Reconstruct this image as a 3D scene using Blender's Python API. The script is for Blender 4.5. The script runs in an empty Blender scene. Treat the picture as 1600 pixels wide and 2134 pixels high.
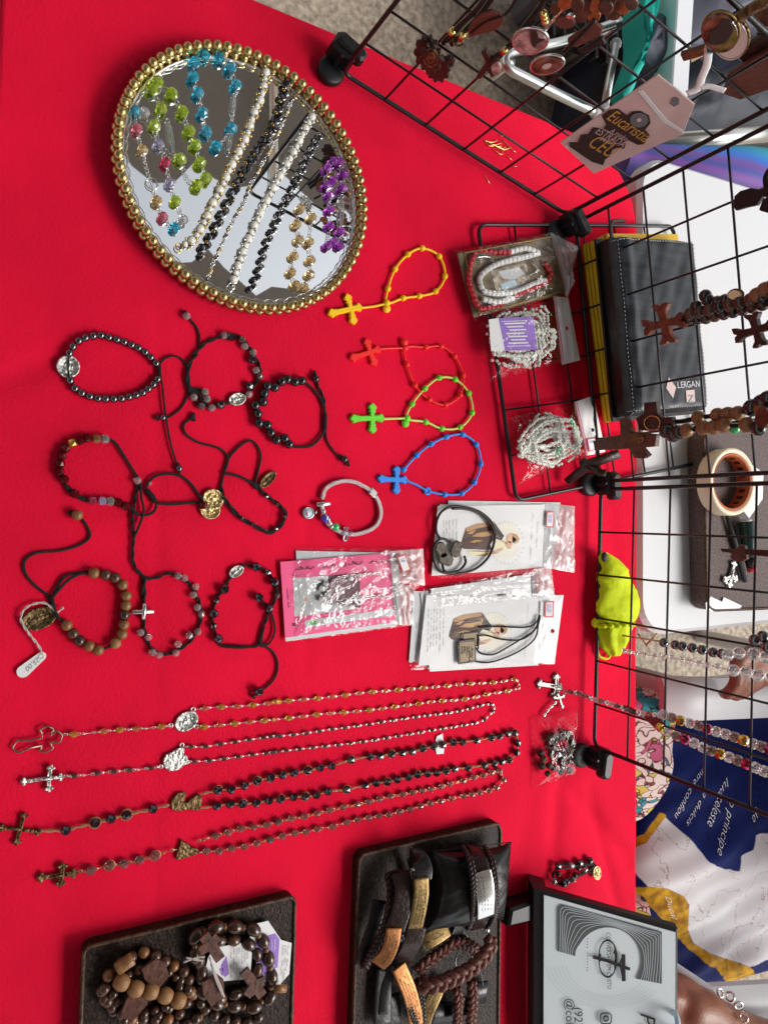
import bpy, bmesh, math, random
from mathutils import Vector, Matrix, Quaternion
V = Vector
random.seed(7)
sc = bpy.context.scene
COL = sc.collection

# ---------------------------------------------------------------- camera
H = 0.65                       # camera height above the table top (z = 0)
TH = math.radians(27.4)        # tilt from straight down
FP = 1541.0                    # focal length in photo pixels
cam_d = bpy.data.cameras.new('camera'); cam = bpy.data.objects.new('camera', cam_d); COL.objects.link(cam)
sc.camera = cam
cam_d.sensor_fit = 'VERTICAL'; cam_d.sensor_height = 36; cam_d.sensor_width = 27; cam_d.lens = 36 * FP / 2134
cam_d.clip_start = 0.02; cam_d.clip_end = 400
U_ = V((0, math.cos(TH), math.sin(TH))); R_ = V((1, 0, 0)); F_ = V((0, math.sin(TH), -math.cos(TH)))
cam.matrix_world = Matrix(((U_.x, -R_.x, -F_.x, 0), (U_.y, -R_.y, -F_.y, 0), (U_.z, -R_.z, -F_.z, H), (0, 0, 0, 1)))

# ---------------------------------------------------------------- world, sun, exposure
SUN_EL, SUN_AZ = 48, 30        # sun stands beyond the far side of the table, a little to the right
w = bpy.data.worlds.new('World'); sc.world = w; w.use_nodes = True
wn = w.node_tree.nodes; wl = w.node_tree.links
sky = wn.new('ShaderNodeTexSky'); sky.sky_type = 'NISHITA'; sky.sun_disc = False
sky.sun_elevation = math.radians(SUN_EL); sky.sun_rotation = math.radians(SUN_AZ)
sky.air_density = 1.0; sky.dust_density = 4.0; sky.ozone_density = 0.6
hsv = wn.new('ShaderNodeHueSaturation'); hsv.inputs['Saturation'].default_value = 0.25
wl.new(sky.outputs[0], hsv.inputs['Color'])
bg = wn['Background']; wl.new(hsv.outputs[0], bg.inputs[0]); bg.inputs[1].default_value = 0.15
sd = bpy.data.lights.new('sun', 'SUN'); sun = bpy.data.objects.new('sun', sd); COL.objects.link(sun)
sd.energy = 1.3; sd.angle = math.radians(30); sd.color = (1, 0.97, 0.93)
se, sa = math.radians(SUN_EL), math.radians(SUN_AZ)
sundir = V((math.sin(sa) * math.cos(se), math.cos(sa) * math.cos(se), math.sin(se)))
sun.rotation_euler = sundir.to_track_quat('Z', 'Y').to_euler()
sc.view_settings.view_transform = 'Standard'; sc.view_settings.look = 'None'
sc.view_settings.exposure = 0.58; sc.view_settings.gamma = 1; sc.view_settings.use_curve_mapping = False
sc.render.engine = 'CYCLES'
sc.cycles.max_bounces = 14; sc.cycles.transparent_max_bounces = 24; sc.cycles.transmission_bounces = 8
sc.cycles.caustics_reflective = False; sc.cycles.caustics_refractive = False

# ---------------------------------------------------------------- measuring helpers
def ray(px, py):
    a = px - 800; b = py - 1067
    return R_ * b + U_ * a + F_ * FP
def P(px, py, z=0.0):
    d = ray(px, py); t = (H - z) / -d.z
    return V((d.x * t, d.y * t, z))
def PL(px, py, p0, n):
    d = ray(px, py); o = V((0, 0, H)); t = (p0 - o).dot(n) / d.dot(n)
    return o + d * t
def zm(x0, y0, s):
    return lambda l: [(x0 + x / s, y0 + y / s) for x, y in l]
def PZ(l, z): return [P(x, y, z) for x, y in l]

# ---------------------------------------------------------------- materials
MATS = {}
def lin(c):
    return tuple((x / 12.92 if x <= .04045 else ((x + .055) / 1.055) ** 2.4) for x in c)
def mat(name, col, rough=.5, metal=0, trans=0, noise=None, bump=None, coat=0, ior=1.45, sheen=0, spec=None, col2=None, detail=3, stretch=None):
    """col: linear rgb. noise=(scale, amount) darkens/lightens or mixes to col2; bump=(scale, strength)"""
    m = bpy.data.materials.new(name); m.use_nodes = True; nt = m.node_tree; N = nt.nodes; L = nt.links
    b = N['Principled BSDF']
    b.inputs['Base Color'].default_value = (*col, 1); b.inputs['Roughness'].default_value = rough
    b.inputs['Metallic'].default_value = metal; b.inputs['Transmission Weight'].default_value = trans
    b.inputs['Coat Weight'].default_value = coat; b.inputs['IOR'].default_value = ior
    b.inputs['Sheen Weight'].default_value = sheen
    if spec is not None: b.inputs['Specular IOR Level'].default_value = spec
    tc = None
    if noise or bump:
        tc = N.new('ShaderNodeTexCoord')
    if noise:
        n = N.new('ShaderNodeTexNoise'); n.inputs['Scale'].default_value = noise[0]; n.inputs['Detail'].default_value = detail
        if stretch:
            mp_ = N.new('ShaderNodeMapping'); mp_.inputs['Scale'].default_value = stretch; L.new(tc.outputs['Object'], mp_.inputs[0]); L.new(mp_.outputs[0], n.inputs['Vector'])
        else: L.new(tc.outputs['Object'], n.inputs['Vector'])
        r = N.new('ShaderNodeValToRGB'); k = noise[1]
        c2 = col2 if col2 else tuple(x * (1 - k) for x in col)
        r.color_ramp.elements[0].color = (*c2, 1); r.color_ramp.elements[0].position = .36
        r.color_ramp.elements[1].color = (*(tuple(min(1, x * (1 + k * .5)) for x in col) if not col2 else col), 1); r.color_ramp.elements[1].position = .64
        L.new(n.outputs['Fac'], r.inputs[0]); L.new(r.outputs[0], b.inputs['Base Color'])
    if bump:
        n2 = N.new('ShaderNodeTexNoise'); n2.inputs['Scale'].default_value = bump[0]; n2.inputs['Detail'].default_value = 4
        L.new(tc.outputs['Object'], n2.inputs['Vector'])
        bp = N.new('ShaderNodeBump'); bp.inputs['Strength'].default_value = bump[1]; bp.inputs['Distance'].default_value = .002
        L.new(n2.outputs['Fac'], bp.inputs['Height']); L.new(bp.outputs[0], b.inputs['Normal'])
    MATS[name] = m
    return m
def film(name, tint=(1, 1, 1), gloss=.12, rough=.12, bump=(90, .5), milky=.0, k=.75):
    """thin clear plastic: see-through with a real fresnel shine"""
    m = bpy.data.materials.new(name); m.use_nodes = True; nt = m.node_tree; N = nt.nodes; L = nt.links
    N.remove(N['Principled BSDF']); out = N['Material Output']
    tr = N.new('ShaderNodeBsdfTransparent'); tr.inputs[0].default_value = (*tint, 1)
    gl = N.new('ShaderNodeBsdfGlossy'); gl.inputs['Roughness'].default_value = rough
    df = N.new('ShaderNodeBsdfDiffuse'); df.inputs[0].default_value = (.8, .8, .8, 1)
    fr = N.new('ShaderNodeLayerWeight'); fr.inputs[0].default_value = .5
    pw = N.new('ShaderNodeMath'); pw.operation = 'POWER'; pw.inputs[1].default_value = 2.6; L.new(fr.outputs['Facing'], pw.inputs[0])
    mth = N.new('ShaderNodeMath'); mth.operation = 'MULTIPLY_ADD'; mth.inputs[1].default_value = k; mth.inputs[2].default_value = gloss; mth.use_clamp = True
    L.new(pw.outputs[0], mth.inputs[0])
    m0 = N.new('ShaderNodeMixShader'); m0.inputs[0].default_value = milky
    L.new(tr.outputs[0], m0.inputs[1]); L.new(df.outputs[0], m0.inputs[2])
    mx = N.new('ShaderNodeMixShader'); L.new(mth.outputs[0], mx.inputs[0]); L.new(m0.outputs[0], mx.inputs[1]); L.new(gl.outputs[0], mx.inputs[2])
    tc = N.new('ShaderNodeTexCoord'); n2 = N.new('ShaderNodeTexNoise'); n2.inputs['Scale'].default_value = bump[0]; n2.inputs['Detail'].default_value = 2
    L.new(tc.outputs['Object'], n2.inputs['Vector'])
    bp = N.new('ShaderNodeBump'); bp.inputs['Strength'].default_value = bump[1]; bp.inputs['Distance'].default_value = .006
    L.new(n2.outputs['Fac'], bp.inputs['Height']); L.new(bp.outputs[0], gl.inputs['Normal']); L.new(bp.outputs[0], fr.inputs['Normal'])
    L.new(mx.outputs[0], out.inputs[0])
    MATS[name] = m; return m

mat('red_cloth', (.74, .0045, .036), .9, noise=(9, .10), bump=(420, .35), spec=.16)
mat('gold_bead', (.52, .39, .165), .30, 1, bump=(60, .08))
mat('mirror', (.86, .88, .88), .015, 1)
mat('silver', (.72, .72, .70), .22, 1)
mat('silver_relief', (.62, .62, .58), .32, 1, noise=(420, .45), bump=(350, .9))
mat('gold', (.75, .50, .17), .22, 1)
mat('gold_relief', (.62, .46, .22), .35, 1, noise=(420, .5), bump=(350, .9))
mat('copper_plate', (.40, .175, .07), .46, 1, noise=(300, .25), bump=(500, .08))
mat('gold_plate', (.26, .175, .075), .46, 1, noise=(300, .3), bump=(500, .08))
mat('bronze', (.19, .125, .06), .42, 1, noise=(300, .6), bump=(350, .9))
mat('copper_chain', (.55, .30, .17), .35, 1)
mat('black_wire', (.006, .006, .007), .32, bump=(300, .1))
mat('black_plastic', (.007, .007, .008), .45, bump=(200, .05))
mat('black_cord', (.010, .008, .008), .62, bump=(2500, .9))
mat('black_bead', (.006, .006, .007), .08, coat=.6)
mat('black_crystal', (.006, .006, .012), .06, coat=1)
mat('hematite', (.16, .16, .165), .10, 1)
mat('tan_cord', (.56, .30, .14), .7, bump=(2500, .9))
mat('white_string', (.72, .62, .58), .8, bump=(2500, .8))
mat('pearl', (.78, .75, .66), .22, coat=.6)
mat('wood_bead', (.26, .105, .030), .32, noise=(130, .55), bump=(200, .2), coat=.3)
mat('wood_bead_dark', (.050, .020, .010), .25, noise=(130, .5), coat=.4)
mat('wood_bead_light', (.34, .165, .062), .38, noise=(150, .4), bump=(200, .2))
mat('wood_bead_brown', (.085, .034, .016), .30, noise=(130, .5), coat=.3)
mat('wood_cross', (.095, .030, .016), .45, noise=(160, .45), bump=(260, .3))
mat('wood_cross_red', (.16, .036, .012), .42, noise=(160, .4), bump=(260, .3))
mat('wood_cross_dark', (.040, .014, .010), .40, noise=(160, .4), bump=(260, .3))
mat('paper', (.78, .78, .78), .6, bump=(300, .05))
mat('paper_grey', (.60, .61, .63), .5)
mat('card_pink', (.86, .085, .25), .4)
mat('purple_print', (.30, .16, .56), .5)
mat('ink', (.02, .018, .018), .6)
mat('ink_grey', (.25, .25, .26), .6)
mat('ink_blue', (.12, .18, .55), .6)
mat('ink_red', (.70, .05, .06), .6)
mat('ink_green', (.12, .45, .07), .6)
for nm, c in dict(print_brown=(.085, .030, .018), print_tan=(.50, .27, .12), print_gold=(.55, .32, .06), print_skin=(.70, .42, .27),
                  print_cream=(.85, .78, .50), print_dark=(.03, .014, .012), print_ray=(.80, .77, .66), print_plum=(.16, .055, .085), print_orange=(.9, .4, .25)).items():
    mat(nm, c, .55)
mat('silicone_yellow', (.92, .56, .004), .45, bump=(60, .05)); mat('silicone_red', (.85, .012, .008), .45, bump=(60, .05))
mat('silicone_green', (.13, .70, .03), .45, bump=(60, .05)); mat('silicone_green_pale', (.50, .66, .13), .45)
mat('silicone_blue', (.01, .24, .78), .45, bump=(60, .05))
def crystal(name, col, tr=.5, rough=.05):
    """cut glass bead: tinted see-through body, coloured core and a bright facet shine"""
    m = mat(name, tuple(min(1, c ** .7) for c in col), rough, 0, min(.96, .42 + tr * .8), coat=.6, spec=.9, ior=1.5); N = m.node_tree.nodes; L = m.node_tree.links; b = N['Principled BSDF']; out = N['Material Output']
    tr_ = N.new('ShaderNodeBsdfTransparent'); tr_.inputs[0].default_value = (*tuple(min(1, c ** .5) for c in col), 1)
    lw = N.new('ShaderNodeLayerWeight'); lw.inputs[0].default_value = .5; mp = N.new('ShaderNodeMapRange'); mp.inputs[3].default_value = .12 + tr * .75; mp.inputs[4].default_value = tr * .15; L.new(lw.outputs['Facing'], mp.inputs[0])
    mx = N.new('ShaderNodeMixShader'); L.new(mp.outputs[0], mx.inputs[0]); L.new(b.outputs[0], mx.inputs[1]); L.new(tr_.outputs[0], mx.inputs[2]); L.new(mx.outputs[0], out.inputs[0])
crystal('crystal_blue', (.02, .46, .74), .3); crystal('crystal_green', (.48, .70, .02), .3); crystal('crystal_purple', (.42, .03, .56), .22)
crystal('crystal_clear', (.86, .84, .84), .42); crystal('crystal_pink', (.90, .14, .22), .35); crystal('crystal_champagne', (.80, .52, .20), .3)
crystal('crystal_lavender', (.52, .48, .72), .4); crystal('crystal_red', (.75, .02, .08), .3); crystal('crystal_amber', (.80, .50, .03), .35)
crystal('crystal_orange', (.90, .33, .10), .4); crystal('crystal_smoke', (.30, .22, .19), .40); crystal('crystal_rose', (.86, .66, .66), .36)
mat('crystal_garnet', (.085, .002, .004), .16, 0, .1, spec=.35); mat('crystal_white', (.80, .81, .74), .12, coat=.6); crystal('crystal_brown', (.09, .04, .035), .3)
mat('aurora_gold', (.60, .36, .08), .06, .8); mat('aurora_pink', (.45, .06, .14), .06, .8); mat('silver_old', (.40, .38, .35), .30, 1, noise=(300, .5), bump=(350, .5)); mat('rose_dark', (.30, .20, .16), .35, 1); mat('snake_silver', (.70, .66, .66), .36, 1, bump=(1400, .9)); mat('aurora_lilac', (.50, .45, .75), .05, .7)
mat('red_bead', (.52, .015, .035), .3, bump=(300, .2)); mat('white_bead', (.80, .80, .78), .35)
film('clear_bag', gloss=.05, rough=.10, bump=(100, .6), k=.95)
film('clear_film_mid', gloss=.02, rough=.09, bump=(80, .6), k=.70)
film('clear_film_soft', gloss=.003, rough=.10, bump=(55, .3), milky=.0, k=.22)
film('milky_bag', gloss=.06, rough=.16, bump=(70, .45), milky=.50)
mat('leather_black', (.010, .009, .009), .30, bump=(160, .25), noise=(60, .3))
mat('leather_brown', (.020, .009, .007), .34, bump=(260, .3), spec=.4)
mat('leather_red', (.12, .034, .022), .36, bump=(500, .5), spec=.4)
mat('leather_worn', (.022, .025, .030), .30, noise=(7, .0), col2=(.009, .010, .012), bump=(90, .15), spec=.45, stretch=(20, 2.0, 3), detail=3)
mat('tray_brown', (.026, .013, .008), .5, noise=(260, .8), bump=(420, .45), detail=6, spec=.22)
mat('tray_edge', (.085, .048, .028), .5, noise=(200, .6), bump=(300, .4), spec=.3)
mat('white_plastic', (.60, .61, .63), .4, bump=(40, .03))
mat('yellow_page', (.76, .46, .02), .55, noise=(18, .2))
mat('pouch', (.56, .66, .012), .7, bump=(70, 1.0), spec=.2)
mat('concrete', (.36, .30, .23), .9, noise=(70, .42), bump=(130, .6), detail=9)
mat('aluminium', (.70, .71, .68), .28, 1, bump=(30, .05))
mat('teal_cloth', (.0, .38, .31), .6, bump=(30, .2)); mat('navy_cloth', (.012, .017, .032), .6, noise=(12, .5), bump=(25, .6))
mat('skin', (.25, .095, .052), .42, noise=(26, .18), bump=(420, .25))
mat('skin_nail', (.50, .27, .2), .3)
mat('hair', (.010, .007, .006), .4, bump=(300, .6))
mat('tape_cream', (.72, .64, .47), .55, bump=(200, .1)); mat('tape_core', (.45, .10, .025), .6)
mat('canopy', (.30, .31, .33), .8, bump=(20, .2))
mat('marker_green', (.012, .035, .032), .3)
mat('enamel_blue', (.03, .05, .50), .15, coat=1); mat('enamel_green', (.02, .42, .12), .15, coat=1); mat('enamel_pale', (.45, .62, .72), .2, coat=1)
mat('screen', (.80, .88, .91), .16, coat=.4); mat('screen_dark', (.13, .14, .145), .25)
mat('photo_pink', (.42, .27, .26), .15, coat=1, noise=(160, .6)); mat('photo_brown', (.18, .075, .045), .12, coat=1, noise=(110, .7))
mat('badge_dark', (.10, .075, .05), .5, noise=(200, .6), bump=(300, .4)); mat('tag_pink', (.55, .40, .38), .25, coat=.5)

# ---------------------------------------------------------------- mesh helpers
class MB:
    def __init__(s): s.v = []; s.f = []; s.sm = []; s.mi = []; s.m = 0
    def add(s, vs, fs, smooth=True):
        o = len(s.v); s.v += [V(p) for p in vs]
        for f in fs: s.f.append([i + o for i in f]); s.sm.append(smooth); s.mi.append(s.m)
        return s
    def tube(s, pts, r, n=8, closed=False, cap=True, flat=1.0, up=None, smooth=True, square=False):
        """sweep; r may be a list; flat squeezes the section's second axis"""
        k = len(pts); pts = [V(p) for p in pts]; vs = []; fs = []
        prev = None
        for i in range(k):
            if closed: t = pts[(i + 1) % k] - pts[i - 1]
            else: t = pts[min(i + 1, k - 1)] - pts[max(i - 1, 0)]
            if t.length < 1e-9: t = V((1, 0, 0))
            t.normalize()
            u = V(up) if up is not None else (prev if prev is not None else (V((0, 0, 1)) if abs(t.z) < .9 else V((1, 0, 0))))
            u = (u - t * u.dot(t))
            if u.length < 1e-6: u = t.orthogonal()
            u.normalize(); b = t.cross(u); prev = u
            rr = r[i] if isinstance(r, (list, tuple)) else r
            for j in range(n):
                a = 2 * math.pi * j / n
                ca, sa_ = math.cos(a), math.sin(a)
                if square: ca = math.copysign(abs(ca) ** .28, ca); sa_ = math.copysign(abs(sa_) ** .4, sa_)
                vs.append(pts[i] + b * (ca * rr) + u * (sa_ * rr * flat))
        m = k if closed else k - 1
        for i in range(m):
            for j in range(n):
                a = i * n + j; b2 = i * n + (j + 1) % n; c = ((i + 1) % k) * n + (j + 1) % n; d = ((i + 1) % k) * n + j
                fs.append((a, b2, c, d))
        if cap and not closed:
            fs.append(tuple(range(n))[::-1]); fs.append(tuple((k - 1) * n + j for j in range(n)))
        return s.add(vs, fs, smooth)
    def box(s, c, sz, rot=None, bev=0):
        x, y, z = sz[0] / 2, sz[1] / 2, sz[2] / 2; c = V(c)
        rot = rot or Matrix.Identity(3)
        if bev <= 0:
            vs = [c + rot @ V((i * x, j * y, k * z)) for i in (-1, 1) for j in (-1, 1) for k in (-1, 1)]
            return s.add(vs, [(0, 1, 3, 2), (4, 6, 7, 5), (0, 4, 5, 1), (2, 3, 7, 6), (0, 2, 6, 4), (1, 5, 7, 3)], False)
        out = [(-x, -y + bev), (-x, y - bev), (-x + bev, y), (x - bev, y), (x, y - bev), (x, -y + bev), (x - bev, -y), (-x + bev, -y)][::-1]
        def ins(d): return [(px - math.copysign(d, px) if abs(px) > d else px, py - math.copysign(d, py) if abs(py) > d else py) for px, py in out]
        b2 = min(bev, z * .9) * .7
        lay = [(ins(b2), -z), (out, -z + b2), (out, z - b2), (ins(b2), z)]
        vs = [c + rot @ V((px, py, zz)) for ring, zz in lay for px, py in ring]; fs = []
        for l in range(3):
            for j in range(8): fs.append((l * 8 + j, l * 8 + (j + 1) % 8, l * 8 + 8 + (j + 1) % 8, l * 8 + 8 + j))
        fs.append(tuple(range(8))[::-1]); fs.append(tuple(range(24, 32)))
        return s.add(vs, fs, False)
    def ball(s, c, r, n=12, k=8, rot=None):
        r = V(r) if hasattr(r, '__len__') else V((r, r, r)); c = V(c); rot = rot or Matrix.Identity(3)
        vs = [c + rot @ V((0, 0, -r.z))]; fs = []
        for i in range(1, k):
            t = -math.pi / 2 + math.pi * i / k
            for j in range(n):
                a = 2 * math.pi * j / n
                vs.append(c + rot @ V((r.x * math.cos(t) * math.cos(a), r.y * math.cos(t) * math.sin(a), r.z * math.sin(t))))
        vs.append(c + rot @ V((0, 0, r.z))); e = len(vs) - 1
        for j in range(n):
            fs.append((0, 1 + (j + 1) % n, 1 + j)); fs.append((e, 1 + (k - 2) * n + j, 1 + (k - 2) * n + (j + 1) % n))
        for i in range(k - 2):
            for j in range(n): fs.append((1 + i * n + j, 1 + i * n + (j + 1) % n, 1 + (i + 1) * n + (j + 1) % n, 1 + (i + 1) * n + j))
        return s.add(vs, fs, True)
    def prism(s, poly, fn, t, z0=0, bev=0):
        """poly: 2D outline (ccw); fn(x, y, z)->world; extruded z0..z0+t, with a small top chamfer"""
        n = len(poly); lay = [(poly, z0), (poly, z0 + t)]
        if bev:
            cx = sum(p[0] for p in poly) / n; cy = sum(p[1] for p in poly) / n
            ins = []
            for i in range(n):
                p = V(poly[i]); a = V(poly[i - 1]); b = V(poly[(i + 1) % n])
                e1 = (p - a); e2 = (b - p)
                n1 = V((-e1.y, e1.x)); n2 = V((-e2.y, e2.x))
                if n1.length: n1.normalize()
                if n2.length: n2.normalize()
                m = n1 + n2; m = m / max(.6, m.length_squared / 2) if m.length else n1
                ins.append((p.x + m.x * bev * .9, p.y + m.y * bev * .9))
            lay = [(poly, z0), (poly, z0 + t - bev), (ins, z0 + t)]
        vs = [fn(x, y, z) for ring, z in lay for x, y in ring]; fs = []
        for l in range(len(lay) - 1):
            for j in range(n): fs.append((l * n + j, l * n + (j + 1) % n, (l + 1) * n + (j + 1) % n, (l + 1) * n + j))
        fs.append(tuple(range(n))[::-1]); fs.append(tuple((len(lay) - 1) * n + j for j in range(n)))
        return s.add(vs, fs, False)
    def grid(s, fn, nu, nv, smooth=True):
        vs = [fn(i / nu, j / nv) for i in range(nu + 1) for j in range(nv + 1)]
        fs = [(i * (nv + 1) + j, (i + 1) * (nv + 1) + j, (i + 1) * (nv + 1) + j + 1, i * (nv + 1) + j + 1) for i in range(nu) for j in range(nv)]
        return s.add(vs, fs, smooth)
    def torus(s, c, ax, R, r, n=10, k=5, sx=1.0, xdir=None):
        c = V(c); ax = V(ax).normalized(); x = V(xdir) if xdir is not None else ax.orthogonal(); x = (x - ax * x.dot(ax)).normalized(); y = ax.cross(x)
        pts = [c + x * (R * sx * math.cos(2 * math.pi * i / n)) + y * (R * math.sin(2 * math.pi * i / n)) for i in range(n)]
        return s.tube(pts, r, k, closed=True, up=ax)
    def mesh(s, name, mats, org=V((0, 0, 0))):
        me = bpy.data.meshes.new(name); me.from_pydata([p - org for p in s.v], [], s.f); me.update()
        me.polygons.foreach_set('use_smooth', s.sm)
        for m in (mats if isinstance(mats, (list, tuple)) else [mats]): me.materials.append(MATS[m] if isinstance(m, str) else m)
        if max(s.mi or [0]): me.polygons.foreach_set('material_index', s.mi)
        return me
def thing(name, label, cat, loc=(0, 0, 0), group=None):
    o = bpy.data.objects.new(name, None); o.location = loc; COL.objects.link(o); o.empty_display_size = .01
    o['label'] = label; o['category'] = cat
    if group: o['group'] = group
    return o
def worg(o):
    p = V(o.location)
    while o.parent: o = o.parent; p = p + V(o.location)
    return p
def part(T, name, mb, m, label=None, stuff=False):
    """mb holds world coordinates; becomes a child of T"""
    org = worg(T)
    o = bpy.data.objects.new(name, mb.mesh(name, m, org)); o.parent = T; COL.objects.link(o)
    if label: o['label'] = label
    if stuff: o['kind'] = 'stuff'
    return o
def single(name, mb, m, label, cat, org=None, group=None, kind=None):
    org = V(org) if org is not None else (sum(mb.v, V((0, 0, 0))) / len(mb.v))
    o = bpy.data.objects.new(name, mb.mesh(name, m, org)); o.location = org; COL.objects.link(o)
    if kind == 'structure': o['kind'] = kind; return o
    if kind: o['kind'] = kind
    o['label'] = label; o['category'] = cat
    if group: o['group'] = group
    return o
SH = {}
def unit(shape, m):
    k = (shape, m)
    if k in SH: return SH[k]
    mb = MB()
    if shape == 'ball': mb.ball((0, 0, 0), 1, 16, 10)
    elif shape == 'barrel':
        pr = [(-.95, .45), (-.8, .8), (-.4, .98), (0, 1.04), (.4, .98), (.8, .8), (.95, .45)]
        mb.tube([(0, 0, z) for z, r in pr], [r for z, r in pr], 14)
    elif shape == 'cyl':
        pr = [(-1, .5), (-1, .9), (-.9, 1), (.9, 1), (1, .9), (1, .5)]
        mb.tube([(0, 0, z) for z, r in pr], [r for z, r in pr], 14)
    elif shape == 'olive':
        pr = [(-1.35, .35), (-1.1, .68), (-.55, .95), (0, 1.03), (.55, .95), (1.1, .68), (1.35, .35)]
        mb.tube([(0, 0, z) for z, r in pr], [r for z, r in pr], 14)
    elif shape == 'gem':
        pr = [(-.86, .42), (-.42, .92), (.42, .92), (.86, .42)]
        n = 8; vs = []
        for i, (z, r) in enumerate(pr):
            for j in range(n):
                a = 2 * math.pi * (j + (.5 if i % 2 else 0)) / n; vs.append((r * math.cos(a), r * math.sin(a), z))
        fs = []
        for i in range(3):
            for j in range(n):
                a, b = i * n + j, i * n + (j + 1) % n; c, d = a + n, b + n
                if i % 2 == 0: fs += [(a, b, c), (b, d, c)]
                else: fs += [(a, d, c), (a, b, d)]
        fs += [tuple(range(n))[::-1], tuple(range(3 * n, 4 * n))]
        mb.add(vs, fs, False)
    SH[k] = mb.mesh(shape + '_bead', m); return SH[k]
def bead(T, shape, m, p, r, axis=None, stretch=1.0, name='bead', roll=None):
    o = bpy.data.objects.new(name, unit(shape, m)); o.parent = T; COL.objects.link(o)
    o.location = V(p) - worg(T); o.scale = (r, r, r * stretch)
    o.rotation_mode = 'QUATERNION'
    q = V(axis).to_track_quat('Z', 'Y') if axis is not None else Quaternion((1, 0, 0, 0))
    o.rotation_quaternion = q @ Quaternion((0, 0, 1), random.uniform(0, 6.28) if roll is None else roll)
    return o
def smooth(pts, n=6, closed=False):
    k = len(pts); out = []
    pts = [V(p) for p in pts]
    if k < 3: return pts
    for i in range(k if closed else k - 1):
        p0 = pts[i - 1] if (i > 0 or closed) else pts[0] * 2 - pts[1]
        p1 = pts[i]; p2 = pts[(i + 1) % k]
        p3 = pts[(i + 2) % k] if (closed or i + 2 < k) else p2 * 2 - p1
        for j in range(n):
            t = j / n
            out.append(.5 * ((2 * p1) + (p2 - p0) * t + (2 * p0 - 5 * p1 + 4 * p2 - p3) * t * t + (3 * p1 - p0 - 3 * p2 + p3) * t ** 3))
    if not closed: out.append(pts[-1])
    return out
def resample(pts, n=None, step=None, closed=False):
    pts = [V(p) for p in pts]
    if closed: pts = pts + [pts[0]]
    L = [0]
    for a, b in zip(pts, pts[1:]): L.append(L[-1] + (b - a).length)
    if n is None: n = max(1, round(L[-1] / step))
    out = []; j = 0
    for i in range(n if closed else n + 1):
        s_ = L[-1] * i / n
        while j < len(L) - 2 and L[j + 1] < s_: j += 1
        d = L[j + 1] - L[j]; t = (s_ - L[j]) / d if d else 0
        out.append(pts[j].lerp(pts[j + 1], t))
    return out
def cord(T, pts, r, m='black_cord', name='cord', closed=False, n=6, twist=0):
    sp = smooth(pts, 6, closed)
    mb = MB()
    if twist:
        rs = resample(sp, step=r * 1.1, closed=closed)
        for ph in (0, math.pi):
            q = []
            for i, p in enumerate(rs):
                a = rs[max(0, i - 1)]; b = rs[min(len(rs) - 1, i + 1)]; t = (b - a).normalized() if (b - a).length else V((1, 0, 0))
                side = V((-t.y, t.x, 0)); ang = i * .55 + ph
                q.append(p + side * (math.cos(ang) * r * .5) + V((0, 0, 1)) * (math.sin(ang) * r * .5))
            mb.tube(q, r * .62, 5, closed)
    else: mb.tube(sp, r, n, closed)
    return part(T, name, mb, m)
def chain(T, pts, r=.0011, m='silver', name='chain', step=None, wire=.00028):
    """small oval links, alternately flat and upright"""
    rs = resample(smooth(pts, 6), step=step or r * 1.75); mb = MB()
    for i in range(len(rs)):
        a = rs[max(0, i - 1)]; b = rs[min(len(rs) - 1, i + 1)]; t = (b - a)
        if t.length < 1e-9: continue
        t.normalize(); side = V((-t.y, t.x, 0)); side = side.normalized() if side.length > 1e-6 else V((1, 0, 0))
        ax = V((0, 0, 1)) if i % 2 == 0 else (side + V((0, 0, .35))).normalized()
        mb.torus(rs[i], ax, r * .72, wire, 8, 4, 1.55, t)
    return part(T, name, mb, m)
def tangents(pts, closed=False):
    k = len(pts); out = []
    for i in range(k):
        t = (pts[(i + 1) % k] - pts[i - 1]) if closed else (pts[min(i + 1, k - 1)] - pts[max(i - 1, 0)])
        out.append(t if t.length > 1e-9 else V((1, 0, 0)))
    return out
def text_mesh(mb, s, fn, size, align='LEFT', shear=0, extr=0):
    """append the flat outline of some lettering, mapped through fn(x, y)"""
    c = bpy.data.curves.new('t', 'FONT'); c.body = s; c.size = size; c.align_x = align; c.shear = shear; c.resolution_u = 3; c.offset = extr
    o = bpy.data.objects.new('t', c); COL.objects.link(o)
    dg = bpy.context.evaluated_depsgraph_get(); me = bpy.data.meshes.new_from_object(o.evaluated_get(dg))
    mb.add([fn(v.co.x, v.co.y) for v in me.vertices], [tuple(p.vertices) for p in me.polygons], False)
    bpy.data.objects.remove(o); bpy.data.curves.remove(c); bpy.data.meshes.remove(me)
    return mb
def noise2(x, y, s=0):
    return (math.sin(x * 1.7 + s * 3.1 + 1.3 * math.sin(y * 1.1 + s)) + math.sin(y * 2.3 - s * 1.7 + 1.1 * math.sin(x * 1.9 - s)) + .6 * math.sin((x + y) * 3.7 + s * 5.3)) / 2.6
def frame(o, ux, uy):
    """plane frame: fn(x, y, z) from an origin and two in-plane directions (metres)"""
    o = V(o); ux = V(ux).normalized(); uy = V(uy); uy = (uy - ux * uy.dot(ux)).normalized(); n = ux.cross(uy)
    if n.z < 0 and abs(n.z) > .05: n = -n
    return lambda x, y, z=0: o + ux * x + uy * y + n * z
def quadmap(c):
    a, b, d, e = c   # photo order TL, TR, BR, BL ; u runs TL->BL, v runs TL->TR
    return lambda u, v, z=0: a * ((1 - u) * (1 - v)) + b * ((1 - u) * v) + d * (u * v) + e * (u * (1 - v)) + V((0, 0, z))
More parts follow.
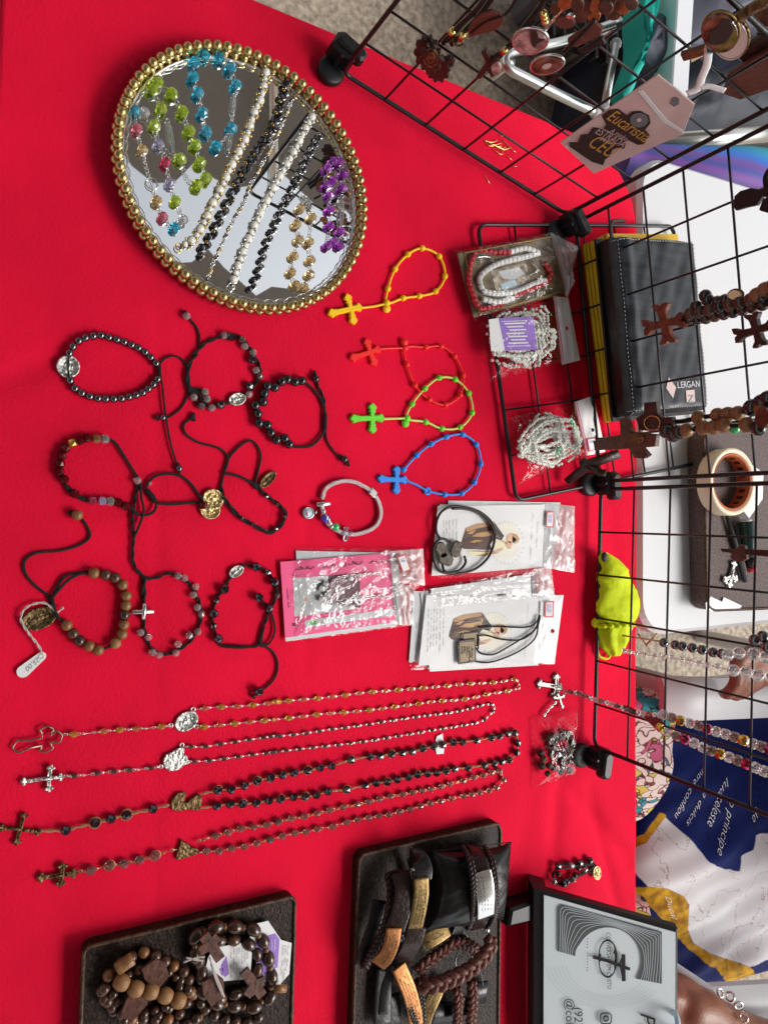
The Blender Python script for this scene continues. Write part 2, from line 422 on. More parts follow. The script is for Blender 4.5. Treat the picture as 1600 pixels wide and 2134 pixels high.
def sheet(T, name, corners, m, n=26, amp=.0012, dome=.003, seed=0, thick=0, z=0, stuff=False):
    q = quadmap(corners)
    rnd = random.Random(seed); cr = [(rnd.uniform(0, 6.28), rnd.uniform(0, 1), rnd.uniform(0, 1), rnd.uniform(.5, 1.3)) for _ in range(15)]
    def fn(u, v):
        e = max(0, min(u, 1 - u, v, 1 - v) * 4); e = min(1, e) ** .6
        h = dome * e
        for a, cu, cv, k in cr:
            d = abs((u - cu) * math.cos(a) + (v - cv) * math.sin(a)); h += amp * k * max(0, 1 - d / .055) * (.35 + e * .65) * max(0, .5 + .5 * math.sin(a * 7 + (u * math.sin(a) - v * math.cos(a)) * 9))
        h += amp * .5 * noise2(u * 9, v * 9, seed) * e
        return q(u, v, z + max(h, .0001))
    mb = MB().grid(fn, n, n, True)
    return part(T, name, mb, m)
def slab(T, name, corners, m, t=.0006, z=0, rnd=0):
    q = quadmap(corners)
    poly = [(0, 0), (0, 1), (1, 1), (1, 0)]
    return part(T, name, MB().prism(poly, lambda x, y, zz: q(x, y, z + zz), t), m)
def flat(T, name, polys, q, m, z):
    mb = MB()
    for p in polys: mb.add([q(u, v, z) for u, v in p], [tuple(range(len(p)))], False)
    return part(T, name, mb, m)
# ================================================================ SETTING
FLOOR = -0.74
single('ground', MB().add([(-60, -60, FLOOR), (60, -60, FLOOR), (60, 60, FLOOR), (-60, 60, FLOOR)], [(0, 1, 2, 3)], False), 'concrete', '', '', (0, 0, FLOOR), kind='structure')

CREASE = [  # soft creases in the cloth: photo points, depth, half width
    ((0, 790), (140, 742), .0024, .010), ((15, 100), (120, 640), .0008, .020), ((1180, 1640), (1310, 1790), .0042, .011),
    ((1170, 1560), (1150, 1840), .0030, .012), ((1230, 1650), (1300, 1950), .0030, .010), ((1110, 1650), (1080, 1800), .0014, .014),
    ((640, 1060), (640, 1400), .0009, .006), ((600, 640), (980, 690), .0006, .012), ((320, 1480), (330, 2134), .0005, .006),
    ((60, 1400), (180, 2100), .0012, .018), ((660, 1840), (700, 2134), .0012, .015), ((1060, 1900), (1050, 2134), .0014, .010),
    ((820, 0), (900, 480), .0006, .012), ((1160, 300), (1310, 470), .0016, .014), ((1080, 240), (1200, 420), .0008, .01),
    ((1265, 1000), (1300, 1400), .0012, .012), ((640, 1060), (1300, 1040), .0008, .006), ((10, 1060), (640, 1060), .0008, .006), ((330, 640), (330, 1480), .0007, .006), ((960, 1640), (1000, 2134), .0012, .012), ((860, 690), (900, 1040), .0008, .010), ((30, 300), (240, 330), .0012, .012)]
CRW = [(P(*a), P(*b), d, wd) for a, b, d, wd in CREASE]
def cloth_z(x, y):
    z = -.0004 + .0004 * noise2(x * 14, y * 14, 2) + .0002 * noise2(x * 45, y * 40, 5)
    for a, b, d, wd in CRW:
        ab = b - a; t = max(0, min(1, ((x - a.x) * ab.x + (y - a.y) * ab.y) / (ab.x ** 2 + ab.y ** 2)))
        q = math.hypot(x - a.x - ab.x * t, y - a.y - ab.y * t) / wd
        if q < 3: z -= d * math.exp(-q * q) * (math.sin(math.pi * min(1, max(0, .08 + t * .84))) ** .5)
    return z
YF, YN = .676, -.006
def cloth_left(y):
    x = -.480 + .085 * y
    c = YF - .085
    if y > c: x += .085 - math.sqrt(max(0, .085 ** 2 - (y - c) ** 2))
    return x
def near_shift(x): return .012 - .042 * (x + .45)
def make_cloth():
    mb = MB()
    nx, ny = 400, 270; xr = .86
    ys = [YN + (YF - YN) * (1 - (1 - j / ny) ** 1.25) for j in range(ny + 1)]
    vs = []; fs = []
    for y in ys:
        xl = cloth_left(y)
        for i in range(nx + 1):
            x = xl + (xr - xl) * i / nx; y2 = y + near_shift(x) * (1 - (y - YN) / (YF - YN)) ** 8; vs.append((x, y2, cloth_z(x, y2)))
    k = nx + 1
    fs = [(j * k + i, j * k + i + 1, (j + 1) * k + i + 1, (j + 1) * k + i) for j in range(ny) for i in range(nx)]
    mb.add(vs, fs)
    # hanging sides: left, round the corner, far side ; and the near side
    path = [V((cloth_left(y), y, 0)) for y in ys] + [V((cloth_left(YF) + (xr - cloth_left(YF)) * i / 160, YF, 0)) for i in range(1, 161)]
    for pth, sgn in ((path, 1), ([V((-.4805 + 1.33 * i / 160, YN + near_shift(-.4805 + 1.33 * i / 160), 0)) for i in range(161)], -1)):
        vs = []; cols = 14
        for i, p in enumerate(pth):
            a = pth[max(0, i - 1)]; b = pth[min(len(pth) - 1, i + 1)]; t = (b - a).normalized(); nrm = V((-t.y, t.x, 0)) * sgn
            if sgn < 0: nrm = V((0, -1, 0))
            for c in range(cols + 1):
                if c <= 4:
                    an = c / 4 * math.pi / 2; q = p + nrm * (.004 * math.sin(an)); z = cloth_z(p.x, p.y) - .004 * (1 - math.cos(an))
                else:
                    f = (c - 4) / (cols - 4); q = p + nrm * (.004 + (.004 if (sgn > 0 and p.x > -.36) else .03) * f * (1 + math.sin(i * .21)) * .5 * (f if sgn > 0 else 1)); z = -.006 - f * .70
                vs.append(V((q.x, q.y, z)))
        kk = cols + 1
        mb.add(vs, [(i * kk + c, (i + 1) * kk + c, (i + 1) * kk + c + 1, i * kk + c + 1) for i in range(len(pth) - 1) for c in range(cols)])
    single('tablecloth', mb, 'red_cloth', 'plain bright red cloth spread over the stall table under all the jewellery', 'tablecloth', (0, .3, 0))
make_cloth()

def rounded_rect(x0, x1, y0, y1, r, n=8):
    out = []
    for cx, cy, a0 in ((x1 - r, y0 + r, -90), (x1 - r, y1 - r, 0), (x0 + r, y1 - r, 90), (x0 + r, y0 + r, 180)):
        for i in range(n + 1):
            a = math.radians(a0 + 90 * i / n); out.append((cx + r * math.cos(a), cy + r * math.sin(a)))
    return out
def white_table():
    T = thing('plastic_table', 'white plastic table with rounded corners standing behind the red table', 'table', (-.14, 1.0, FLOOR))
    id3 = lambda x, y, z: V((x, y, z))
    poly = rounded_rect(-.437, .152, .686, 1.30, .045)
    part(T, 'table_top', MB().prism(poly, id3, .022, -.024, .006), 'white_plastic')
    inn = rounded_rect(-.425, .140, .700, 1.288, .04)
    part(T, 'apron', MB().prism(inn, id3, .055, -.079), 'white_plastic')
    for x in (-.40, .115):
        for y in (.73, 1.26):
            part(T, 'leg', MB().tube([V((x, y, -.079)), V((x * 1.06, y, FLOOR))], [.028, .02], 10), 'white_plastic')
white_table()

def canopy(name, label, x0, x1, y0, y1, z):
    T = thing(name, label, 'canopy', ((x0 + x1) / 2, (y0 + y1) / 2, z))
    part(T, 'roof_sheet', MB().grid(lambda u, v: V((x0 + (x1 - x0) * u + (.07 * noise2(v * 31, 1.7, x0) + .05 * noise2(v * 77, .4, x1)) * (1 if (u in (0, 1)) else 0), y0 + (y1 - y0) * v, z + .10 * math.sin(math.pi * u) + .02 * noise2(u * 7, v * 9, 1))), 24, 90), 'canopy')
    for i in range(5):
        y = y0 + (y1 - y0) * (i + .08) / 4.2
        part(T, 'roof_bar', MB().tube([V((x0, y, z - .03)), V((x1, y, z - .03))], .018, 8), 'aluminium')
canopy('market_canopy', 'grey market canopy overhead, reflected as the dark part of the round mirror', -4.6, -1.02, -3.2, 2.2, 1.62)
canopy('market_canopy', 'grey canopy over the stall itself, seen only in reflections on beads', -.735, 3.2, -3.2, 1.32, 1.62)

# ---------------------------------------------------------------- black wire grid panels
A0, A1 = P(712, 150, .012), P(1180, 447, .012)
B0, B1 = P(1199, 464, .012), P(1251, 1003, .012)
C0, C1 = P(1252, 1020, .012), P(1238, 1556, .012)
def grid_panel(label, o, ux, uy, L, n=6, group='black wire grid panels'):
    ux = V(ux).normalized(); uy = V(uy).normalized(); nr = ux.cross(uy)
    if nr.y > 0 and abs(nr.z) < .5: nr = -nr
    T = thing('wire_grid_panel', label, 'grid panel', o, group)
    q = lambda x, y, z=0: V(o) + ux * x + uy * y + nr * z
    r = .010; pts = []
    for cx, cy, a0 in ((L - r, r, -90), (L - r, L - r, 0), (r, L - r, 90), (r, r, 180)):
        for i in range(6):
            a = math.radians(a0 + 18 * i); pts.append(q(cx + r * math.cos(a), cy + r * math.sin(a)))
    part(T, 'frame', MB().tube(pts, .0022, 8, closed=True, up=nr), 'black_wire')
    for i in range(1, n):
        d = L * i / n
        part(T, 'wire', MB().tube([q(d, 0, .0009), q(d, L, .0009)], .00115, 7), 'black_wire')
        part(T, 'wire', MB().tube([q(0, d, -.0011), q(L, d, -.0011)], .00115, 7), 'black_wire')
    return T
Z = V((0, 0, 1))
LA = (A1 - A0).length; LB = (B1 - B0).length; LC = (C1 - C0).length
grid_panel('upright wire grid angled beside the mirror, hung with medals and a printed tag', A0, A1 - A0, Z, LA)
grid_panel('upright wire grid in front of the black leather case, hung with wooden crosses', B0, B1 - B0, Z, LB)
grid_panel('upright wire grid in front of the lime pouch, hung with crystal rosaries', C0, C1 - C0, Z, LC)
D0, D1 = P(995, 468, .006), P(1075, 1043, .006)
dx = (D1 - D0); dy = V((-dx.y, dx.x, 0)).normalized()
grid_panel('wire grid lying flat under the bagged rosaries and the leather case', D0, dx, dy, dx.length)

def connector(px, py, rz, label, flip=1):
    p = P(px, py, 0); T = thing('panel_connector', label, 'connector', p, 'black plastic grid connectors')
    R = Matrix.Rotation(rz, 3, 'Z')
    mb = MB(); mb.box(p + V((0, 0, .0165)), (.026, .020, .023), R, .004); mb.box(p + V((0, 0, .026)) + R @ V((.004, 0, 0)), (.030, .013, .014), R, .003)
    part(T, 'block', mb, 'black_plastic')
    c = p + R @ V((0, -.016 * flip, .004))
    part(T, 'foot', MB().tube([c + V((0, 0, -.0035)), c + V((0, 0, -.001)), c + V((0, 0, .004)), c + V((0, 0, .0055))], [.0125, .0135, .0135, .011], 18), 'black_plastic')
    part(T, 'rib', MB().box(p + R @ V((0, -.011 * flip, .018)), (.004, .004, .018), R, .001), 'black_plastic')
connector(700, 128, math.radians(62), 'black plastic connector at the free end of the grid beside the mirror')
connector(1172, 474, math.radians(35), 'black plastic connector joining two grids by the red and white boxed rosary')
connector(1243, 1008, math.radians(5), 'black plastic connector beneath the hanging wooden crosses')
connector(1226, 1572, math.radians(-10), 'black plastic connector beside the small bag of brown beads')
# ================================================================ ROUND MIRROR TRAY
def mirror_tray():
    cx, cy = -.2935, .1955; ra, rb = .1146, .1075; e1 = V((.744, .668, 0)); e2 = V((-.668, .744, 0))
    c = V((cx, cy, 0))
    E_ = lambda a, k=1.0, z=0: c + e1 * (ra * k * math.cos(a)) + e2 * (rb * k * math.sin(a)) + V((0, 0, z))
    T = thing('mirror_tray', 'round mirror tray with a rim of gold beads, holding crystal bracelets', 'mirror tray', c)
    n = 96
    ring = [E_(2 * math.pi * i / n, .945, .0078) for i in range(n)]
    part(T, 'mirror_glass', MB().add(ring, [tuple(range(n))], False), 'mirror')
    prof = [(.97, .0015), (.975, .007), (.955, .0095), (.945, .0082), (.9435, .0074)]
    mb = MB(); vs = [E_(2 * math.pi * i / n, k, z) for k, z in prof for i in range(n)]
    mb.add(vs, [(l * n + i, l * n + (i + 1) % n, (l + 1) * n + (i + 1) % n, (l + 1) * n + i) for l in range(len(prof) - 1) for i in range(n)])
    part(T, 'rim_band', mb, 'silver')
    part(T, 'base', MB().prism([(ra * .96 * math.cos(2 * math.pi * i / n), rb * .96 * math.sin(2 * math.pi * i / n)) for i in range(n)], lambda x, y, z: c + e1 * x + e2 * y + V((0, 0, z)), .005, .0015), 'gold_bead')
    # scalloped silver wire just inside the beads
    mb = MB(); k = 60
    pts = []
    for i in range(k * 8):
        a = 2 * math.pi * i / (k * 8); pts.append(E_(a, .935 - .012 * abs(math.sin(a * k / 2)), .0108))
    mb.tube(pts, .00045, 5, closed=True); part(T, 'scalloped_wire', mb, 'silver')
    nb = 78
    per = resample([E_(2 * math.pi * i / 720) for i in range(720)], n=nb, closed=True)
    for p in per: bead(T, 'ball', 'gold_bead', p + V((0, 0, .0172)), .0044)
    for p in per:
        q = c + (p - c) * 1.005; bead(T, 'ball', 'gold_bead', q + V((0, 0, .0072)), .0047)
    # fine silver thread round the inner edge
    return T
mirror_tray()
z1 = zm(200, 60, 2.6667)
MZ = .0080
def strand_things(label, pts, cat='bracelet', grp=None, name='crystal_bracelet'):
    w_ = PZ(z1(pts), MZ); c = sum(w_, V((0, 0, 0))) / len(w_)
    return thing(name, label, cat, V((c.x, c.y, MZ)), grp)
def mbeads(T, l, m, r, shape='gem'):
    w_ = PZ(z1(l), MZ + r)
    for i, p in enumerate(w_): bead(T, shape, m, p, r, (random.uniform(-1, 1), random.uniform(-1, 1), random.uniform(-.3, .3)))
def mchain(T, l, m='silver', r=.0013, closed=False, name='chain'):
    w_ = PZ(z1(l), MZ + .0030)
    if closed: w_ = w_ + [w_[0]]
    chain(T, w_, r, m, name)
def wirebar(T, a, b):
    w_ = PZ(z1([a, b]), MZ + .003); d = w_[1] - w_[0]; s = V((-d.y, d.x, 0)).normalized() * .0020; mb = MB()
    for k in (-1, -.3, .4, 1):
        mb.tube(smooth([w_[0], w_[0].lerp(w_[1], .25) + s * k + Z * .0008 * (1 - abs(k)), w_[0].lerp(w_[1], .7) + s * k, w_[1]], 5), .00045, 5)
    for p in w_: mb.torus(p, Z, .0016, .0004, 10, 5)
    part(T, 'link_bar', mb, 'silver')
BL = [(605, 145), (690, 160), (750, 215), (782, 310), (757, 550), (672, 650), (615, 570), (595, 465), (570, 355), (542, 265), (552, 185)]
T = strand_things('sky blue crystal bead bracelet in a long loop on the mirror', BL); mbeads(T, BL, 'crystal_blue', .0050)
mchain(T, BL[:4]); mchain(T, [(782, 330), (772, 390), (765, 470), (757, 540)]); mchain(T, BL[4:] + [BL[0]]); wirebar(T, (768, 370), (760, 470)); wirebar(T, (750, 570), (735, 680))
GR = [(345, 295), (315, 335), (425, 358), (483, 458), (522, 565), (556, 642), (582, 742), (615, 828), (365, 440), (328, 538), (472, 722), (565, 868)]
T = strand_things('lime green crystal bead bracelet on the mirror', GR); mbeads(T, GR, 'crystal_green', .0052)
mchain(T, [GR[0], GR[2], GR[3], GR[4], GR[5], GR[6], GR[7], GR[11]]); mchain(T, [GR[1], GR[8], GR[9], (370, 640), (420, 700), GR[10], (510, 830), GR[11]]); wirebar(T, (400, 510), (432, 690))
T = strand_things('multicoloured crystal bead bracelet at the near edge of the mirror', [(230, 560), (380, 1050)])
MC = [('crystal_blue', [(222, 455), (440, 1105)]), ('crystal_clear', [(272, 465), (485, 1060)]), ('crystal_pink', [(232, 555), (375, 1045)]), ('crystal_champagne', [(262, 672), (340, 955)]),
      ('crystal_lavender', [(352, 638), (415, 855)]), ('crystal_red', [(390, 742)]), ('crystal_green', [(445, 955)])]
for m, l in MC: mbeads(T, l, m, .0046)
mchain(T, [(272, 465), (222, 455), (232, 555), (262, 672), (285, 770), (310, 855), (330, 910), (340, 955), (375, 1045), (440, 1105), (485, 1060), (445, 955), (415, 855), (390, 742), (352, 638), (300, 550), (272, 465)])
mb = MB(); p = P(*z1([(312, 860)])[0], MZ + .002); mb.torus(p, Z, .005, .0005, 18, 5); part(T, 'clasp_ring', mb, 'silver')
S1 = [(945, 240), (920, 375), (885, 450), (860, 525), (832, 605), (770, 725), (710, 850), (655, 955), (605, 1065), (550, 1160), (495, 1195)]
def pearl_strand(label, l, gm):
    T = strand_things(label, l, 'necklace', 'pearl strands on the mirror', 'pearl_strand')
    w_ = resample(smooth(PZ(z1(l), MZ + .0036), 8), step=.0068); tg = tangents(w_)
    for i, p in enumerate(w_): bead(T, 'ball', 'pearl', p, .0039 if i % 2 == 0 else .0027, tg[i])
    mb = MB(); rnd = random.Random(3)
    for i in range(len(w_) - 1):
        for _ in range(3):
            s = tg[i].normalized().cross(Z); q = w_[i].lerp(w_[i + 1], .5) + s * rnd.choice((-1, 1)) * rnd.uniform(.0022, .0036) + Z * rnd.uniform(-.002, .002)
            mb.ball(q + Z * .0012, .00120, 8, 5)
    part(T, 'spacer_beads', mb, gm, stuff=True)
    e = w_[-1]; part(T, 'clasp', MB().torus(e + tg[-1].normalized() * .006, Z, .0028, .0006, 14, 5), gm); part(T, 'clasp', MB().torus(w_[0] - tg[0].normalized() * .005, Z, .0024, .0005, 14, 5), gm)
pearl_strand('pearl strand with tiny gold beads, nearer the lime green bracelet', S1, 'gold')
S2 = [(1200, 490), (1160, 560), (1100, 680), (1030, 800), (965, 920), (900, 1050), (850, 1160), (800, 1280), (765, 1395)]
pearl_strand('pearl strand with tiny silver beads between black strands', S2, 'silver')
def black_strand(label, l, acc, r=.0034):
    T = strand_things(label, l, 'necklace', 'black strands on the mirror', 'black_bead_strand')
    w_ = resample(smooth(PZ(z1(l), MZ + r), 8), step=r * 1.75); tg = tangents(w_); rnd = random.Random(5)
    for i, p in enumerate(w_):
        s = tg[i].normalized().cross(Z) * (.0016 * (1 if i % 2 else -1)); bead(T, 'gem', 'black_crystal', p + s, r, tg[i])
    mb = MB()
    for i in range(0, len(w_), 2):
        s = tg[i].normalized().cross(Z); mb.torus(w_[i] + s * rnd.uniform(-.003, .003) + Z * r * .7, Z + s * .3, .0012, .0005, 9, 4)
    part(T, 'metal_rings', mb, acc); mb = MB(); mb.tube(w_, .0005, 5); part(T, 'thread', mb, 'black_cord')
black_strand('black crystal strand with gold rings, between the two pearl strands', [(1065, 285), (1035, 390), (1008, 490), (960, 590), (905, 665), (825, 790), (745, 940), (700, 1030), (640, 1150), (575, 1250)], 'gold')
black_strand('black crystal strand with silver rings, right of the second pearl strand', [(1240, 590), (1190, 685), (1150, 770), (1110, 850), (1070, 930), (1030, 1010), (985, 1110), (945, 1200), (905, 1340), (860, 1450)], 'silver', .0027)
CH = [(1095, 385), (1040, 520), (985, 640), (920, 760), (860, 870), (820, 970), (760, 1070), (710, 1180), (660, 1290), (625, 1385)]
T = strand_things('thin silver and brown bead chain beside the gold-ringed black strand', CH, 'necklace', None, 'bead_chain')
mchain(T, CH, 'silver', .0016); w_ = resample(smooth(PZ(z1(CH), MZ + .002), 8), step=.0072); tg = tangents(w_)
for i, p in enumerate(w_): bead(T, 'gem', ('crystal_brown', 'crystal_clear', 'gold')[i % 3], p, .0019, tg[i])
CP = [(1140, 998), (1203, 1048), (1118, 1085), (1132, 1172), (1188, 1185), (1102, 1262), (1196, 1285), (1088, 1352), (1192, 1365), (1112, 1422), (1158, 1435)]
T = strand_things('champagne gold crystal bead bracelet on the mirror', CP); mbeads(T, CP, 'crystal_champagne', .0045)
mchain(T, [CP[i] for i in (9, 7, 5, 3, 2, 0)] + [(1165, 950)] + [CP[i] for i in (1, 4, 6, 8, 10)]); wirebar(T, (1150, 930), (1200, 1000)); wirebar(T, (1170, 940), (1195, 1010))
PU = [(1322, 735), (1352, 738), (1378, 805), (1318, 845), (1290, 775), (1372, 885), (1302, 925), (1304, 1005), (1303, 1095), (1362, 1125), (1322, 1185), (1356, 1205), (1290, 1205), (1285, 870)]
T = strand_things('purple crystal bead bracelet near the edge of the mirror', PU); mbeads(T, PU, 'crystal_purple', .0044)
mchain(T, [PU[5], PU[2], PU[1], PU[0], PU[4], PU[13], PU[3], PU[6], PU[7], PU[8], PU[12], PU[10], PU[11], PU[9]]); wirebar(T, (1368, 930), (1362, 1110))

# ================================================================ SILICONE DECADE ROSARIES
z4 = zm(660, 480, 2.6667)
def fancy_cross(c, left, right, top, bottom, wd):
    """one outline with pointed, flared arms; c and tips are world points on the cloth"""
    poly = []
    L0 = left - c; base = math.atan2(L0.y, L0.x)
    for tip in (left, bottom, right, top):
        d = tip - c; L = d.length; d.normalize(); s = V((-d.y, d.x, 0))
        if not poly: order = s
        arm = []
        k = min(.30 * L, wd * .95)
        for l, h in ((wd * .5, -.5), (L - 2.0 * k, -.5), (L - 1.9 * k, -.72), (L - 1.55 * k, -.55), (L - 1.0 * k, -.86), (L - .65 * k, -.80), (L, -.12), (L, .12), (L - .65 * k, .80), (L - 1.0 * k, .86), (L - 1.55 * k, .55), (L - 1.9 * k, .72), (L - 2.0 * k, .5), (wd * .5, .5)):
            p = c + d * l + s * (h * wd); arm.append((p.x, p.y))
        poly.append((math.atan2(d.y, d.x), arm[1:-1] , d))
    poly.sort(key=lambda t: t[0]); out = []
    for i, (a, arm, d) in enumerate(poly):
        d2 = poly[(i + 1) % 4][2]
        out += arm
        q = c + (d + d2) * (wd * .5); out.append((q.x, q.y))
    return out
def silicone(colour, m, m2, cc, tips, stem, loop, label, closed=True, ringj=False):
    cz = PZ(z4([cc] + tips), .0002); c = cz[0]
    T = thing('silicone_rosary', label, 'rosary', V((c.x, c.y, 0)), 'silicone decade rosaries')
    poly = fancy_cross(*cz, .0050)
    part(T, 'cross', MB().prism(poly, lambda x, y, z: V((x, y, z + .0003)), .0034, 0, .0008), m)
    zb = .0026
    st = PZ(z4(stem), zb); lp = PZ(z4(loop), zb)
    cord(T, st, .0012, m2, 'stem', n=8); cord(T, lp, .0012, m2, 'loop', closed, n=8)
    for i, p in enumerate(lp[1:] if closed else lp[1:]): bead(T, 'barrel', m, p, .0029, tangents(lp, closed)[i + 1])
    j = lp[0]
    if ringj: part(T, 'ring', MB().torus(j, Z, .0030, .0012, 16, 8), m)
    else:
        d = (lp[1] - j).normalized(); mb = MB(); mb.ball(j, (.0036, .0036, .0028)); mb.ball(j - d * .0055, (.0042, .0042, .0028)); part(T, 'junction', mb, m)
silicone('yellow', 'silicone_yellow', 'silicone_yellow', (185, 440), [(58, 467), (246, 428), (160, 355), (203, 527)], [(240, 432), (320, 422), (390, 407)],
         [(390, 405), (395, 325), (435, 215), (505, 135), (585, 100), (680, 145), (712, 255), (660, 340), (570, 365), (480, 377)], 'yellow silicone decade rosary beside the mirror tray')
silicone('red', 'silicone_red', 'silicone_red', (290, 680), [(178, 716), (350, 660), (270, 603), (322, 757)], [(345, 660), (420, 655), (490, 655)],
         [(490, 653), (500, 745), (545, 860), (625, 940), (715, 970), (795, 915), (812, 805), (765, 700), (690, 645), (605, 650)], 'red silicone decade rosary partly under the green one')
silicone('green', 'silicone_green', 'silicone_green_pale', (302, 1045), [(180, 1048), (370, 1045), (305, 962), (306, 1130)], [(365, 1048), (430, 1046), (500, 1045)],
         [(502, 1045), (530, 965), (600, 880), (680, 820), (768, 828), (843, 905), (862, 1015), (795, 1095), (695, 1102), (605, 1065)], 'bright green silicone decade rosary crossing the red one')
silicone('blue', 'silicone_blue', 'silicone_blue', (437, 1387), [(332, 1380), (498, 1387), (440, 1310), (437, 1466)], [(495, 1390), (555, 1415), (615, 1450)],
         [(615, 1450), (710, 1468), (805, 1462), (875, 1400), (910, 1298), (885, 1190), (810, 1135), (720, 1148), (635, 1188), (555, 1250), (482, 1330)], 'blue silicone decade rosary with an open loop end', closed=False, ringj=True)
# ================================================================ BRACELETS
zA = zm(20, 620, 4.0); zB = zm(340, 620, 3.2); zC = zm(20, 1020, 2.6667)
def medal(T, c, rx, ry, dirv, m, t=.0018, name='medal', figure=True, z=0):
    d = V(dirv); d.z = 0; d.normalize(); s = V((-d.y, d.x, 0)); c = V((c.x, c.y, z)); n = 36
    prof = [(.96, 0), (1, .25), (1, .8), (.95, 1), (.86, 1), (.82, .72), (.0, .78)]
    vs = []; fs = []
    for k, zz in prof[:-1]:
        for i in range(n):
            a = 2 * math.pi * i / n; vs.append(c + d * (rx * k * math.cos(a)) + s * (ry * k * math.sin(a)) + Z * (zz * t))
    vs.append(c + Z * prof[-1][1] * t); e = len(vs) - 1
    for l in range(len(prof) - 2):
        for i in range(n): fs.append((l * n + i, l * n + (i + 1) % n, (l + 1) * n + (i + 1) % n, (l + 1) * n + i))
    for i in range(n): fs.append(((len(prof) - 2) * n + i, (len(prof) - 2) * n + (i + 1) % n, e))
    mb = MB().add(vs, fs)
    o = part(T, name, mb, m)
    if figure:
        f = MB(); zz = z + t * .8
        R3 = Matrix((( d.x, s.x, 0), (d.y, s.y, 0), (0, 0, 1)))
        f.ball(c + d * rx * .42 + Z * t * .8, (rx * .16, ry * .16, t * .45), 10, 6, R3)
        f.ball(c - d * rx * .12 + Z * t * .75, (rx * .50, ry * .27, t * .45), 12, 6, R3)
        f.ball(c - d * rx * .45 + Z * t * .75, (rx * .22, ry * .42, t * .35), 12, 6, R3)
        for sg in (-1, 1): f.ball(c + d * rx * .05 + s * sg * ry * .3 + Z * t * .75, (rx * .3, ry * .10, t * .35), 8, 5, R3)
        f2 = bpy.data.objects.new('relief_figure', f.mesh('relief_figure', m, worg(o))); f2.parent = o; COL.objects.link(f2)
    return o
def cen(l, zf):
    w_ = PZ(zf(l), 0); return sum(w_, V((0, 0, 0))) / len(w_)
def put_beads(T, zf, l, m, r, shape='ball', stretch=1, axes=None, z=None):
    w_ = PZ(zf(l), z if z is not None else r * .98); tg = tangents(w_) if axes is None else axes
    for i, p in enumerate(w_): bead(T, shape, m, p, r, tg[i], stretch)
    return w_
def knot(T, zf, a, b, r=.0022, m='black_cord', z=.002):
    p, q = PZ(zf([a, b]), z); n = max(5, int((q - p).length / .0011)); mb = MB(); d = (q - p).normalized()
    for i in range(n + 1): mb.torus(p.lerp(q, i / n), d, r * .62, .00062, 10, 5)
    mb.tube([p, q], r * .6, 8); part(T, 'slider_knot', mb, m)
def ccord(T, zf, l, r=.00085, z=.0012, m='black_cord', closed=False, name='cord', twist=0):
    return cord(T, PZ(zf(l), z), r * 1.12, m, name, closed, twist=twist)
def end_knot(T, zf, p, m='black_cord', r=.0021, z=.002):
    q = P(*zf([p])[0], z); mb = MB(); mb.ball(q, (r, r * .85, r * .8), 8, 6); mb.ball(q + V((r * .9, r * .4, 0)), r * .6, 8, 5); part(T, 'end_knot', mb, m)
GB = 'bracelets laid out on the red cloth'
# hematite bracelet
HB = [(500, 465), (530, 410), (578, 362), (635, 335), (700, 320), (765, 315), (830, 332), (897, 350), (957, 370), (1018, 395), (1075, 420), (1132, 455), (1178, 498), (1222, 548)]
HB2 = [(1235, 680), (1200, 725), (1158, 762), (1112, 793), (1057, 812), (997, 828), (937, 842), (872, 845), (805, 845), (740, 840), (672, 825), (605, 797), (548, 757), (508, 692)]
T = thing('bead_bracelet', 'dark metallic bead bracelet with a round silver saint medal', 'bracelet', cen(HB + HB2, zA), GB)
put_beads(T, zA, HB, 'hematite', .0033); put_beads(T, zA, HB2, 'hematite', .0033)
ccord(T, zA, [(490, 600), (500, 465)] + HB[1:] + [(1252, 610)] + HB2 + [(490, 600)], .0006, .0032)
medal(T, cen([(490, 580)], zA), .0092, .0088, V((.15, 1, 0)) * -1 if False else V((-1, .25, 0)), 'silver_relief', .0022, z=.0006)
knot(T, zA, (1248, 572), (1250, 652))
ccord(T, zA, [(1250, 560), (1290, 513), (1360, 485), (1430, 510), (1475, 570), (1500, 690), (1485, 815), (1430, 920), (1340, 990), (1285, 1000)])
ccord(T, zA, [(1262, 660), (1280, 780), (1296, 930), (1340, 1200), (1390, 1370), (1412, 1420)], z=.0022)
put_beads(T, zA, [(1280, 1000)], 'hematite', .0028, axes=[V((1, 0, 0))]); put_beads(T, zA, [(1415, 1425)], 'hematite', .0030, axes=[V((1, 0, 0))])
end_knot(T, zA, (1228, 1000)); end_knot(T, zA, (1412, 1470)); end_knot(T, zA, (1405, 1392))
# red crystal bracelet with gold medal
RB = [('crystal_clear', (795, 1180)), ('crystal_orange', (728, 1178)), ('crystal_garnet', (648, 1172)), ('crystal_garnet', (592, 1192)), ('aurora_gold', (525, 1213)), ('crystal_garnet', (468, 1258)), ('crystal_garnet', (437, 1320)),
      ('crystal_garnet', (425, 1385)), ('crystal_garnet', (421, 1452)), ('crystal_garnet', (458, 1515)), ('crystal_garnet', (545, 1635)), ('crystal_red', (692, 1692)), ('aurora_lilac', (775, 1695)), ('crystal_clear', (840, 1698)), ('crystal_garnet', (905, 1706)), ('crystal_garnet', (968, 1738))]
T = thing('bead_bracelet', 'dark red crystal bead bracelet with a gold double disc medal', 'bracelet', cen([b for _, b in RB], zA), GB)
w_ = PZ(zA([b for _, b in RB]), .0034); tg = tangents(w_)
for i, p in enumerate(w_): bead(T, 'gem', RB[i][0], p, .0040, tg[i])
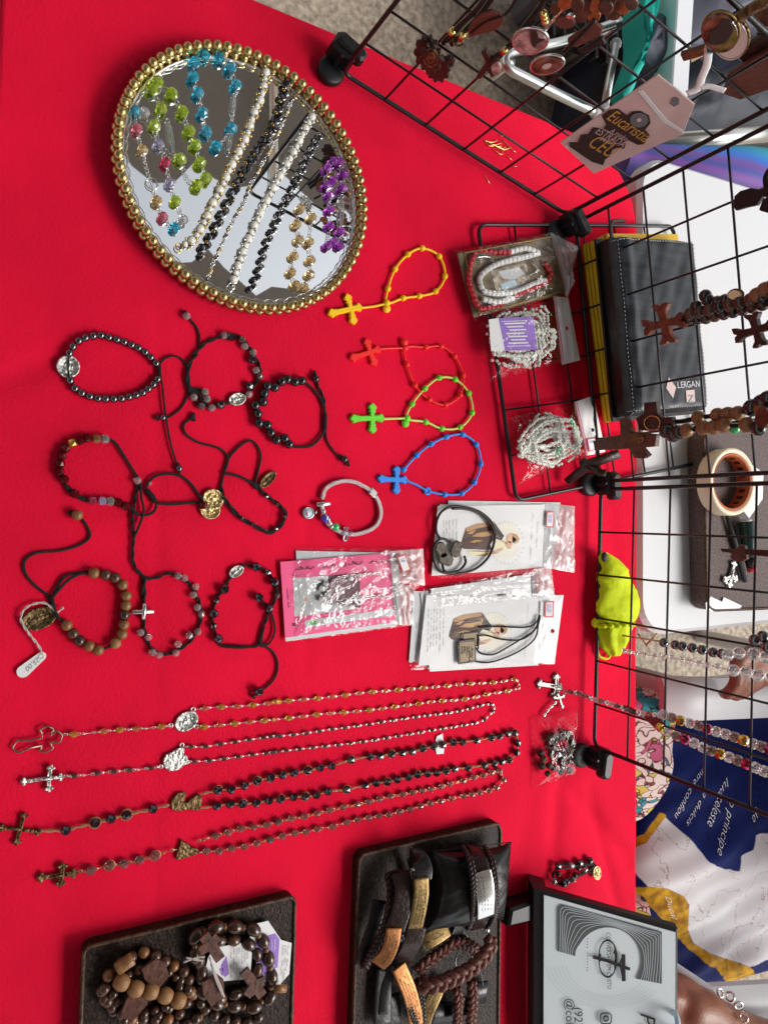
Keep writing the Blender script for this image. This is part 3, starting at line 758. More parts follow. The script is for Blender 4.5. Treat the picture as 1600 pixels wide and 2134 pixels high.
ccord(T, zA, [(1068, 1500), (950, 1310), (880, 1208), (800, 1180), (650, 1175), (525, 1215), (440, 1320), (420, 1450), (460, 1540), (545, 1645), (640, 1690), (770, 1695), (905, 1706), (1000, 1745), (1060, 1800), (1130, 1815), (1200, 1788), (1225, 1725), (1200, 1650), (1150, 1600)], .0011, .0022)
ccord(T, zA, [(440, 1490), (500, 1600), (620, 1680), (690, 1692)], .0017, .0020, name='wrapped_cord', twist=1)
put_beads(T, zA, [(1068, 1525)], 'crystal_clear', .0034, 'gem', axes=[V((0, 1, 0))]); end_knot(T, zA, (1062, 1490)); put_beads(T, zA, [(1170, 1548)], 'crystal_clear', .0020, 'gem', axes=[V((0, 1, 0))])
knot(T, zA, (1150, 1605), (1215, 1700), .0030)
ccord(T, zA, [(1130, 1590), (1200, 1500), (1300, 1470), (1420, 1485), (1510, 1550), (1600, 1672), (1650, 1710)], .0011, .0022); ccord(T, zA, [(1220, 1712), (1350, 1722), (1560, 1708), (1640, 1720)], .0012, .0022)
c1 = P(*zB([(330, 1345)])[0], 0); c2 = P(*zB([(312, 1410)])[0], 0)
medal(T, c1, .0094, .0090, V((1, 1, 0)), 'gold_relief', .0018, z=.0016); medal(T, c2, .0094, .0090, V((1, 1, 0)), 'gold_relief', .0018, z=.0004)
bead(T, 'gem', 'crystal_garnet', P(*zB([(268, 1385)])[0], .0055), .0040, V((1, 0, 0)))
# clear crystal cross bracelet
CB = [(935, 480), (972, 492), (1035, 540), (1022, 585), (1045, 655), (1066, 692), (1047, 790), (1000, 812), (938, 860), (925, 908), (832, 920), (795, 905), (772, 820), (730, 795)]
T = thing('bead_bracelet', 'clear crystal bracelet on black cord with a small silver cross', 'bracelet', cen(CB, zC), GB)
put_beads(T, zC, CB, 'crystal_rose', .0034, 'gem')
ccord(T, zC, [(745, 610), (748, 740), (762, 830), (800, 890), (870, 918), (930, 895), (1000, 850), (1052, 765), (1065, 680), (1042, 590), (1000, 525), (940, 487), (885, 465), (820, 490), (755, 490), (690, 410), (690, 270), (685, 150), (705, 30), (722, -40)], .0013, .0018, twist=1)
ccord(T, zC, [(750, 480), (745, 610)], .0019, .002, twist=1, name='wrapped_cord')
ccord(T, zC, [(690, 270), (722, 200), (747, 120), (735, 50), (728, -40)], .0010, .0030)
h0, h1, v0, v1 = PZ(zC([(678, 681), (802, 679), (752, 634), (745, 722)]), .0034)
mb = MB(); mb.tube([h0, h0.lerp(h1, .02), h0.lerp(h1, .98), h1], [.0016, .0021, .0021, .0016], 10); mb.tube([v0, v1], .0021, 10); part(T, 'cross', mb, 'silver')
# wooden bead bracelet
WB = [(470, 465), (535, 475), (588, 490), (630, 530), (650, 590), (648, 645), (640, 697), (637, 752), (627, 805), (590, 855), (495, 893), (443, 870), (390, 840), (355, 800), (320, 755)]
T = thing('bead_bracelet', 'round wooden bead bracelet with an oval medal and a white price tag', 'bracelet', cen(WB, zC), GB)
w_ = PZ(zC(WB), .0042); tg = tangents(w_); wm = ['wood_bead', 'wood_bead_brown', 'wood_bead_brown', 'wood_bead', 'wood_bead', 'wood_bead', 'wood_bead_dark', 'wood_bead', 'wood_bead', 'wood_bead_light', 'wood_bead', 'wood_bead', 'wood_bead_dark', 'wood_bead_brown', 'wood_bead']
for i, p in enumerate(w_): bead(T, 'ball', wm[i], p, .0046, tg[i])
ccord(T, zC, WB + [(300, 735), (262, 695), (238, 610)], .0012, .0035); ccord(T, zC, [(236, 605), (300, 490), (380, 465), (470, 455)], .0011, .0020); ccord(T, zC, [(240, 600), (320, 510), (400, 468), (470, 465)], .0011, .0030)
ccord(T, zC, [(235, 600), (150, 540), (92, 470), (85, 400), (150, 352), (280, 340), (390, 308), (447, 262), (432, 205), (405, 165)], .0010, .0013)
knot(T, zC, (228, 600), (245, 660), .0022); put_beads(T, zC, [(378, 143)], 'wood_bead', .0045, axes=[V((0, 1, 0))]); end_knot(T, zC, (342, 128), r=.0026)
d_ = P(*zC([(240, 690)])[0], 0) - P(*zC([(90, 745)])[0], 0)
medal(T, cen([(165, 716)], zC), .0134, .0088, d_, 'bronze', .0022, z=.0006)
ccord(T, zC, [(300, 655), (262, 684), (235, 655), (180, 628), (95, 655), (64, 720), (105, 795), (160, 865), (184, 915)], .0009, .0034, 'white_string', name='tag_string', twist=1)
a, b = PZ(zC([(180, 925), (78, 1010)]), 0); f = frame(a, b - a, V((1, 0, 0))); Lt = (b - a).length; poly = []
for i in range(13): an = math.radians(-90 + 15 * i); poly.append((Lt + .0048 * math.cos(an), .0048 * math.sin(an)))
for i in range(9): an = math.radians(90 + 22.5 * i); poly.append((.0008 + .0042 * math.cos(an), .0035 * math.sin(an)))
o = part(T, 'price_tag', MB().prism(poly, f, .0007, .0006), 'paper')
mb = MB(); ft = frame(a + (b - a) * 1.08, a - b, V((-1, 0, 0))); text_mesh(mb, '25,00', lambda x, y: f(Lt * .12 + x, -.0016 + y, .0015), .0056, shear=.3); part(T, 'price_lettering', mb, 'ink_grey')
part(T, 'tag_eyelet', MB().torus(f(.0005, 0, .0014), Z, .0018, .0005, 12, 5), 'paper_grey')
# black bracelet with silver beads and oval silver medal
T = thing('bead_bracelet', 'black cord bracelet with black and silver beads beside the pink cards', 'bracelet', cen([(1150, 620), (1480, 700)], zC), GB)
ccord(T, zC, [(1290, 425), (1370, 430), (1435, 463), (1482, 530), (1480, 600), (1440, 690), (1410, 770), (1385, 862), (1290, 876), (1180, 868), (1155, 825), (1130, 760), (1130, 690), (1150, 610), (1200, 540), (1240, 470)], .0013, .0018, closed=True, twist=1)
put_beads(T, zC, [(1370, 430), (1470, 515), (1195, 555), (1135, 690), (1160, 830), (1440, 660), (1385, 600)], 'black_crystal', .0045, 'gem'); put_beads(T, zC, [(1435, 460), (1150, 615), (1135, 760)], 'hematite', .0033, 'gem'); put_beads(T, zC, [(1487, 588)], 'crystal_smoke', .0030, 'gem', axes=[V((0, 1, 0))])
medal(T, cen([(1256, 455)], zC), .0072, .0048, V((-.6, 1, 0)), 'silver_relief', .0022, z=.0012)
ccord(T, zC, [(1385, 860), (1440, 858), (1474, 790), (1462, 710), (1440, 660), (1385, 600)], .0010, .0022); ccord(T, zC, [(1385, 865), (1450, 890), (1489, 960), (1472, 1050), (1395, 1125)], .0010, .0013)
put_beads(T, zC, [(1385, 1123)], 'black_crystal', .0048, 'gem', axes=[V((0, 1, 0))]); end_knot(T, zC, (1355, 1148)); knot(T, zC, (1180, 869), (1290, 876), .0019); knot(T, zC, (1412, 765), (1390, 850), .0019)
# clear crystal bracelet with silver oval medal
KB = [('crystal_rose', (408, 252)), ('black_crystal', (452, 262)), ('crystal_smoke', (525, 280)), ('crystal_rose', (545, 325)), ('crystal_rose', (600, 365)), ('black_crystal', (595, 415)), ('crystal_rose', (620, 485)), ('crystal_smoke', (645, 525)), ('black_crystal', (577, 590)), ('crystal_rose', (572, 645)),
      ('black_crystal', (385, 715)), ('crystal_rose', (325, 735)), ('crystal_smoke', (255, 725)), ('crystal_rose', (205, 665)), ('crystal_rose', (280, 630)), ('crystal_rose', (292, 675)), ('crystal_rose', (158, 122))]
T = thing('bead_bracelet', 'clear and black crystal cord bracelet with a small oval silver medal', 'bracelet', cen([b for _, b in KB], zB), GB)
w_ = PZ(zB([b for _, b in KB]), .0032); tg = tangents(w_)
for i, p in enumerate(w_): bead(T, 'gem', KB[i][0], p, .0043 if 'black' in KB[i][0] else .0036, tg[i])
ccord(T, zB, [(460, 252), (390, 262), (290, 300), (220, 370), (170, 460), (163, 560), (180, 612), (235, 640), (290, 720), (380, 718), (490, 680), (560, 640), (620, 570), (648, 480), (612, 390), (560, 310), (510, 262)], .0014, .0020, closed=True, twist=1)
ccord(T, zB, [(222, 372), (172, 460), (163, 560), (182, 612)], .0019, .0024, name='wrapped_cord', twist=1); ccord(T, zB, [(240, 330), (242, 255), (218, 190), (165, 132)], .0010, .0014); end_knot(T, zB, (148, 98)); ccord(T, zB, [(182, 612), (230, 610), (280, 632), (300, 680), (250, 720), (205, 670), (182, 612)], .0011, .0016)
end_knot(T, zB, (180, 608), r=.0035)
medal(T, cen([(490, 681)], zB), .0082, .0056, V((-.3, 1, 0)), 'silver_relief', .0022, z=.0014)
# black round bead bracelet
NB = [(925, 555), (880, 562), (828, 545), (790, 560), (745, 600), (695, 590), (675, 640), (668, 695), (615, 720), (632, 775), (640, 838), (695, 850), (718, 900), (757, 950), (812, 938), (840, 978)]
T = thing('bead_bracelet', 'glossy black round bead bracelet in a zigzag on black cord', 'bracelet', cen(NB, zB), GB)
put_beads(T, zB, NB, 'black_bead', .0044)
ccord(T, zB, NB + [(875, 995), (980, 990), (1050, 930), (1080, 860), (1082, 780), (1052, 680), (1000, 612), (945, 565)], .0012, .0022)
knot(T, zB, (1080, 775), (1078, 875), .0028); ccord(T, zB, [(1078, 740), (1070, 670), (1040, 605), (1018, 550), (1010, 500)], .0013, .0016, twist=1); ccord(T, zB, [(1080, 880), (1095, 960), (1150, 1040), (1200, 1075)], .0010, .0013)
put_beads(T, zB, [(1018, 542), (1208, 1078)], 'black_bead', .0036, axes=[V((1, 0, 0))] * 2); end_knot(T, zB, (1010, 498)); end_knot(T, zB, (1228, 1100), r=.0028); end_knot(T, zB, (1180, 1062), r=.0026)
# black cord bracelet with small silver beads
T = thing('bead_bracelet', 'thin black cord bracelet with tiny silver beads and an oval bronze medal', 'bracelet', cen([(400, 1000), (800, 1560)], zB), GB)
ccord(T, zB, [(620, 1250), (690, 1320), (770, 1380), (815, 1430), (800, 1500), (740, 1560), (680, 1560), (600, 1515), (520, 1470), (460, 1410), (410, 1340), (385, 1270)], .0018, .0020, name='knotted_cord', twist=1)
ccord(T, zB, [(385, 1270), (402, 1190), (430, 1090), (480, 1020), (560, 958), (612, 970), (650, 1040), (640, 1130), (612, 1235)], .0010, .0014); ccord(T, zB, [(400, 1172), (500, 1190), (600, 1240), (625, 1260)], .0012, .0026)
ccord(T, zB, [(405, 1170), (432, 1100), (420, 1042), (360, 1000), (240, 968), (152, 910), (138, 850), (190, 800)], .0010, .0016); end_knot(T, zB, (198, 795), r=.0030); end_knot(T, zB, (205, 775), r=.0016); end_knot(T, zB, (612, 1245), r=.0034)
put_beads(T, zB, [(405, 1335), (465, 1405), (685, 1555), (755, 1540), (807, 1460), (765, 1380)], 'hematite', .0022, 'gem', z=.0036); put_beads(T, zB, [(600, 1512), (525, 1472), (690, 1325)], 'black_crystal', .0024, 'gem', z=.0036)
d_ = P(*zB([(745, 1165)])[0], 0) - P(*zB([(640, 1270)])[0], 0); medal(T, cen([(694, 1214)], zB), .0105, .0046, d_, 'bronze', .0022, z=.0008)
# silver charm bracelet
T = thing('charm_bracelet', 'silver snake chain bracelet with blue and green charms', 'bracelet', cen([(1060, 1230), (1450, 1580)], zB), GB)
ring = PZ(zB([(1060, 1345), (1085, 1275), (1160, 1232), (1250, 1225), (1340, 1260), (1400, 1310), (1440, 1372), (1450, 1450), (1420, 1520), (1350, 1562), (1260, 1580), (1180, 1562), (1105, 1515), (1068, 1440), (1060, 1380)]), .0030)
cord(T, ring, .0021, 'snake_silver', 'snake_chain', n=10)
p = P(*zB([(1395, 1302)])[0], .0032); tt = (P(*zB([(1430, 1340)])[0], 0) - P(*zB([(1360, 1270)])[0], 0)); an = math.atan2(tt.y, tt.x)
part(T, 'clasp', MB().box(p, (.0085, .0070, .0056), Matrix.Rotation(an, 3, 'Z'), .0012), 'silver')
a, b = PZ(zB([(1022, 1380), (1112, 1376)]), .0036); part(T, 'spacer_charm', MB().tube([a, a.lerp(b, .04), a.lerp(b, .96), b], [.0018, .0024, .0024, .0018], 10), 'silver')
medal(T, cen([(965, 1437)], zB), .0058, .0056, V((0, 1, 0)), 'silver', .0016, name='disc_charm', figure=False, z=.0006)
mb = MB(); q = P(*zB([(965, 1437)])[0], .0022); mb.tube([q, q + Z * .0004], .0045, 20); part(T, 'disc_enamel', mb, 'enamel_pale')
mb = MB(); mb.ball(P(*zB([(960, 1445)])[0], .0027), (.0018, .0012, .0003), 8, 5); part(T, 'disc_figure', mb, 'ink_red')
part(T, 'charm_loop', MB().torus(P(*zB([(1020, 1432)])[0], .002), V((.3, 1, .2)), .0020, .0005, 12, 5), 'silver')
mb = MB(); q = P(*zB([(1082, 1472)])[0], .0042); ax = V((.55, .0, .05)).normalized(); mb.torus(q + V((.0012, .001, 0)), V((.4, -1, .3)), .0040, .0010, 16, 6); mb.torus(q - V((.0012, .001, 0)), V((.4, -1, .3)), .0040, .0010, 16, 6); part(T, 'charm_rim', mb, 'silver')
bead(T, 'barrel', 'enamel_blue', q, .0040, V((.4, -1, .3))); bead(T, 'ball', 'silver', P(*zB([(1068, 1425)])[0], .0034), .0026, V((1, 0, 0))); bead(T, 'ball', 'silver', P(*zB([(1110, 1505)])[0], .0034), .0028, V((1, 0, 0)))
bead(T, 'barrel', 'enamel_green', P(*zB([(1148, 1530)])[0], .0038), .0038, V((.6, 1, 0))); bead(T, 'barrel', 'silver', P(*zB([(1122, 1528)])[0], .0036), .0034, V((.6, 1, 0)), .4)
for a in range(4):
    q = P(*zB([(1220 + 24 * math.cos(a * 1.57), 1572 + 30 * math.sin(a * 1.57))])[0], .0036); bead(T, 'gem', 'crystal_lavender', q, .0026)
part(T, 'flower_rim', MB().torus(P(*zB([(1218, 1600)])[0], .0032), V((.3, .5, 1)), .0034, .0008, 14, 5), 'silver')

# ================================================================ FOUR LONG ROSARIES
r1 = zm(0, 1380, 2.6667); r2 = zm(560, 1380, 2.2857)
def cruc(T, zf, c, tips, m, wd=.0042, style='bud', z=.0006, t=.0024, corpus=True):
    """tips: foot, head, two arms"""
    c0, a, b, u, d = [V((p.x, p.y, 0)) for p in PZ(zf([c] + tips), z if z > .01 else 0)]
    mb = MB()
    for tip in (a, b, u, d):
        dd = tip - c0; L = dd.length; dd.normalize(); rot = Matrix.Rotation(math.atan2(dd.y, dd.x), 3, 'Z')
        if style == 'open':
            if tip is a: mb.tube([V((x, y, 0)) for x, y in fancy_cross(c0, a, b, u, d, wd)], .00085, 6, closed=True)
        else:
            mb.box(c0 + dd * (L * .5) + Z * (z + t / 2), (L, wd * (.75 if style == 'bud' else 1), t), rot, .0005)
            if style == 'bud':
                e = c0 + dd * (L - wd * .35) + Z * (z + t / 2); s_ = V((-dd.y, dd.x, 0))
                for q in (e + dd * wd * .3, e + s_ * wd * .55 - dd * wd * .1, e - s_ * wd * .55 - dd * wd * .1): mb.ball(q, (wd * .40, wd * .40, t * .6), 9, 6)
            if style == 'flare':
                e = c0 + dd * L; s_ = V((-dd.y, dd.x, 0)); mb.prism([(L * .55, -wd * .45), (L, -wd * .95), (L, wd * .95), (L * .55, wd * .45)], lambda x, y, zz, dd=dd, s_=s_: c0 + dd * x + s_ * y + Z * (zz + z), t, .0001)
    if style == 'open':
        for i in range(len(mb.v)): mb.v[i] = mb.v[i] + Z * (z + t / 2)
    o = part(T, 'crucifix', mb, m)
    if corpus and style != 'open':
        f = MB(); zz = z + t; ax = (b - a).normalized()
        f.tube([c0 + ax * .002 + Z * zz, c0 - ax * .003 + Z * (zz + .0003), c0 - ax * .009 + Z * zz], [.0012, .0014, .0007], 7); f.ball(c0 + ax * .0035 + Z * (zz + .0004), .0012, 8, 6)
        f.tube([c0.lerp(u, .75) + Z * zz, c0 + ax * .0012 + Z * (zz + .0003), c0.lerp(d, .75) + Z * zz], [.0005, .0008, .0005], 6)
        f2 = bpy.data.objects.new('corpus', f.mesh('corpus', m, worg(o))); f2.parent = o; COL.objects.link(f2)
def shape_medal(T, zf, poly, m, name='centre_medal', t=.0024, z=.0004):
    w_ = PZ(zf(poly), 0); 
    area = sum(w_[i].x * w_[(i + 1) % len(w_)].y - w_[(i + 1) % len(w_)].x * w_[i].y for i in range(len(w_)))
    if area < 0: w_ = w_[::-1]
    return part(T, name, MB().prism([(p.x, p.y) for p in w_], lambda x, y, zz: V((x, y, zz + z)), t, 0, .0006), m)
def eyepins(T, pts, m, r=.0010, wire=.00032, name='chain'):
    """bead-to-bead wire with a loop at each end"""
    mb = MB()
    for a, b in zip(pts, pts[1:]):
        d = b - a; L = d.length
        if L < 1e-6: continue
        d = d / L
        k = max(2, int(round(L / .0036)))
        mb.tube([a, b], wire, 5)
        for i in range(1, k):
            mb.torus(a + d * (L * i / k), Z if i % 2 else (V((-d.y, d.x, 0)) + Z * .5), r, wire, 8, 4, 1.25, d)
    return part(T, name, mb, m)
GR_ = 'long rosaries laid across the red cloth'
# 1 amber
up1 = PZ(r1([(1095, 262), (1200, 250), (1330, 245), (1490, 230), (1560, 218)]) + r2([(0, 192), (120, 182), (235, 172), (340, 160), (440, 147), (540, 138), (650, 130), (740, 122), (845, 113), (950, 102), (1070, 97), (1130, 88), (1165, 80), (1192, 95)]), .0022)
lo1 = PZ(r2([(1192, 95), (1190, 120), (1150, 135), (1050, 150), (980, 168), (900, 180), (800, 186), (710, 198), (610, 212), (510, 225), (360, 240), (260, 246), (70, 270), (10, 275)]) + r1([(1510, 320), (1370, 335), (1225, 350), (1140, 360), (1090, 355)]), .0022)
st1 = PZ(r1([(345, 400), (412, 402), (495, 395), (580, 384), (668, 376), (760, 370), (835, 366), (900, 358), (965, 352)]), .0022)
T = thing('rosary', 'amber and orange bead rosary with an open outline cross', 'rosary', P(400, 1500, 0), GR_)
cruc(T, r1, (255, 433), [(72, 472), (345, 402), (264, 352), (260, 494)], 'rose_dark', .0058, 'open')
medal(T, cen([(1035, 325)], r1), .0105, .0082, V((-.5, 1, 0)), 'silver_relief', .0022, z=.0005, name='centre_medal')
for a, b in (((1075, 262), (1,)), ((1092, 358), (1,)), ((950, 352), (1,))): part(T, 'medal_loop', MB().torus(P(*r1([a])[0], .0016), Z, .0018, .0005, 12, 5), 'silver')
for pth, nb in ((up1, 26), (lo1, 26)):
    rs = resample(smooth(pth, 6), n=nb * 2)
    eyepins(T, rs, 'silver'); tg = tangents(rs)
    for i in range(1, len(rs), 2): bead(T, 'gem', 'crystal_amber' if (i // 2) % 2 else 'crystal_orange', rs[i], .0029 if (i // 2) % 2 else .0024, tg[i], 1.2)
eyepins(T, st1, 'silver'); tg = tangents(st1)
for i, m in ((1, 'crystal_amber'), (3, 'crystal_orange'), (4, 'crystal_amber'), (5, 'crystal_orange'), (7, 'crystal_amber')): bead(T, 'gem', m, st1[i], .0027, tg[i], 1.25)
# 2 small smoky
up2 = PZ(r1([(1020, 468), (1120, 472), (1200, 460), (1350, 437), (1480, 417), (1560, 405)]) + r2([(0, 357), (150, 342), (300, 320), (450, 300), (600, 276), (750, 255), (880, 238), (960, 220), (1040, 200), (1078, 207)]), .0020)
lo2 = PZ(r2([(1078, 207), (1062, 242), (1010, 283), (920, 302), (800, 321), (650, 347), (500, 372), (350, 392), (150, 414), (0, 432)]) + r1([(1550, 495), (1400, 516), (1250, 537), (1150, 550), (1040, 552)]), .0020)
st2 = PZ(r1([(345, 634), (415, 631), (490, 626), (545, 616), (590, 613), (635, 608), (680, 604), (722, 600), (790, 594), (840, 588), (900, 580)]), .0020)
T = thing('rosary', 'small smoky bead rosary on silver chain with a silver crucifix', 'rosary', P(400, 1560, 0), GR_)
cruc(T, r1, (272, 640), [(122, 660), (350, 632), (287, 572), (274, 710)], 'silver_relief', .0038, 'bud')
shape_medal(T, r1, [(905, 545), (912, 580), (940, 602), (985, 598), (1020, 570), (1045, 555), (1040, 515), (1020, 510), (1025, 470), (1000, 468), (960, 492), (920, 510)], 'silver_relief')
for a in ((1012, 460), (1042, 555), (895, 580)): part(T, 'medal_loop', MB().torus(P(*r1([a])[0], .0016), Z, .0016, .0005, 12, 5), 'silver')
for pth, nb in ((up2, 27), (lo2, 27)):
    rs = resample(smooth(pth, 6), n=nb * 2); eyepins(T, rs, 'silver', .0009); tg = tangents(rs)
    for i in range(1, len(rs), 2): bead(T, 'gem', 'crystal_brown' if i % 6 else 'crystal_smoke', rs[i], .0021, tg[i], 1.15)
eyepins(T, st2, 'silver', .0012); tg = tangents(st2)
for i in (1, 3, 5, 7, 9): bead(T, 'gem', 'crystal_brown', st2[i], .0023, tg[i], 1.1)
# 3 black with tan cord
b3 = r1([(1205, 798), (1280, 788), (1350, 787), (1425, 782), (1495, 768), (1560, 760)])[::1]
k3 = [(1212, 712), (1285, 705), (1360, 685), (1430, 660), (1505, 640), (1572, 625)]
k3b = [(10, 552), (65, 535), (122, 527), (187, 515), (245, 502), (300, 493), (393, 465), (483, 450), (530, 447), (585, 437), (635, 430), (683, 425), (735, 412), (785, 400), (828, 393), (878, 382), (922, 380), (990, 372), (1060, 360), (1098, 352), (1138, 340), (1172, 337), (1185, 385), (1180, 430), (1145, 465), (1108, 473), (1072, 482), (1027, 490), (948, 503), (885, 507), (845, 518), (800, 527), (755, 530), (708, 535), (665, 548), (612, 558), (565, 570), (512, 575), (460, 585), (372, 607), (283, 615), (228, 632), (175, 640), (118, 642), (57, 652)]
pts3 = PZ(r1(k3) + r2(k3b) + b3[::-1], .0034)
T = thing('rosary', 'faceted black bead rosary strung on tan cord with a bronze crucifix', 'rosary', P(400, 1640, 0), GR_)
tg = tangents(pts3)
for i, p in enumerate(pts3): bead(T, 'gem', 'black_crystal', p, .0042, tg[i])
sa3, sb3 = P(*r1([(1110, 735)])[0], .003), P(*r1([(1110, 812)])[0], .003)
cord(T, [sa3] + pts3 + [sb3], .0010, 'tan_cord', n=6, twist=1)
for i in range(0, len(pts3), 3): part(T, 'cord_loop', MB().torus(pts3[i] + V((0, 0, -.0004)), Z, .0040, .0005, 16, 5), 'tan_cord')
st3 = PZ(r1([(225, 938), (330, 936), (368, 934), (450, 912), (530, 893), (618, 870), (705, 848), (780, 830), (852, 815), (940, 792)]), .0030)
cord(T, st3, .0013, 'tan_cord', n=6, twist=1); tg = tangents(st3)
for i in (2, 4, 5, 6, 8): bead(T, 'gem', 'black_crystal', st3[i], .0042, tg[i])
for i in (4, 6): part(T, 'cord_loop', MB().torus(st3[i], Z, .0046, .0005, 16, 5), 'tan_cord')
cruc(T, r1, (112, 922), [(0, 914), (225, 940), (140, 836), (92, 1005)], 'bronze', .0036, 'bud')
shape_medal(T, r1, [(945, 795), (960, 820), (1010, 822), (1040, 812), (1095, 820), (1120, 790), (1120, 745), (1100, 728), (1062, 752), (1040, 775), (1022, 770), (1025, 745), (1040, 730), (1020, 718), (985, 722), (955, 760)], 'bronze')
q = [P(*r2([a])[0], .0012) for a in ((800, 352), (828, 340), (830, 372), (815, 388), (835, 405), (832, 436), (800, 438), (792, 412), (806, 392), (794, 372))]
area = sum(q[i].x * q[(i + 1) % 10].y - q[(i + 1) % 10].x * q[i].y for i in range(10)); q = q if area > 0 else q[::-1]
part(T, 'paper_tag', MB().prism([(p.x, p.y) for p in q], lambda x, y, z: V((x, y, z + .001)), .0004), 'paper')
# 4 smoky with copper chain
k4 = [(1200, 965), (1270, 945), (1340, 925), (1410, 915), (1485, 905), (1550, 885)]
k4b = [(45, 760), (108, 745), (170, 735), (232, 720), (290, 705), (357, 690), (422, 678), (476, 665), (527, 652), (580, 638), (638, 630), (685, 620), (730, 612), (772, 605), (820, 593), (862, 580), (925, 565), (975, 548), (1020, 540), (1060, 525), (1100, 518), (1120, 560), (1085, 597), (1050, 610), (1005, 620), (968, 630), (928, 637), (870, 650), (820, 662), (770, 672), (722, 685), (675, 700), (622, 712), (575, 725), (525, 732), (478, 740), (425, 750), (372, 762), (305, 783), (235, 795), (180, 808), (125, 815), (68, 828), (10, 845)]
k4c = [(1500, 985), (1430, 1005), (1360, 1025), (1290, 1035), (1220, 1050), (1150, 1050)]
pts4 = PZ(r1(k4) + r2(k4b) + r1(k4c), .0032); T = thing('rosary', 'smoky clear bead rosary on copper chain, nearest the brown trays', 'rosary', P(400, 1720, 0), GR_)
tg = tangents(pts4)
for i, p in enumerate(pts4): bead(T, 'gem', 'crystal_smoke', p, .0034, tg[i])
eyepins(T, [P(*r1([(1085, 1000)])[0], .003)] + pts4 + [P(*r1([(1060, 1070)])[0], .003)], 'copper_chain', .0012, .0004)
st4 = PZ(r1([(420, 1165), (508, 1158), (560, 1142), (610, 1130), (692, 1120), (778, 1100), (865, 1075), (930, 1050), (985, 1040)]), .0032); eyepins(T, st4, 'copper_chain', .0013, .0004); tg = tangents(st4)
for i in (1, 3, 4, 5, 6): bead(T, 'gem', 'crystal_smoke', st4[i], .0040, tg[i])
for i in (3, 6): part(T, 'wire_loop', MB().torus(st4[i], Z, .0044, .0004, 16, 5), 'copper_chain')
cruc(T, r1, (345, 1176), [(215, 1192), (425, 1165), (349, 1116), (333, 1236)], 'bronze', .0046, 'bud', corpus=True)
shape_medal(T, r1, [(975, 1080), (985, 1095), (1060, 1072), (1105, 1050), (1095, 1030), (1065, 1020), (1005, 980), (1000, 1005), (985, 1040)], 'bronze')
# ================================================================ BAGGED ROSARIES ON THE FLAT GRID
def qz(l, zf, z): return PZ(zf(l), z)
BZ = .0095
def beadrun(T, zf, l, m, r, z, shape='ball', name='bead', sq=1.0):
    w_ = resample(smooth(PZ(zf(l), z), 6), step=r * 1.9); tg = tangents(w_)
    for i, p in enumerate(w_): bead(T, shape, m, p, r, tg[i], sq, name)
# boxed red/white rosary
cs = qz([(778, 128), (1292, 32), (1372, 352), (870, 486)], z4, BZ)
T = thing('boxed_rosary', 'red and white bead rosary in a clear box inside a clear bag', 'boxed rosary', sum(cs, V((0, 0, 0))) / 4)
slab(T, 'backing_card', cs, mat('card_tan', (.22, .17, .10), .5, noise=(60, .5)), .0008)
q = quadmap(cs)
part(T, 'box_rim', MB().tube([q(u, v, .006) for u, v in ((.03, .03), (.03, .97), (.97, .97), (.97, .03))], .0012, 6, closed=True), 'gold_plate')
flat(T, 'picture_card', [[(.36, .28), (.36, .66), (.74, .66), (.74, .28)]], q, mat('picture', (.42, .36, .27), .35, noise=(120, .6)), .0012)
flat(T, 'picture_figure', [[(.40, .36), (.40, .58), (.52, .62), (.58, .5), (.52, .38)]], q, 'paper_grey', .0014); flat(T, 'picture_robe', [[(.60, .34), (.58, .5), (.68, .52), (.70, .36)]], q, 'enamel_pale', .0014)
ZB = BZ + .004
for l, m in (([(905, 108), (985, 122), (1062, 120)], 'red_bead'), ([(1080, 118), (1160, 100), (1222, 122)], 'white_bead'), ([(1222, 130), (1150, 150), (1010, 185), (930, 232), (905, 265)], 'white_bead'),
             ([(872, 130), (850, 195), (845, 275), (862, 345), (882, 402), (905, 436)], 'red_bead'), ([(925, 436), (1022, 424)], 'red_bead'), ([(905, 285), (925, 335), (1000, 352), (1110, 340), (1200, 300), (1262, 282)], 'white_bead'),
             ([(1100, 362), (1190, 325), (1250, 300), (1298, 250), (1270, 190)], 'red_bead'), ([(930, 385), (1000, 400), (1080, 380)], 'white_bead')):
    beadrun(T, z4, l, m, .0030, ZB, 'cyl', sq=.85)
mb = MB()
for l in ([(880, 150), (960, 150), (990, 200)], [(1190, 180), (1230, 220), (1180, 250)]): mb.tube(smooth(qz(l, z4, ZB), 5), .0006, 5)
part(T, 'chain', mb, 'silver')
sheet(T, 'box_lid', [p + Z * .008 for p in cs], 'clear_film_soft', 20, .0012, .002, 3)
sheet(T, 'bag', qz([(762, 118), (1300, 8), (1382, 368), (872, 500)], z4, BZ), 'clear_film_mid', 40, .0022, .0105, 4)
sheet(T, 'bag_flap', qz([(1292, 10), (1452, 88), (1392, 372), (1380, 365)], z4, BZ + .002), 'milky_bag', 16, .003, .004, 5)
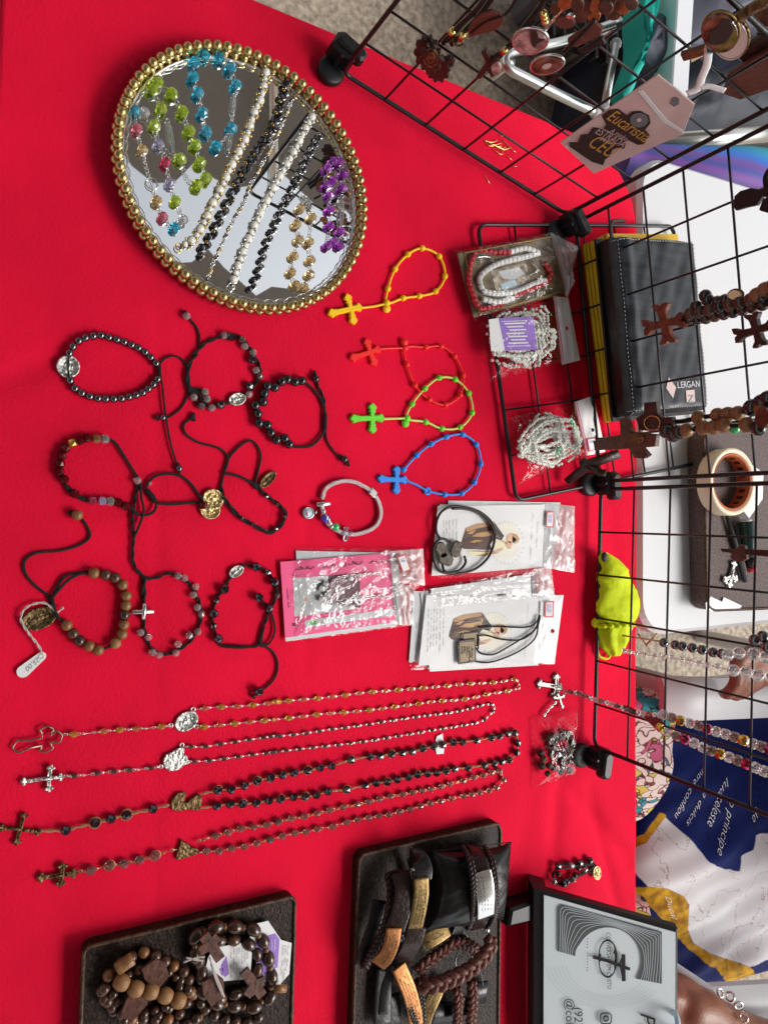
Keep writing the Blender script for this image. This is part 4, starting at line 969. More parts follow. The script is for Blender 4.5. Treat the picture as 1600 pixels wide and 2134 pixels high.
def bead_bag(label, body, header, seed, label_q=None, hole=None, rich=1.0, accent=None):
    cs = qz(body, z4, BZ); q = quadmap(cs); T = thing('bagged_rosary', label, 'bagged rosary', sum(cs, V((0, 0, 0))) / 4, 'white crystal rosaries in small bags')
    rnd = random.Random(seed); tiny = MB(); n = 0
    for k in range(15):  # loops of a folded strand of tiny glass beads
        cu, cv = rnd.uniform(.40, .60), rnd.uniform(.42, .56); ru, rv = rnd.uniform(.10, .44), rnd.uniform(.12, .44); ph = rnd.uniform(0, 6)
        for i in range(int(62 * rich)):
            a = i / (62 * rich) * 6.283 + ph; u = cu + ru * math.cos(a) + rnd.uniform(-.012, .012); v = cv + rv * math.sin(a) * (1 + .2 * math.sin(3 * a)) + rnd.uniform(-.012, .012)
            if not (.06 < u < .94 and .05 < v < .93): continue
            tiny.ball(q(u, v, .0022 + k * .00042 + rnd.uniform(-.0003, .0003)), .0019, 6, 5); n += 1
    part(T, 'glass_bead_strand', tiny, 'crystal_white', stuff=True)
    mb = MB()
    for k in range(70):
        u, v = rnd.uniform(.12, .88), rnd.uniform(.12, .88); mb.torus(q(u, v, .006), V((rnd.uniform(-1, 1), rnd.uniform(-1, 1), 1)), .0012, .0003, 8, 4)
    part(T, 'silver_links', mb, 'silver', stuff=True)
    if accent:
        mb = MB()
        for u, v in accent: mb.ball(q(u, v, .0078), (.0030, .0022, .0016), 8, 6)
        part(T, 'green_accents', mb, 'enamel_green')
    sheet(T, 'bag', cs, 'clear_film_mid', 40, .0018, .0092, seed)
    hq = qz(header, z4, BZ + .0012); sheet(T, 'bag_header', hq, 'milky_header', 14, .0010, .0016, seed + 1)
    strip = quadmap([hq[0].lerp(hq[1], -.06), hq[0].lerp(hq[1], .08), hq[3].lerp(hq[2], .08), hq[3].lerp(hq[2], -.06)])
    flat(T, 'seal_strip', [[(0, 0), (0, .35), (1, .35), (1, 0)], [(0, .6), (0, .95), (1, .95), (1, .6)]], strip, 'seal_pink', .0024)
    if hole: part(T, 'hang_hole', MB().tube([P(*z4([hole])[0], BZ + .0038), P(*z4([hole])[0], BZ + .0042)], .0022, 14), 'red_cloth' if seed == 21 else 'ink')
    return T, q
m = mat('milky_header', (.80, .79, .80), .3, coat=.5, bump=(60, .5)); mat('seal_pink', (.55, .16, .24), .4)
T, q = bead_bag('white crystal rosary in a clear bag with a purple label', [(890, 462), (1322, 385), (1362, 742), (955, 842)], [(1312, 368), (1396, 372), (1462, 722), (1360, 748)], 21, hole=(1385, 545))
lq = quadmap(qz([(1008, 488), (1200, 480), (1226, 664), (1045, 668)], z4, BZ + .0098)); wq = quadmap(qz([(955, 495), (1008, 488), (1045, 668), (968, 672)], z4, BZ + .0097))
flat(T, 'purple_label', [[(0, 0), (0, 1), (1, 1), (1, 0)]], lq, 'purple_print', 0); flat(T, 'white_sticker', [[(0, 0), (0, 1), (1, 1), (1, 0)]], wq, 'paper', 0)
mb = MB()
for i in range(7): mb.add([lq(.16 + i * .1, .14 + .05 * (i % 3), .0002), lq(.16 + i * .1, .74 - .07 * (i % 2), .0002), lq(.20 + i * .1, .74 - .07 * (i % 2), .0002), lq(.20 + i * .1, .14 + .05 * (i % 3), .0002)], [(0, 1, 2, 3)], False)
for a, b in (((.10, .08), (.10, .80)), ((.86, .08), (.86, .80))): mb.add([lq(a[0], a[1], .0002), lq(b[0], b[1], .0002), lq(b[0] + .02, b[1], .0002), lq(a[0] + .02, a[1], .0002)], [(0, 1, 2, 3)], False)
part(T, 'label_lettering', mb, 'paper')
T, q = bead_bag('white crystal rosary with green glints in a clear bag near the blue rosary', [(1038, 1042), (1432, 958), (1502, 1252), (1115, 1415)], [(1428, 955), (1536, 918), (1602, 1230), (1500, 1252)], 33, hole=(1530, 1110), rich=1.3, accent=[(.3, .82), (.36, .84), (.42, .86), (.72, .55), (.68, .57)])
def price(T, zf, quad, z, txt):
    sq = quadmap(PZ(zf(quad), z)); flat(T, 'price_sticker', [[(0, 0), (0, 1), (1, 1), (1, 0)]], sq, 'paper', 0)
    b = .07; c_ = .10
    flat(T, 'sticker_border', [[(0, 0), (0, 1), (b, 1), (b, 0)], [(1 - b, 0), (1 - b, 1), (1, 1), (1, 0)], [(b, 0), (b, c_), (1 - b, c_), (1 - b, 0)], [(b, 1 - c_), (b, 1), (1 - b, 1), (1 - b, 1 - c_)]], sq, 'ink_red', .0001)
    mb = MB(); text_mesh(mb, txt, lambda x, y: sq(.14 + x * .245, .24 + y * .7, .00025), 1.0, shear=.2); part(T, 'handwritten_price', mb, 'ink_blue')
price(T, z4, [(1500, 1160), (1545, 1150), (1562, 1215), (1512, 1232)], BZ + .0045, '30')

# ================================================================ CARDS
z5 = zm(560, 1120, 4.7059)      # pink pack
z6 = zm(840, 1030, 4.2105)      # saint packs
T = thing('card_pack', 'stack of pink printed cards in clear bags with a silver chain', 'card pack', P(720, 1240, 0))
slab(T, 'card', qz([(265, 130), (1180, 150), (1230, 760), (300, 640)], z5, .0008), 'paper_grey', .0006); slab(T, 'card', qz([(130, 260), (1270, 175), (1300, 850), (180, 960)], z5, .0016), 'paper', .0006)
pc = qz([(112, 240), (1188, 150), (1240, 835), (160, 990)], z5, .0030)
slab(T, 'pink_card', pc, 'card_pink', .0006); q5 = lambda l, z: [PZ(z5(p), z) for p in l]
def zflat(T, name, polys, zf, z, m):
    mb = MB()
    for p in polys: w_ = PZ(zf(p), z); mb.add(w_, [tuple(range(len(w_)))], False)
    return part(T, name, mb, m)
zc = .0037
zflat(T, 'white_margin', [[(160, 985), (1240, 830), (1262, 868), (170, 1020)]], z5, zc, 'paper_grey')
zflat(T, 'white_window', [[(240, 400), (590, 375), (600, 735), (262, 775), (250, 765)], [(590, 650), (890, 640), (892, 690), (598, 738)]], z5, zc, 'paper_grey')
zflat(T, 'photo_square', [[(585, 372), (892, 352), (900, 688), (570, 660), (560, 600)]], z5, zc + .0001, 'print_plum')
zflat(T, 'white_bar', [[(350, 835), (372, 812), (1225, 698), (1230, 762), (385, 880), (358, 868)]], z5, zc, 'paper_grey')
zflat(T, 'green_logo', [[(400, 820), (428, 816), (430, 856), (404, 860)], [(436, 816), (466, 812), (470, 852), (438, 856)]], z5, zc + .0002, 'ink_green')
zflat(T, 'orange_mark', [[(355, 590), (370, 585), (385, 615), (370, 628), (352, 615)]], z5, zc + .0002, 'print_orange')
zflat(T, 'dark_emblem', [[(222, 845), (270, 838), (248, 852), (272, 868), (225, 866), (240, 855)]], z5, zc + .0002, 'ink')
def ztext(T, zf, s, at, size, z, m='ink', shear=0, name='lettering', dirv=(1, 0)):
    """lettering that reads down the photo (towards +X), letter tops towards +Y; at = zoom point of its start"""
    p = P(*zf([at])[0], z); ux = V((dirv[0], dirv[1], 0)).normalized(); uy = V((-ux.y, ux.x, 0)); mb = MB()
    text_mesh(mb, s, lambda x, y: p + ux * x + uy * y, size, shear=shear); return part(T, name, mb, m)
def scribble(T, zf, a, b, h, z, m='ink', seed=0, name='script_line', wd=.00022):
    """one line of handwriting-like print from a to b"""
    p, r = P(*zf([a])[0], z), P(*zf([b])[0], z); d = (r - p); L = d.length; d.normalize(); s = V((-d.y, d.x, 0)); rnd = random.Random(seed); mb = MB(); x = 0
    while x < L:
        wl = rnd.uniform(2.5, 7) * h; pts = []
        k = int(wl / (h * .22))
        for i in range(k): pts.append(p + d * (x + i * h * .22) + s * (h * (rnd.uniform(.0, .9) if i % 2 else rnd.uniform(-.15, .2))))
        if len(pts) > 2:
            for i in range(len(pts) - 1):
                e = (pts[i + 1] - pts[i]).normalized(); n_ = V((-e.y, e.x, 0)) * wd * .5; mb.add([pts[i] - n_, pts[i + 1] - n_, pts[i + 1] + n_, pts[i] + n_], [(0, 1, 2, 3)], False)
        x += wl + h * 1.2
    if mb.v: part(T, name, mb, m)
# text on the pink cards reads sideways: left to right in the photo along the upper edge
def htext(T, zf, s, at, to, size, z, m='ink', shear=.2, name='lettering'):
    p, r = P(*zf([at])[0], z), P(*zf([to])[0], z); ux = (r - p).normalized(); uy = V((-ux.y, ux.x, 0)); mb = MB(); text_mesh(mb, s, lambda x, y: p + ux * x + uy * y, size, shear=shear); part(T, name, mb, m)
scribble(T, z5, (780, 270), (1060, 255), .0045, zc + .0003, seed=4, wd=.00045); scribble(T, z5, (265, 320), (560, 300), .0045, zc + .0003, seed=9, wd=.00045)
scribble(T, z5, (490, 845), (690, 800), .0024, zc + .0003, 'ink_grey', seed=5); scribble(T, z5, (180, 500), (190, 690), .0018, zc + .0003, 'ink', seed=6, wd=.0003); scribble(T, z5, (860, 480), (700, 610), .003, zc + .0004, 'ink_grey', 7)
w_ = PZ(z5([(610, 470), (640, 420), (720, 385), (850, 375), (960, 360), (1090, 355)]), .0060); chain(T, w_, .0016, 'silver', wire=.0005); w_ = PZ(z5([(560, 640), (700, 650), (820, 600), (920, 595), (1060, 575), (1180, 590)]), .0060); chain(T, w_, .0016, 'silver', wire=.0005)
for c_ in ((520, 500), (520, 600), (560, 455), (580, 560), (800, 400)): bead(T, 'gem', 'silver', P(*z5([c_])[0], .0066), .0034)
sheet(T, 'lower_bag', qz([(100, 215), (1420, 530), (1420, 860), (155, 1030)], z5, .0024), 'clear_bag', 24, .0010, .0016, 41)
sheet(T, 'bag', qz([(250, 105), (1512, 112), (1530, 470), (262, 985)], z5, .0044), 'clear_bag', 60, .0032, .0028, 42)
sheet(T, 'bag_flap', qz([(1185, 135), (1512, 110), (1530, 470), (1215, 440)], z5, .0060), 'milky_bag', 22, .0026, .001, 43)
sheet(T, 'bag_flap', qz([(1215, 440), (1430, 480), (1420, 850), (1270, 860)], z5, .0042), 'milky_bag', 18, .0018, .001, 44)
zflat(T, 'barcode', [[(1215 + 0, 470 + i * 18), (1285, 462 + i * 18), (1285, 470 + i * 18), (1215, 478 + i * 18)] for i in range(14)], z5, .0052, 'ink_grey')
price(T, z5, [(1258, 190), (1335, 162), (1395, 320), (1315, 352)], .0098, '18')

def saint_print(T, zf, off, z, sc_=1.0):
    """robed figure carrying a child: flat print, head to the right of the photo"""
    ox, oy = off; g = lambda l: [(ox + x * sc_, oy + y * sc_) for x, y in l]
    rays = []
    for k in range(26):
        a = k * .2417 * 1.0; r0, rr = 150, 230; c0 = (900, 420)
        p = (c0[0] + r0 * math.cos(a), c0[1] + rr * .8 * math.sin(a)); e = (p[0] + 9, p[1] + 5); rays.append(g([p, e, (e[0], e[1] + 6), (p[0], p[1] + 6)]))
    zflat(T, 'print_glow', [g([(900 + 120 * math.cos(i * .3), 410 + 170 * math.sin(i * .3)) for i in range(21)])], zf, z, 'print_ray'); zflat(T, 'print_stars', rays, zf, z + .0001, 'print_gold')
    zflat(T, 'print_robe', [g([(505, 450), (530, 360), (550, 300), (640, 265), (800, 245), (830, 290), (880, 360), (860, 405), (800, 390), (760, 440), (780, 490), (530, 480)])], zf, z + .0002, 'print_brown')
    zflat(T, 'print_robe_light', [g([(545, 300), (640, 262), (800, 240), (790, 272), (650, 300), (560, 330)]), g([(600, 370), (650, 340), (790, 320), (800, 350), (700, 375)]), g([(560, 345), (600, 320), (640, 316), (600, 352)]), g([(600, 495), (790, 495), (840, 515), (700, 545), (590, 535)])], zf, z + .0003, 'print_tan')
    zflat(T, 'print_robe_gold', [g([(650, 355), (700, 340), (760, 338), (700, 362)]), g([(780, 300), (815, 300), (800, 330)]), g([(580, 420), (640, 400), (700, 405), (640, 425)])], zf, z + .0004, 'print_gold')
    zflat(T, 'print_shadow', [g([(800, 290), (835, 300), (885, 365), (858, 408), (808, 350)]), g([(640, 470), (640, 410), (650, 410), (652, 470)]), g([(530, 400), (600, 385), (600, 392), (532, 412)])], zf, z + .0004, 'print_dark')
    zflat(T, 'print_faces', [g([(950 + 45 * math.cos(i * .6), 385 + 45 * math.sin(i * .6)) for i in range(10)]), g([(925 + 32 * math.cos(i * .6), 440 + 28 * math.sin(i * .6)) for i in range(10)]), g([(985 + 30 * math.cos(i * .6), 395 + 40 * math.sin(i * .6)) for i in range(10)]), g([(870, 400), (910, 420), (900, 440), (868, 420)]), g([(800, 500), (860, 470), (880, 480), (820, 520)])], zf, z + .0004, 'print_skin')
    zflat(T, 'print_child', [g([(800, 470), (790, 430), (860, 410), (905, 445), (880, 475)]), g([(600, 545), (560, 510), (590, 500), (760, 510)])], zf, z + .00035, 'print_cream')
    zflat(T, 'print_hair', [g([(958, 345), (990, 350), (1020, 390), (1000, 430), (990, 395), (960, 365)]), g([(905, 460), (930, 470), (952, 460), (940, 478), (915, 476)])], zf, z + .0005, 'print_tan')
def scapular_loop(T, pts, r, z): cord(T, PZ(z6(pts), z), r, 'black_cord', 'scapular_cord', True, 6)
GS = 'bagged saint cards'
# upper pack
T = thing('card_pack', 'white saint card pack with a brown cord scapular coiled on top', 'card pack', P(1030, 1120, 0), GS)
slab(T, 'card', qz([(395, 55), (1375, 72), (1300, 640), (330, 660)], z6, .0006), 'paper_grey', .0006); slab(T, 'card', qz([(320, 90), (1240, 85), (1215, 640), (260, 715)], z6, .0016), 'paper', .0008); slab(T, 'front_card', qz([(300, 105), (1232, 90), (1215, 610), (245, 715)], z6, .0030), 'paper', .0008)
saint_print(T, z6, (0, 0), .0040)
for i, (x, y0, y1) in enumerate([(350, 230, 400), (375, 225, 420), (400, 225, 430), (430, 220, 400), (462, 215, 390)]): scribble(T, z6, (x, y0), (x + 3, y1), .0016, .0041, 'ink_grey', 50 + i)
scribble(T, z6, (1130, 160), (1108, 560), .0030, .0041, 'ink_grey', 60); scribble(T, z6, (1175, 240), (1160, 480), .0030, .0041, 'ink_grey', 61)
sheet(T, 'bag_flap', qz([(1240, 75), (1502, 105), (1500, 690), (1215, 640)], z6, .0022), 'milky_bag', 26, .0022, .002, 51); sheet(T, 'bag', qz([(290, 70), (1380, 70), (1300, 690), (235, 745)], z6, .0044), 'clear_film_soft', 30, .0007, .0010, 52)
cord(T, PZ(z6([(330, 400), (290, 330), (295, 230), (340, 150), (430, 108), (560, 118), (680, 160), (770, 240), (802, 330), (790, 450), (740, 560), (640, 650), (520, 690), (400, 695), (310, 665), (268, 580), (262, 480), (300, 410), (350, 390), (420, 420)]), .0072), .0014, 'leather_brown', 'scapular_cord', n=8)
cord(T, PZ(z6([(425, 125), (560, 130), (690, 180), (770, 270), (795, 350)]), .0080), .0014, 'leather_brown', 'scapular_cord', n=8); cord(T, PZ(z6([(535, 540), (545, 600), (500, 660), (420, 690), (360, 670), (345, 600), (380, 560)]), .0078), .0014, 'leather_brown', 'scapular_cord', n=8)
for c_, an in (((335, 490), .5), ((465, 480), -.4), ((375, 570), 1.2)):
    p = P(*z6([c_])[0], .0082); part(T, 'scapular_badge', MB().box(p, (.017, .012, .0024), Matrix.Rotation(an, 3, 'Z'), .003), 'badge_dark')
price(T, z6, [(1258, 152), (1322, 150), (1318, 292), (1250, 290)], .0066, '20,00')
# middle pack, mostly hidden
T = thing('card_pack', 'bagged white card pack wedged between the two saint card packs', 'card pack', P(1040, 1225, 0), GS)
slab(T, 'card', qz([(240, 830), (1130, 700), (1160, 900), (260, 1010)], z6, .0040), 'paper', .0008)
sheet(T, 'bag', qz([(180, 830), (1295, 590), (1330, 900), (220, 1010)], z6, .0054), 'clear_bag', 34, .0010, .0014, 53); sheet(T, 'bag_flap', qz([(1145, 650), (1290, 640), (1330, 890), (1160, 900)], z6, .0052), 'milky_bag', 16, .0015, .002, 54)
zflat(T, 'print_fragment', [[(820, 880), (900, 875), (905, 888), (830, 890)], [(940, 890), (990, 885), (990, 898), (945, 898)]], z6, .0060, 'print_dark'); scribble(T, z6, (1040, 780), (1035, 880), .0030, .0060, 'ink_grey', 62)
zflat(T, 'seal_strip', [[(1130, 690), (1146, 690), (1155, 900), (1138, 900)]], z6, .0062, 'ink_grey')
# lower pack
T = thing('card_pack', 'white saint card pack with a square badge scapular laid on it', 'card pack', P(1010, 1310, 0), GS)
slab(T, 'card', qz([(95, 850), (700, 850), (700, 1480), (48, 1470)], z6, .0010), 'paper_grey', .0008); slab(T, 'card', qz([(150, 870), (1250, 880), (1180, 1500), (230, 1555)], z6, .0024), 'paper', .0008)
slab(T, 'front_card', qz([(200, 885), (1215, 905), (1120, 1478), (132, 1500)], z6, .0050), 'paper', .0010)
saint_print(T, z6, (-105, 795), .0062)
for i, x in enumerate((215, 240, 265, 290, 320, 350)): scribble(T, z6, (x + 3, 1005), (x - 4, 1340 - 12 * (i % 3)), .0016, .0063, 'ink_grey', 70 + i)
for i, x in enumerate((110, 135)): scribble(T, z6, (x + 3, 1130), (x - 4, 1300), .0016, .0020, 'ink_grey', 80 + i)
scribble(T, z6, (1095, 960), (1060, 1380), .0030, .0063, 'ink_grey', 77); scribble(T, z6, (1135, 1060), (1110, 1200), .0030, .0063, 'ink_grey', 78)
sheet(T, 'bag_header', qz([(1200, 885), (1405, 885), (1325, 1490), (1120, 1478)], z6, .0040), 'milky_header', 20, .0006, .001, 55); sheet(T, 'bag', qz([(85, 840), (1400, 880), (1325, 1495), (50, 1540)], z6, .0066), 'clear_film_soft', 34, .0007, .0010, 56)
sheet(T, 'lower_bag', qz([(60, 1440), (1110, 1470), (1110, 1495), (55, 1545)], z6, .0012), 'clear_bag', 16, .0010, .001, 57)
part(T, 'hang_hole', MB().tube([P(*z6([(1308, 1200)])[0], .0066), P(*z6([(1308, 1200)])[0], .0070)], .0024, 14), 'red_cloth')
for c_, w2, h2, an in (((585, 1275), .016, .022, .06), ((555, 1378), .0245, .0225, 0.03)):
    p = P(*z6([c_])[0], .0072 if w2 < .02 else .0096); R = Matrix.Rotation(an, 3, 'Z'); part(T, 'badge_border', MB().box(p, (w2, h2, .0016), R, .001), 'leather_brown'); part(T, 'badge_face', MB().box(p + Z * .0009, (w2 * .80, h2 * .80, .0008), R), mat('felt_tan', (.42, .33, .22), .8, bump=(900, .4)) if 'felt_tan' not in MATS else 'felt_tan')
for i in range(5): scribble(T, z6, (510 + i * 22, 1335), (510 + i * 22, 1425), .0026, .0111, 'ink', 90 + i, 'badge_lettering', .0006)
for l in ([(660, 1165), (800, 1160), (960, 1165), (1080, 1165), (1160, 1130), (1195, 1060)], [(655, 1240), (730, 1238), (850, 1270), (1000, 1280), (1100, 1240), (1180, 1150), (1200, 1060)], [(630, 1340), (680, 1395), (790, 1405), (900, 1350), (1050, 1260), (1150, 1190), (1190, 1100)], [(620, 1440), (650, 1470), (780, 1470), (960, 1405), (1100, 1320), (1165, 1240), (1185, 1130)], [(660, 1240), (655, 1360)]):
    cord(T, PZ(z6(l), .0092), .0009, 'black_cord', 'scapular_cord')
price(T, z6, [(1245, 940), (1320, 935), (1316, 1080), (1240, 1082)], .0084, '20,00'); zflat(T, 'price_sticker', [[(1205, 945), (1228, 943), (1222, 1080), (1200, 1082)]], z6, .0080, 'paper')

# ================================================================ LEATHER CASE ON A STACK OF YELLOW BOOKLETS
f0, f1 = P(1206, 513, .008), P(1252, 882, .008); ux = (f1 - f0).normalized(); uy = V((-ux.y, ux.x, 0)); LX = (f1 - f0).length
T = thing('booklet_stack', 'stack of yellow page edges under the black leather case', 'booklets', (f0 + f1) / 2)
for i in range(10):
    z0 = .0065 + i * .0043; o = random.uniform(0, .0035)
    fn = lambda x, y, z, o=o: f0 + ux * x + uy * (y + o) + Z * (z - .006)
    part(T, 'booklet', MB().prism([(0, 0), (LX, 0), (LX, .11), (0, .11)], fn, .0036, z0), 'yellow_page')
T = thing('leather_case', 'worn black leather case with white stitching on the yellow booklets', 'leather case', (f0 + f1) / 2 + Z * .05)
g0, g1 = P(1276, 490, .074) - Z * .021, P(1311, 868, .074) - Z * .021; ux = (g1 - g0).normalized(); uy = V((-ux.y, ux.x, 0)); LX = (g1 - g0).length; W = .122
fn = lambda x, y, z: g0 + ux * x + uy * y + Z * z
def case_top(u, v):
    x = LX * u; y = W * v; e = min(u, 1 - u, v * .75, (1 - v) * .75); h = .024 + .003 * math.sin(v * 3.1) + .0012 * noise2(u * 8, v * 10, 3) - .010 * max(0, 1 - e / .03) ** 2 + .003 * math.exp(-((v - .12) / .05) ** 2)
    return fn(x, y, h)
part(T, 'cover', MB().grid(case_top, 50, 50), 'leather_worn')
part(T, 'side_band', MB().prism([(.001, .001), (LX - .001, .001), (LX - .001, W - .001), (.001, W - .001)], fn, .0165, -.002), 'leather_black')
part(T, 'lower_cover', MB().prism([(-.003, -.003), (LX + .003, -.003), (LX + .003, W + .003), (-.003, W + .003)], fn, .003, -.0032), 'leather_black')
mb = MB()
for side in range(4):
    n = 44 if side % 2 == 0 else 34
    for i in range(n):
        a = (i + .2) / n; b = (i + .7) / n; k = .028
        pp = {0: ((a, k), (b, k)), 1: ((1 - k, a), (1 - k, b)), 2: ((a, 1 - k), (b, 1 - k)), 3: ((k, a), (k, b))}[side]
        mb.tube([case_top(*pp[0]) + Z * .0006, case_top(*pp[1]) + Z * .0006], .00035, 4)
part(T, 'stitching', mb, 'paper_grey')
lc = lambda x, y: case_top(x, y) + Z * .0007
mb = MB(); mb.add([lc(.80, .46), lc(.86, .54), lc(.92, .50), lc(.86, .42)], [(0, 1, 2, 3)], False); part(T, 'diamond_mark', mb, 'tag_pink')
mb = MB(); mb.add([lc(.88, .66), lc(.88, .78), lc(.95, .78), lc(.95, .66)], [(0, 1, 2, 3)], False); part(T, 'label_square', mb, 'tag_pink')
mb = MB(); text_mesh(mb, 'N', lambda x, y: case_top(.905 + x / LX, .685 + y / W) + Z * .0011, .013); part(T, 'square_letter', mb, 'ink_grey')
mb = MB(); p0 = case_top(.845, .53); text_mesh(mb, 'LERGAN', lambda x, y: case_top(min(.98, .865 - y / LX), .55 + x / W) + Z * .0009, .010); part(T, 'stamped_name', mb, 'paper_grey')
mb = MB(); hk = [P(1274, 500, .050), P(1272, 464, .052), P(1300, 460, .050)]; mb.tube(smooth(hk, 4), .0022, 6); part(T, 'strap', mb, 'leather_black')

# ================================================================ GOLD SCRAPS
T = thing('thread_scraps', 'scraps of gold thread lying on the red cloth behind the angled grid', 'thread scraps', P(1040, 305, 0)); zz = zm(640, 0, 3.2); mb = MB(); rnd = random.Random(8)
for i in range(9):
    a = (1180 + i * 12 + rnd.uniform(-6, 6), 935 + i * 6); b = (a[0] + 75 + rnd.uniform(-20, 20), a[1] + 10 + rnd.uniform(-14, 22)); c_ = ((a[0] + b[0]) / 2 + rnd.uniform(-15, 15), (a[1] + b[1]) / 2 + 14); mb.tube(smooth(PZ(zz([a, c_, b]), .0010), 4), .00045, 5)
for l in ([(1280, 905), (1330, 910)], [(1300, 930), (1330, 960), (1390, 1020)], [(1335, 1040), (1365, 1070)], [(1370, 1110), (1405, 1110)], [(1185, 1170), (1218, 1228)], [(1240, 1000), (1300, 1030), (1290, 970)]): mb.tube(smooth(PZ(zz(l), .0008), 4), .0004, 5)
part(T, 'threads', mb, 'gold')

# ================================================================ BROWN TRAYS
def brown_tray(label, a, b, c, d):
    """a..d: photo corners (near-left, far-left, far-right, near-right) of the board's top"""
    t = .014; w_ = [P(*p, t) for p in (a, b, c, d)]; q = quadmap(w_)
    T = thing('display_tray', label, 'display tray', sum(w_, V((0, 0, 0))) / 4 - Z * t, 'brown textured display trays')
    L = (w_[1] - w_[0]).length; W_ = (w_[3] - w_[0]).length
    ring = rounded_rect(0, 1, 0, 1, .04, 5); ring = [(x, y) for x, y in ring]
    part(T, 'board', MB().prism(ring, lambda x, y, z: q(x, y, z - t), t - .0022, .0006, .001), 'tray_brown')
    mb = MB(); mb.tube([q(x, y, -.0010) for x, y in rounded_rect(.004, .996, .004, .996, .036, 5)], .0016, 6, closed=True); part(T, 'rim', mb, 'tray_edge')
    return T, q, w_
T1, q1, w1 = brown_tray('brown textured tray holding wooden bead rosaries with purple tags', (174, 1976), (618, 1866), (604, 2330), (158, 2360))
T2, q2, w2 = brown_tray('brown textured tray holding leather bracelets and a black cushion', (748, 1782), (1045, 1713), (1038, 2330), (728, 2345))
z7 = zm(140, 1840, 2.963); TZ = .0125
# rosaries in tray one
def wood_loop(label, pts, m, r, shape, closed=False, group='wooden bead rosaries heaped in a tray', lift=0, cordm='black_cord', n=None, spacer=None):
    w_ = PZ(z7(pts), TZ + r + lift); c = sum(w_, V((0, 0, 0))) / len(w_)
    T = thing('wooden_rosary', label, 'rosary', V((c.x, c.y, TZ)), group)
    rs = resample(smooth(w_, 6, closed), step=r * (2.9 if shape == 'olive' else 2.15) + (.0022 if spacer else 0), closed=closed); tg = tangents(rs, closed); rnd = random.Random(len(pts))
    for i, p in enumerate(rs):
        p = p + V((0, 0, rnd.uniform(-.001, .003))); bead(T, shape, m if isinstance(m, str) else m[i % len(m)], p, r, tg[i], 1)
        if spacer:
            s = p.lerp(rs[(i + 1) % len(rs)], .5) if (closed or i + 1 < len(rs)) else None
            if s is not None: bead(T, 'ball', spacer, s, r * .48, tg[i], 1, 'spacer_bead')
    mb = MB().tube(smooth(w_, 6, closed), .0007, 5, closed); part(T, 'cord', mb, cordm)
    return T
def flat_cross(T, zf, c, arms, wd, m, z, t=.003):
    """arms: four tips; flat wooden cross"""
    c0 = P(*zf([c])[0], z); tips = PZ(zf(arms), z); mb = MB()
    for i, tip in enumerate(tips):
        d = tip - c0; L = d.length; R = Matrix.Rotation(math.atan2(d.y, d.x), 3, 'Z'); mb.box(c0 + d * .5 + Z * (.0001 * i), (L, wd, t), R, .0004)
    return part(T, 'wooden_cross', mb, m)
T = wood_loop('dark oval bead rosary with orange spacers and small wooden crosses in the tray', [(790, 330), (940, 260), (1060, 270), (1180, 300), (1240, 450), (1265, 590), (1235, 740), (1120, 760), (1010, 760), (900, 730), (820, 650), (830, 530), (770, 410)], 'wood_bead_dark', .0054, 'olive', True, spacer='wood_bead')
flat_cross(T, z7, (885, 375), [(840, 320), (945, 470), (930, 325), (815, 420)], .0085, 'wood_cross', TZ + .016); flat_cross(T, z7, (1155, 625), [(1090, 540), (1205, 695), (1215, 600), (1105, 695)], .0085, 'wood_cross', TZ + .016)
T = wood_loop('second dark oval bead rosary, lower coil in the tray', [(830, 370), (1010, 355), (1130, 380), (1180, 480), (1140, 640), (1020, 690), (900, 700), (830, 620)], ['wood_bead_dark', 'wood_bead_dark', 'wood_bead_brown'], .0050, 'olive', True, lift=-.001)
T = wood_loop('chain of round brown wooden beads with a pale wood tube in the tray', [(230, 720), (240, 600), (300, 520), (450, 435), (540, 445), (610, 480), (670, 520), (735, 555), (760, 640), (745, 730), (690, 810), (560, 840), (400, 830), (300, 780)], ['wood_bead_brown', 'wood_bead_brown', 'wood_bead'], .0047, 'ball', True)
T = wood_loop('tangled inner coil of small glossy brown beads in the tray', [(360, 760), (450, 800), (560, 780), (660, 700), (690, 610), (620, 540), (520, 520), (420, 530), (300, 620), (290, 700)], ['wood_bead_dark', 'wood_bead_brown'], .0042, 'ball', True, lift=-.001)
T = wood_loop('tangled coil of dark beads between the two heaps in the tray', [(700, 600), (790, 700), (860, 790), (760, 850), (640, 870), (560, 820), (640, 760), (720, 700)], ['wood_bead_dark', 'wood_bead_dark', 'wood_bead'], .0044, 'ball', True)
a, b = PZ(z7([(305, 535), (408, 465)]), TZ + .012); part(T, 'wood_tube', MB().tube([a, a.lerp(b, .06), a.lerp(b, .94), b], [.0044, .0052, .0052, .0044], 14), 'wood_bead_light')
T = wood_loop('row of large pale carved wooden beads in the tray', [(335, 605), (410, 640), (480, 655), (550, 675), (632, 705), (690, 730)], 'wood_bead_light', .0062, 'barrel', lift=.005)
T = wood_loop('small dark round bead rosary deep in the tray, beside the frame edge', [(215, 660), (300, 800), (430, 860), (560, 900), (760, 860), (830, 780), (940, 830), (1080, 860), (1180, 830)], ['wood_bead_dark', 'wood_bead_brown', 'wood_bead_dark'], .0050, 'ball', lift=-.001)
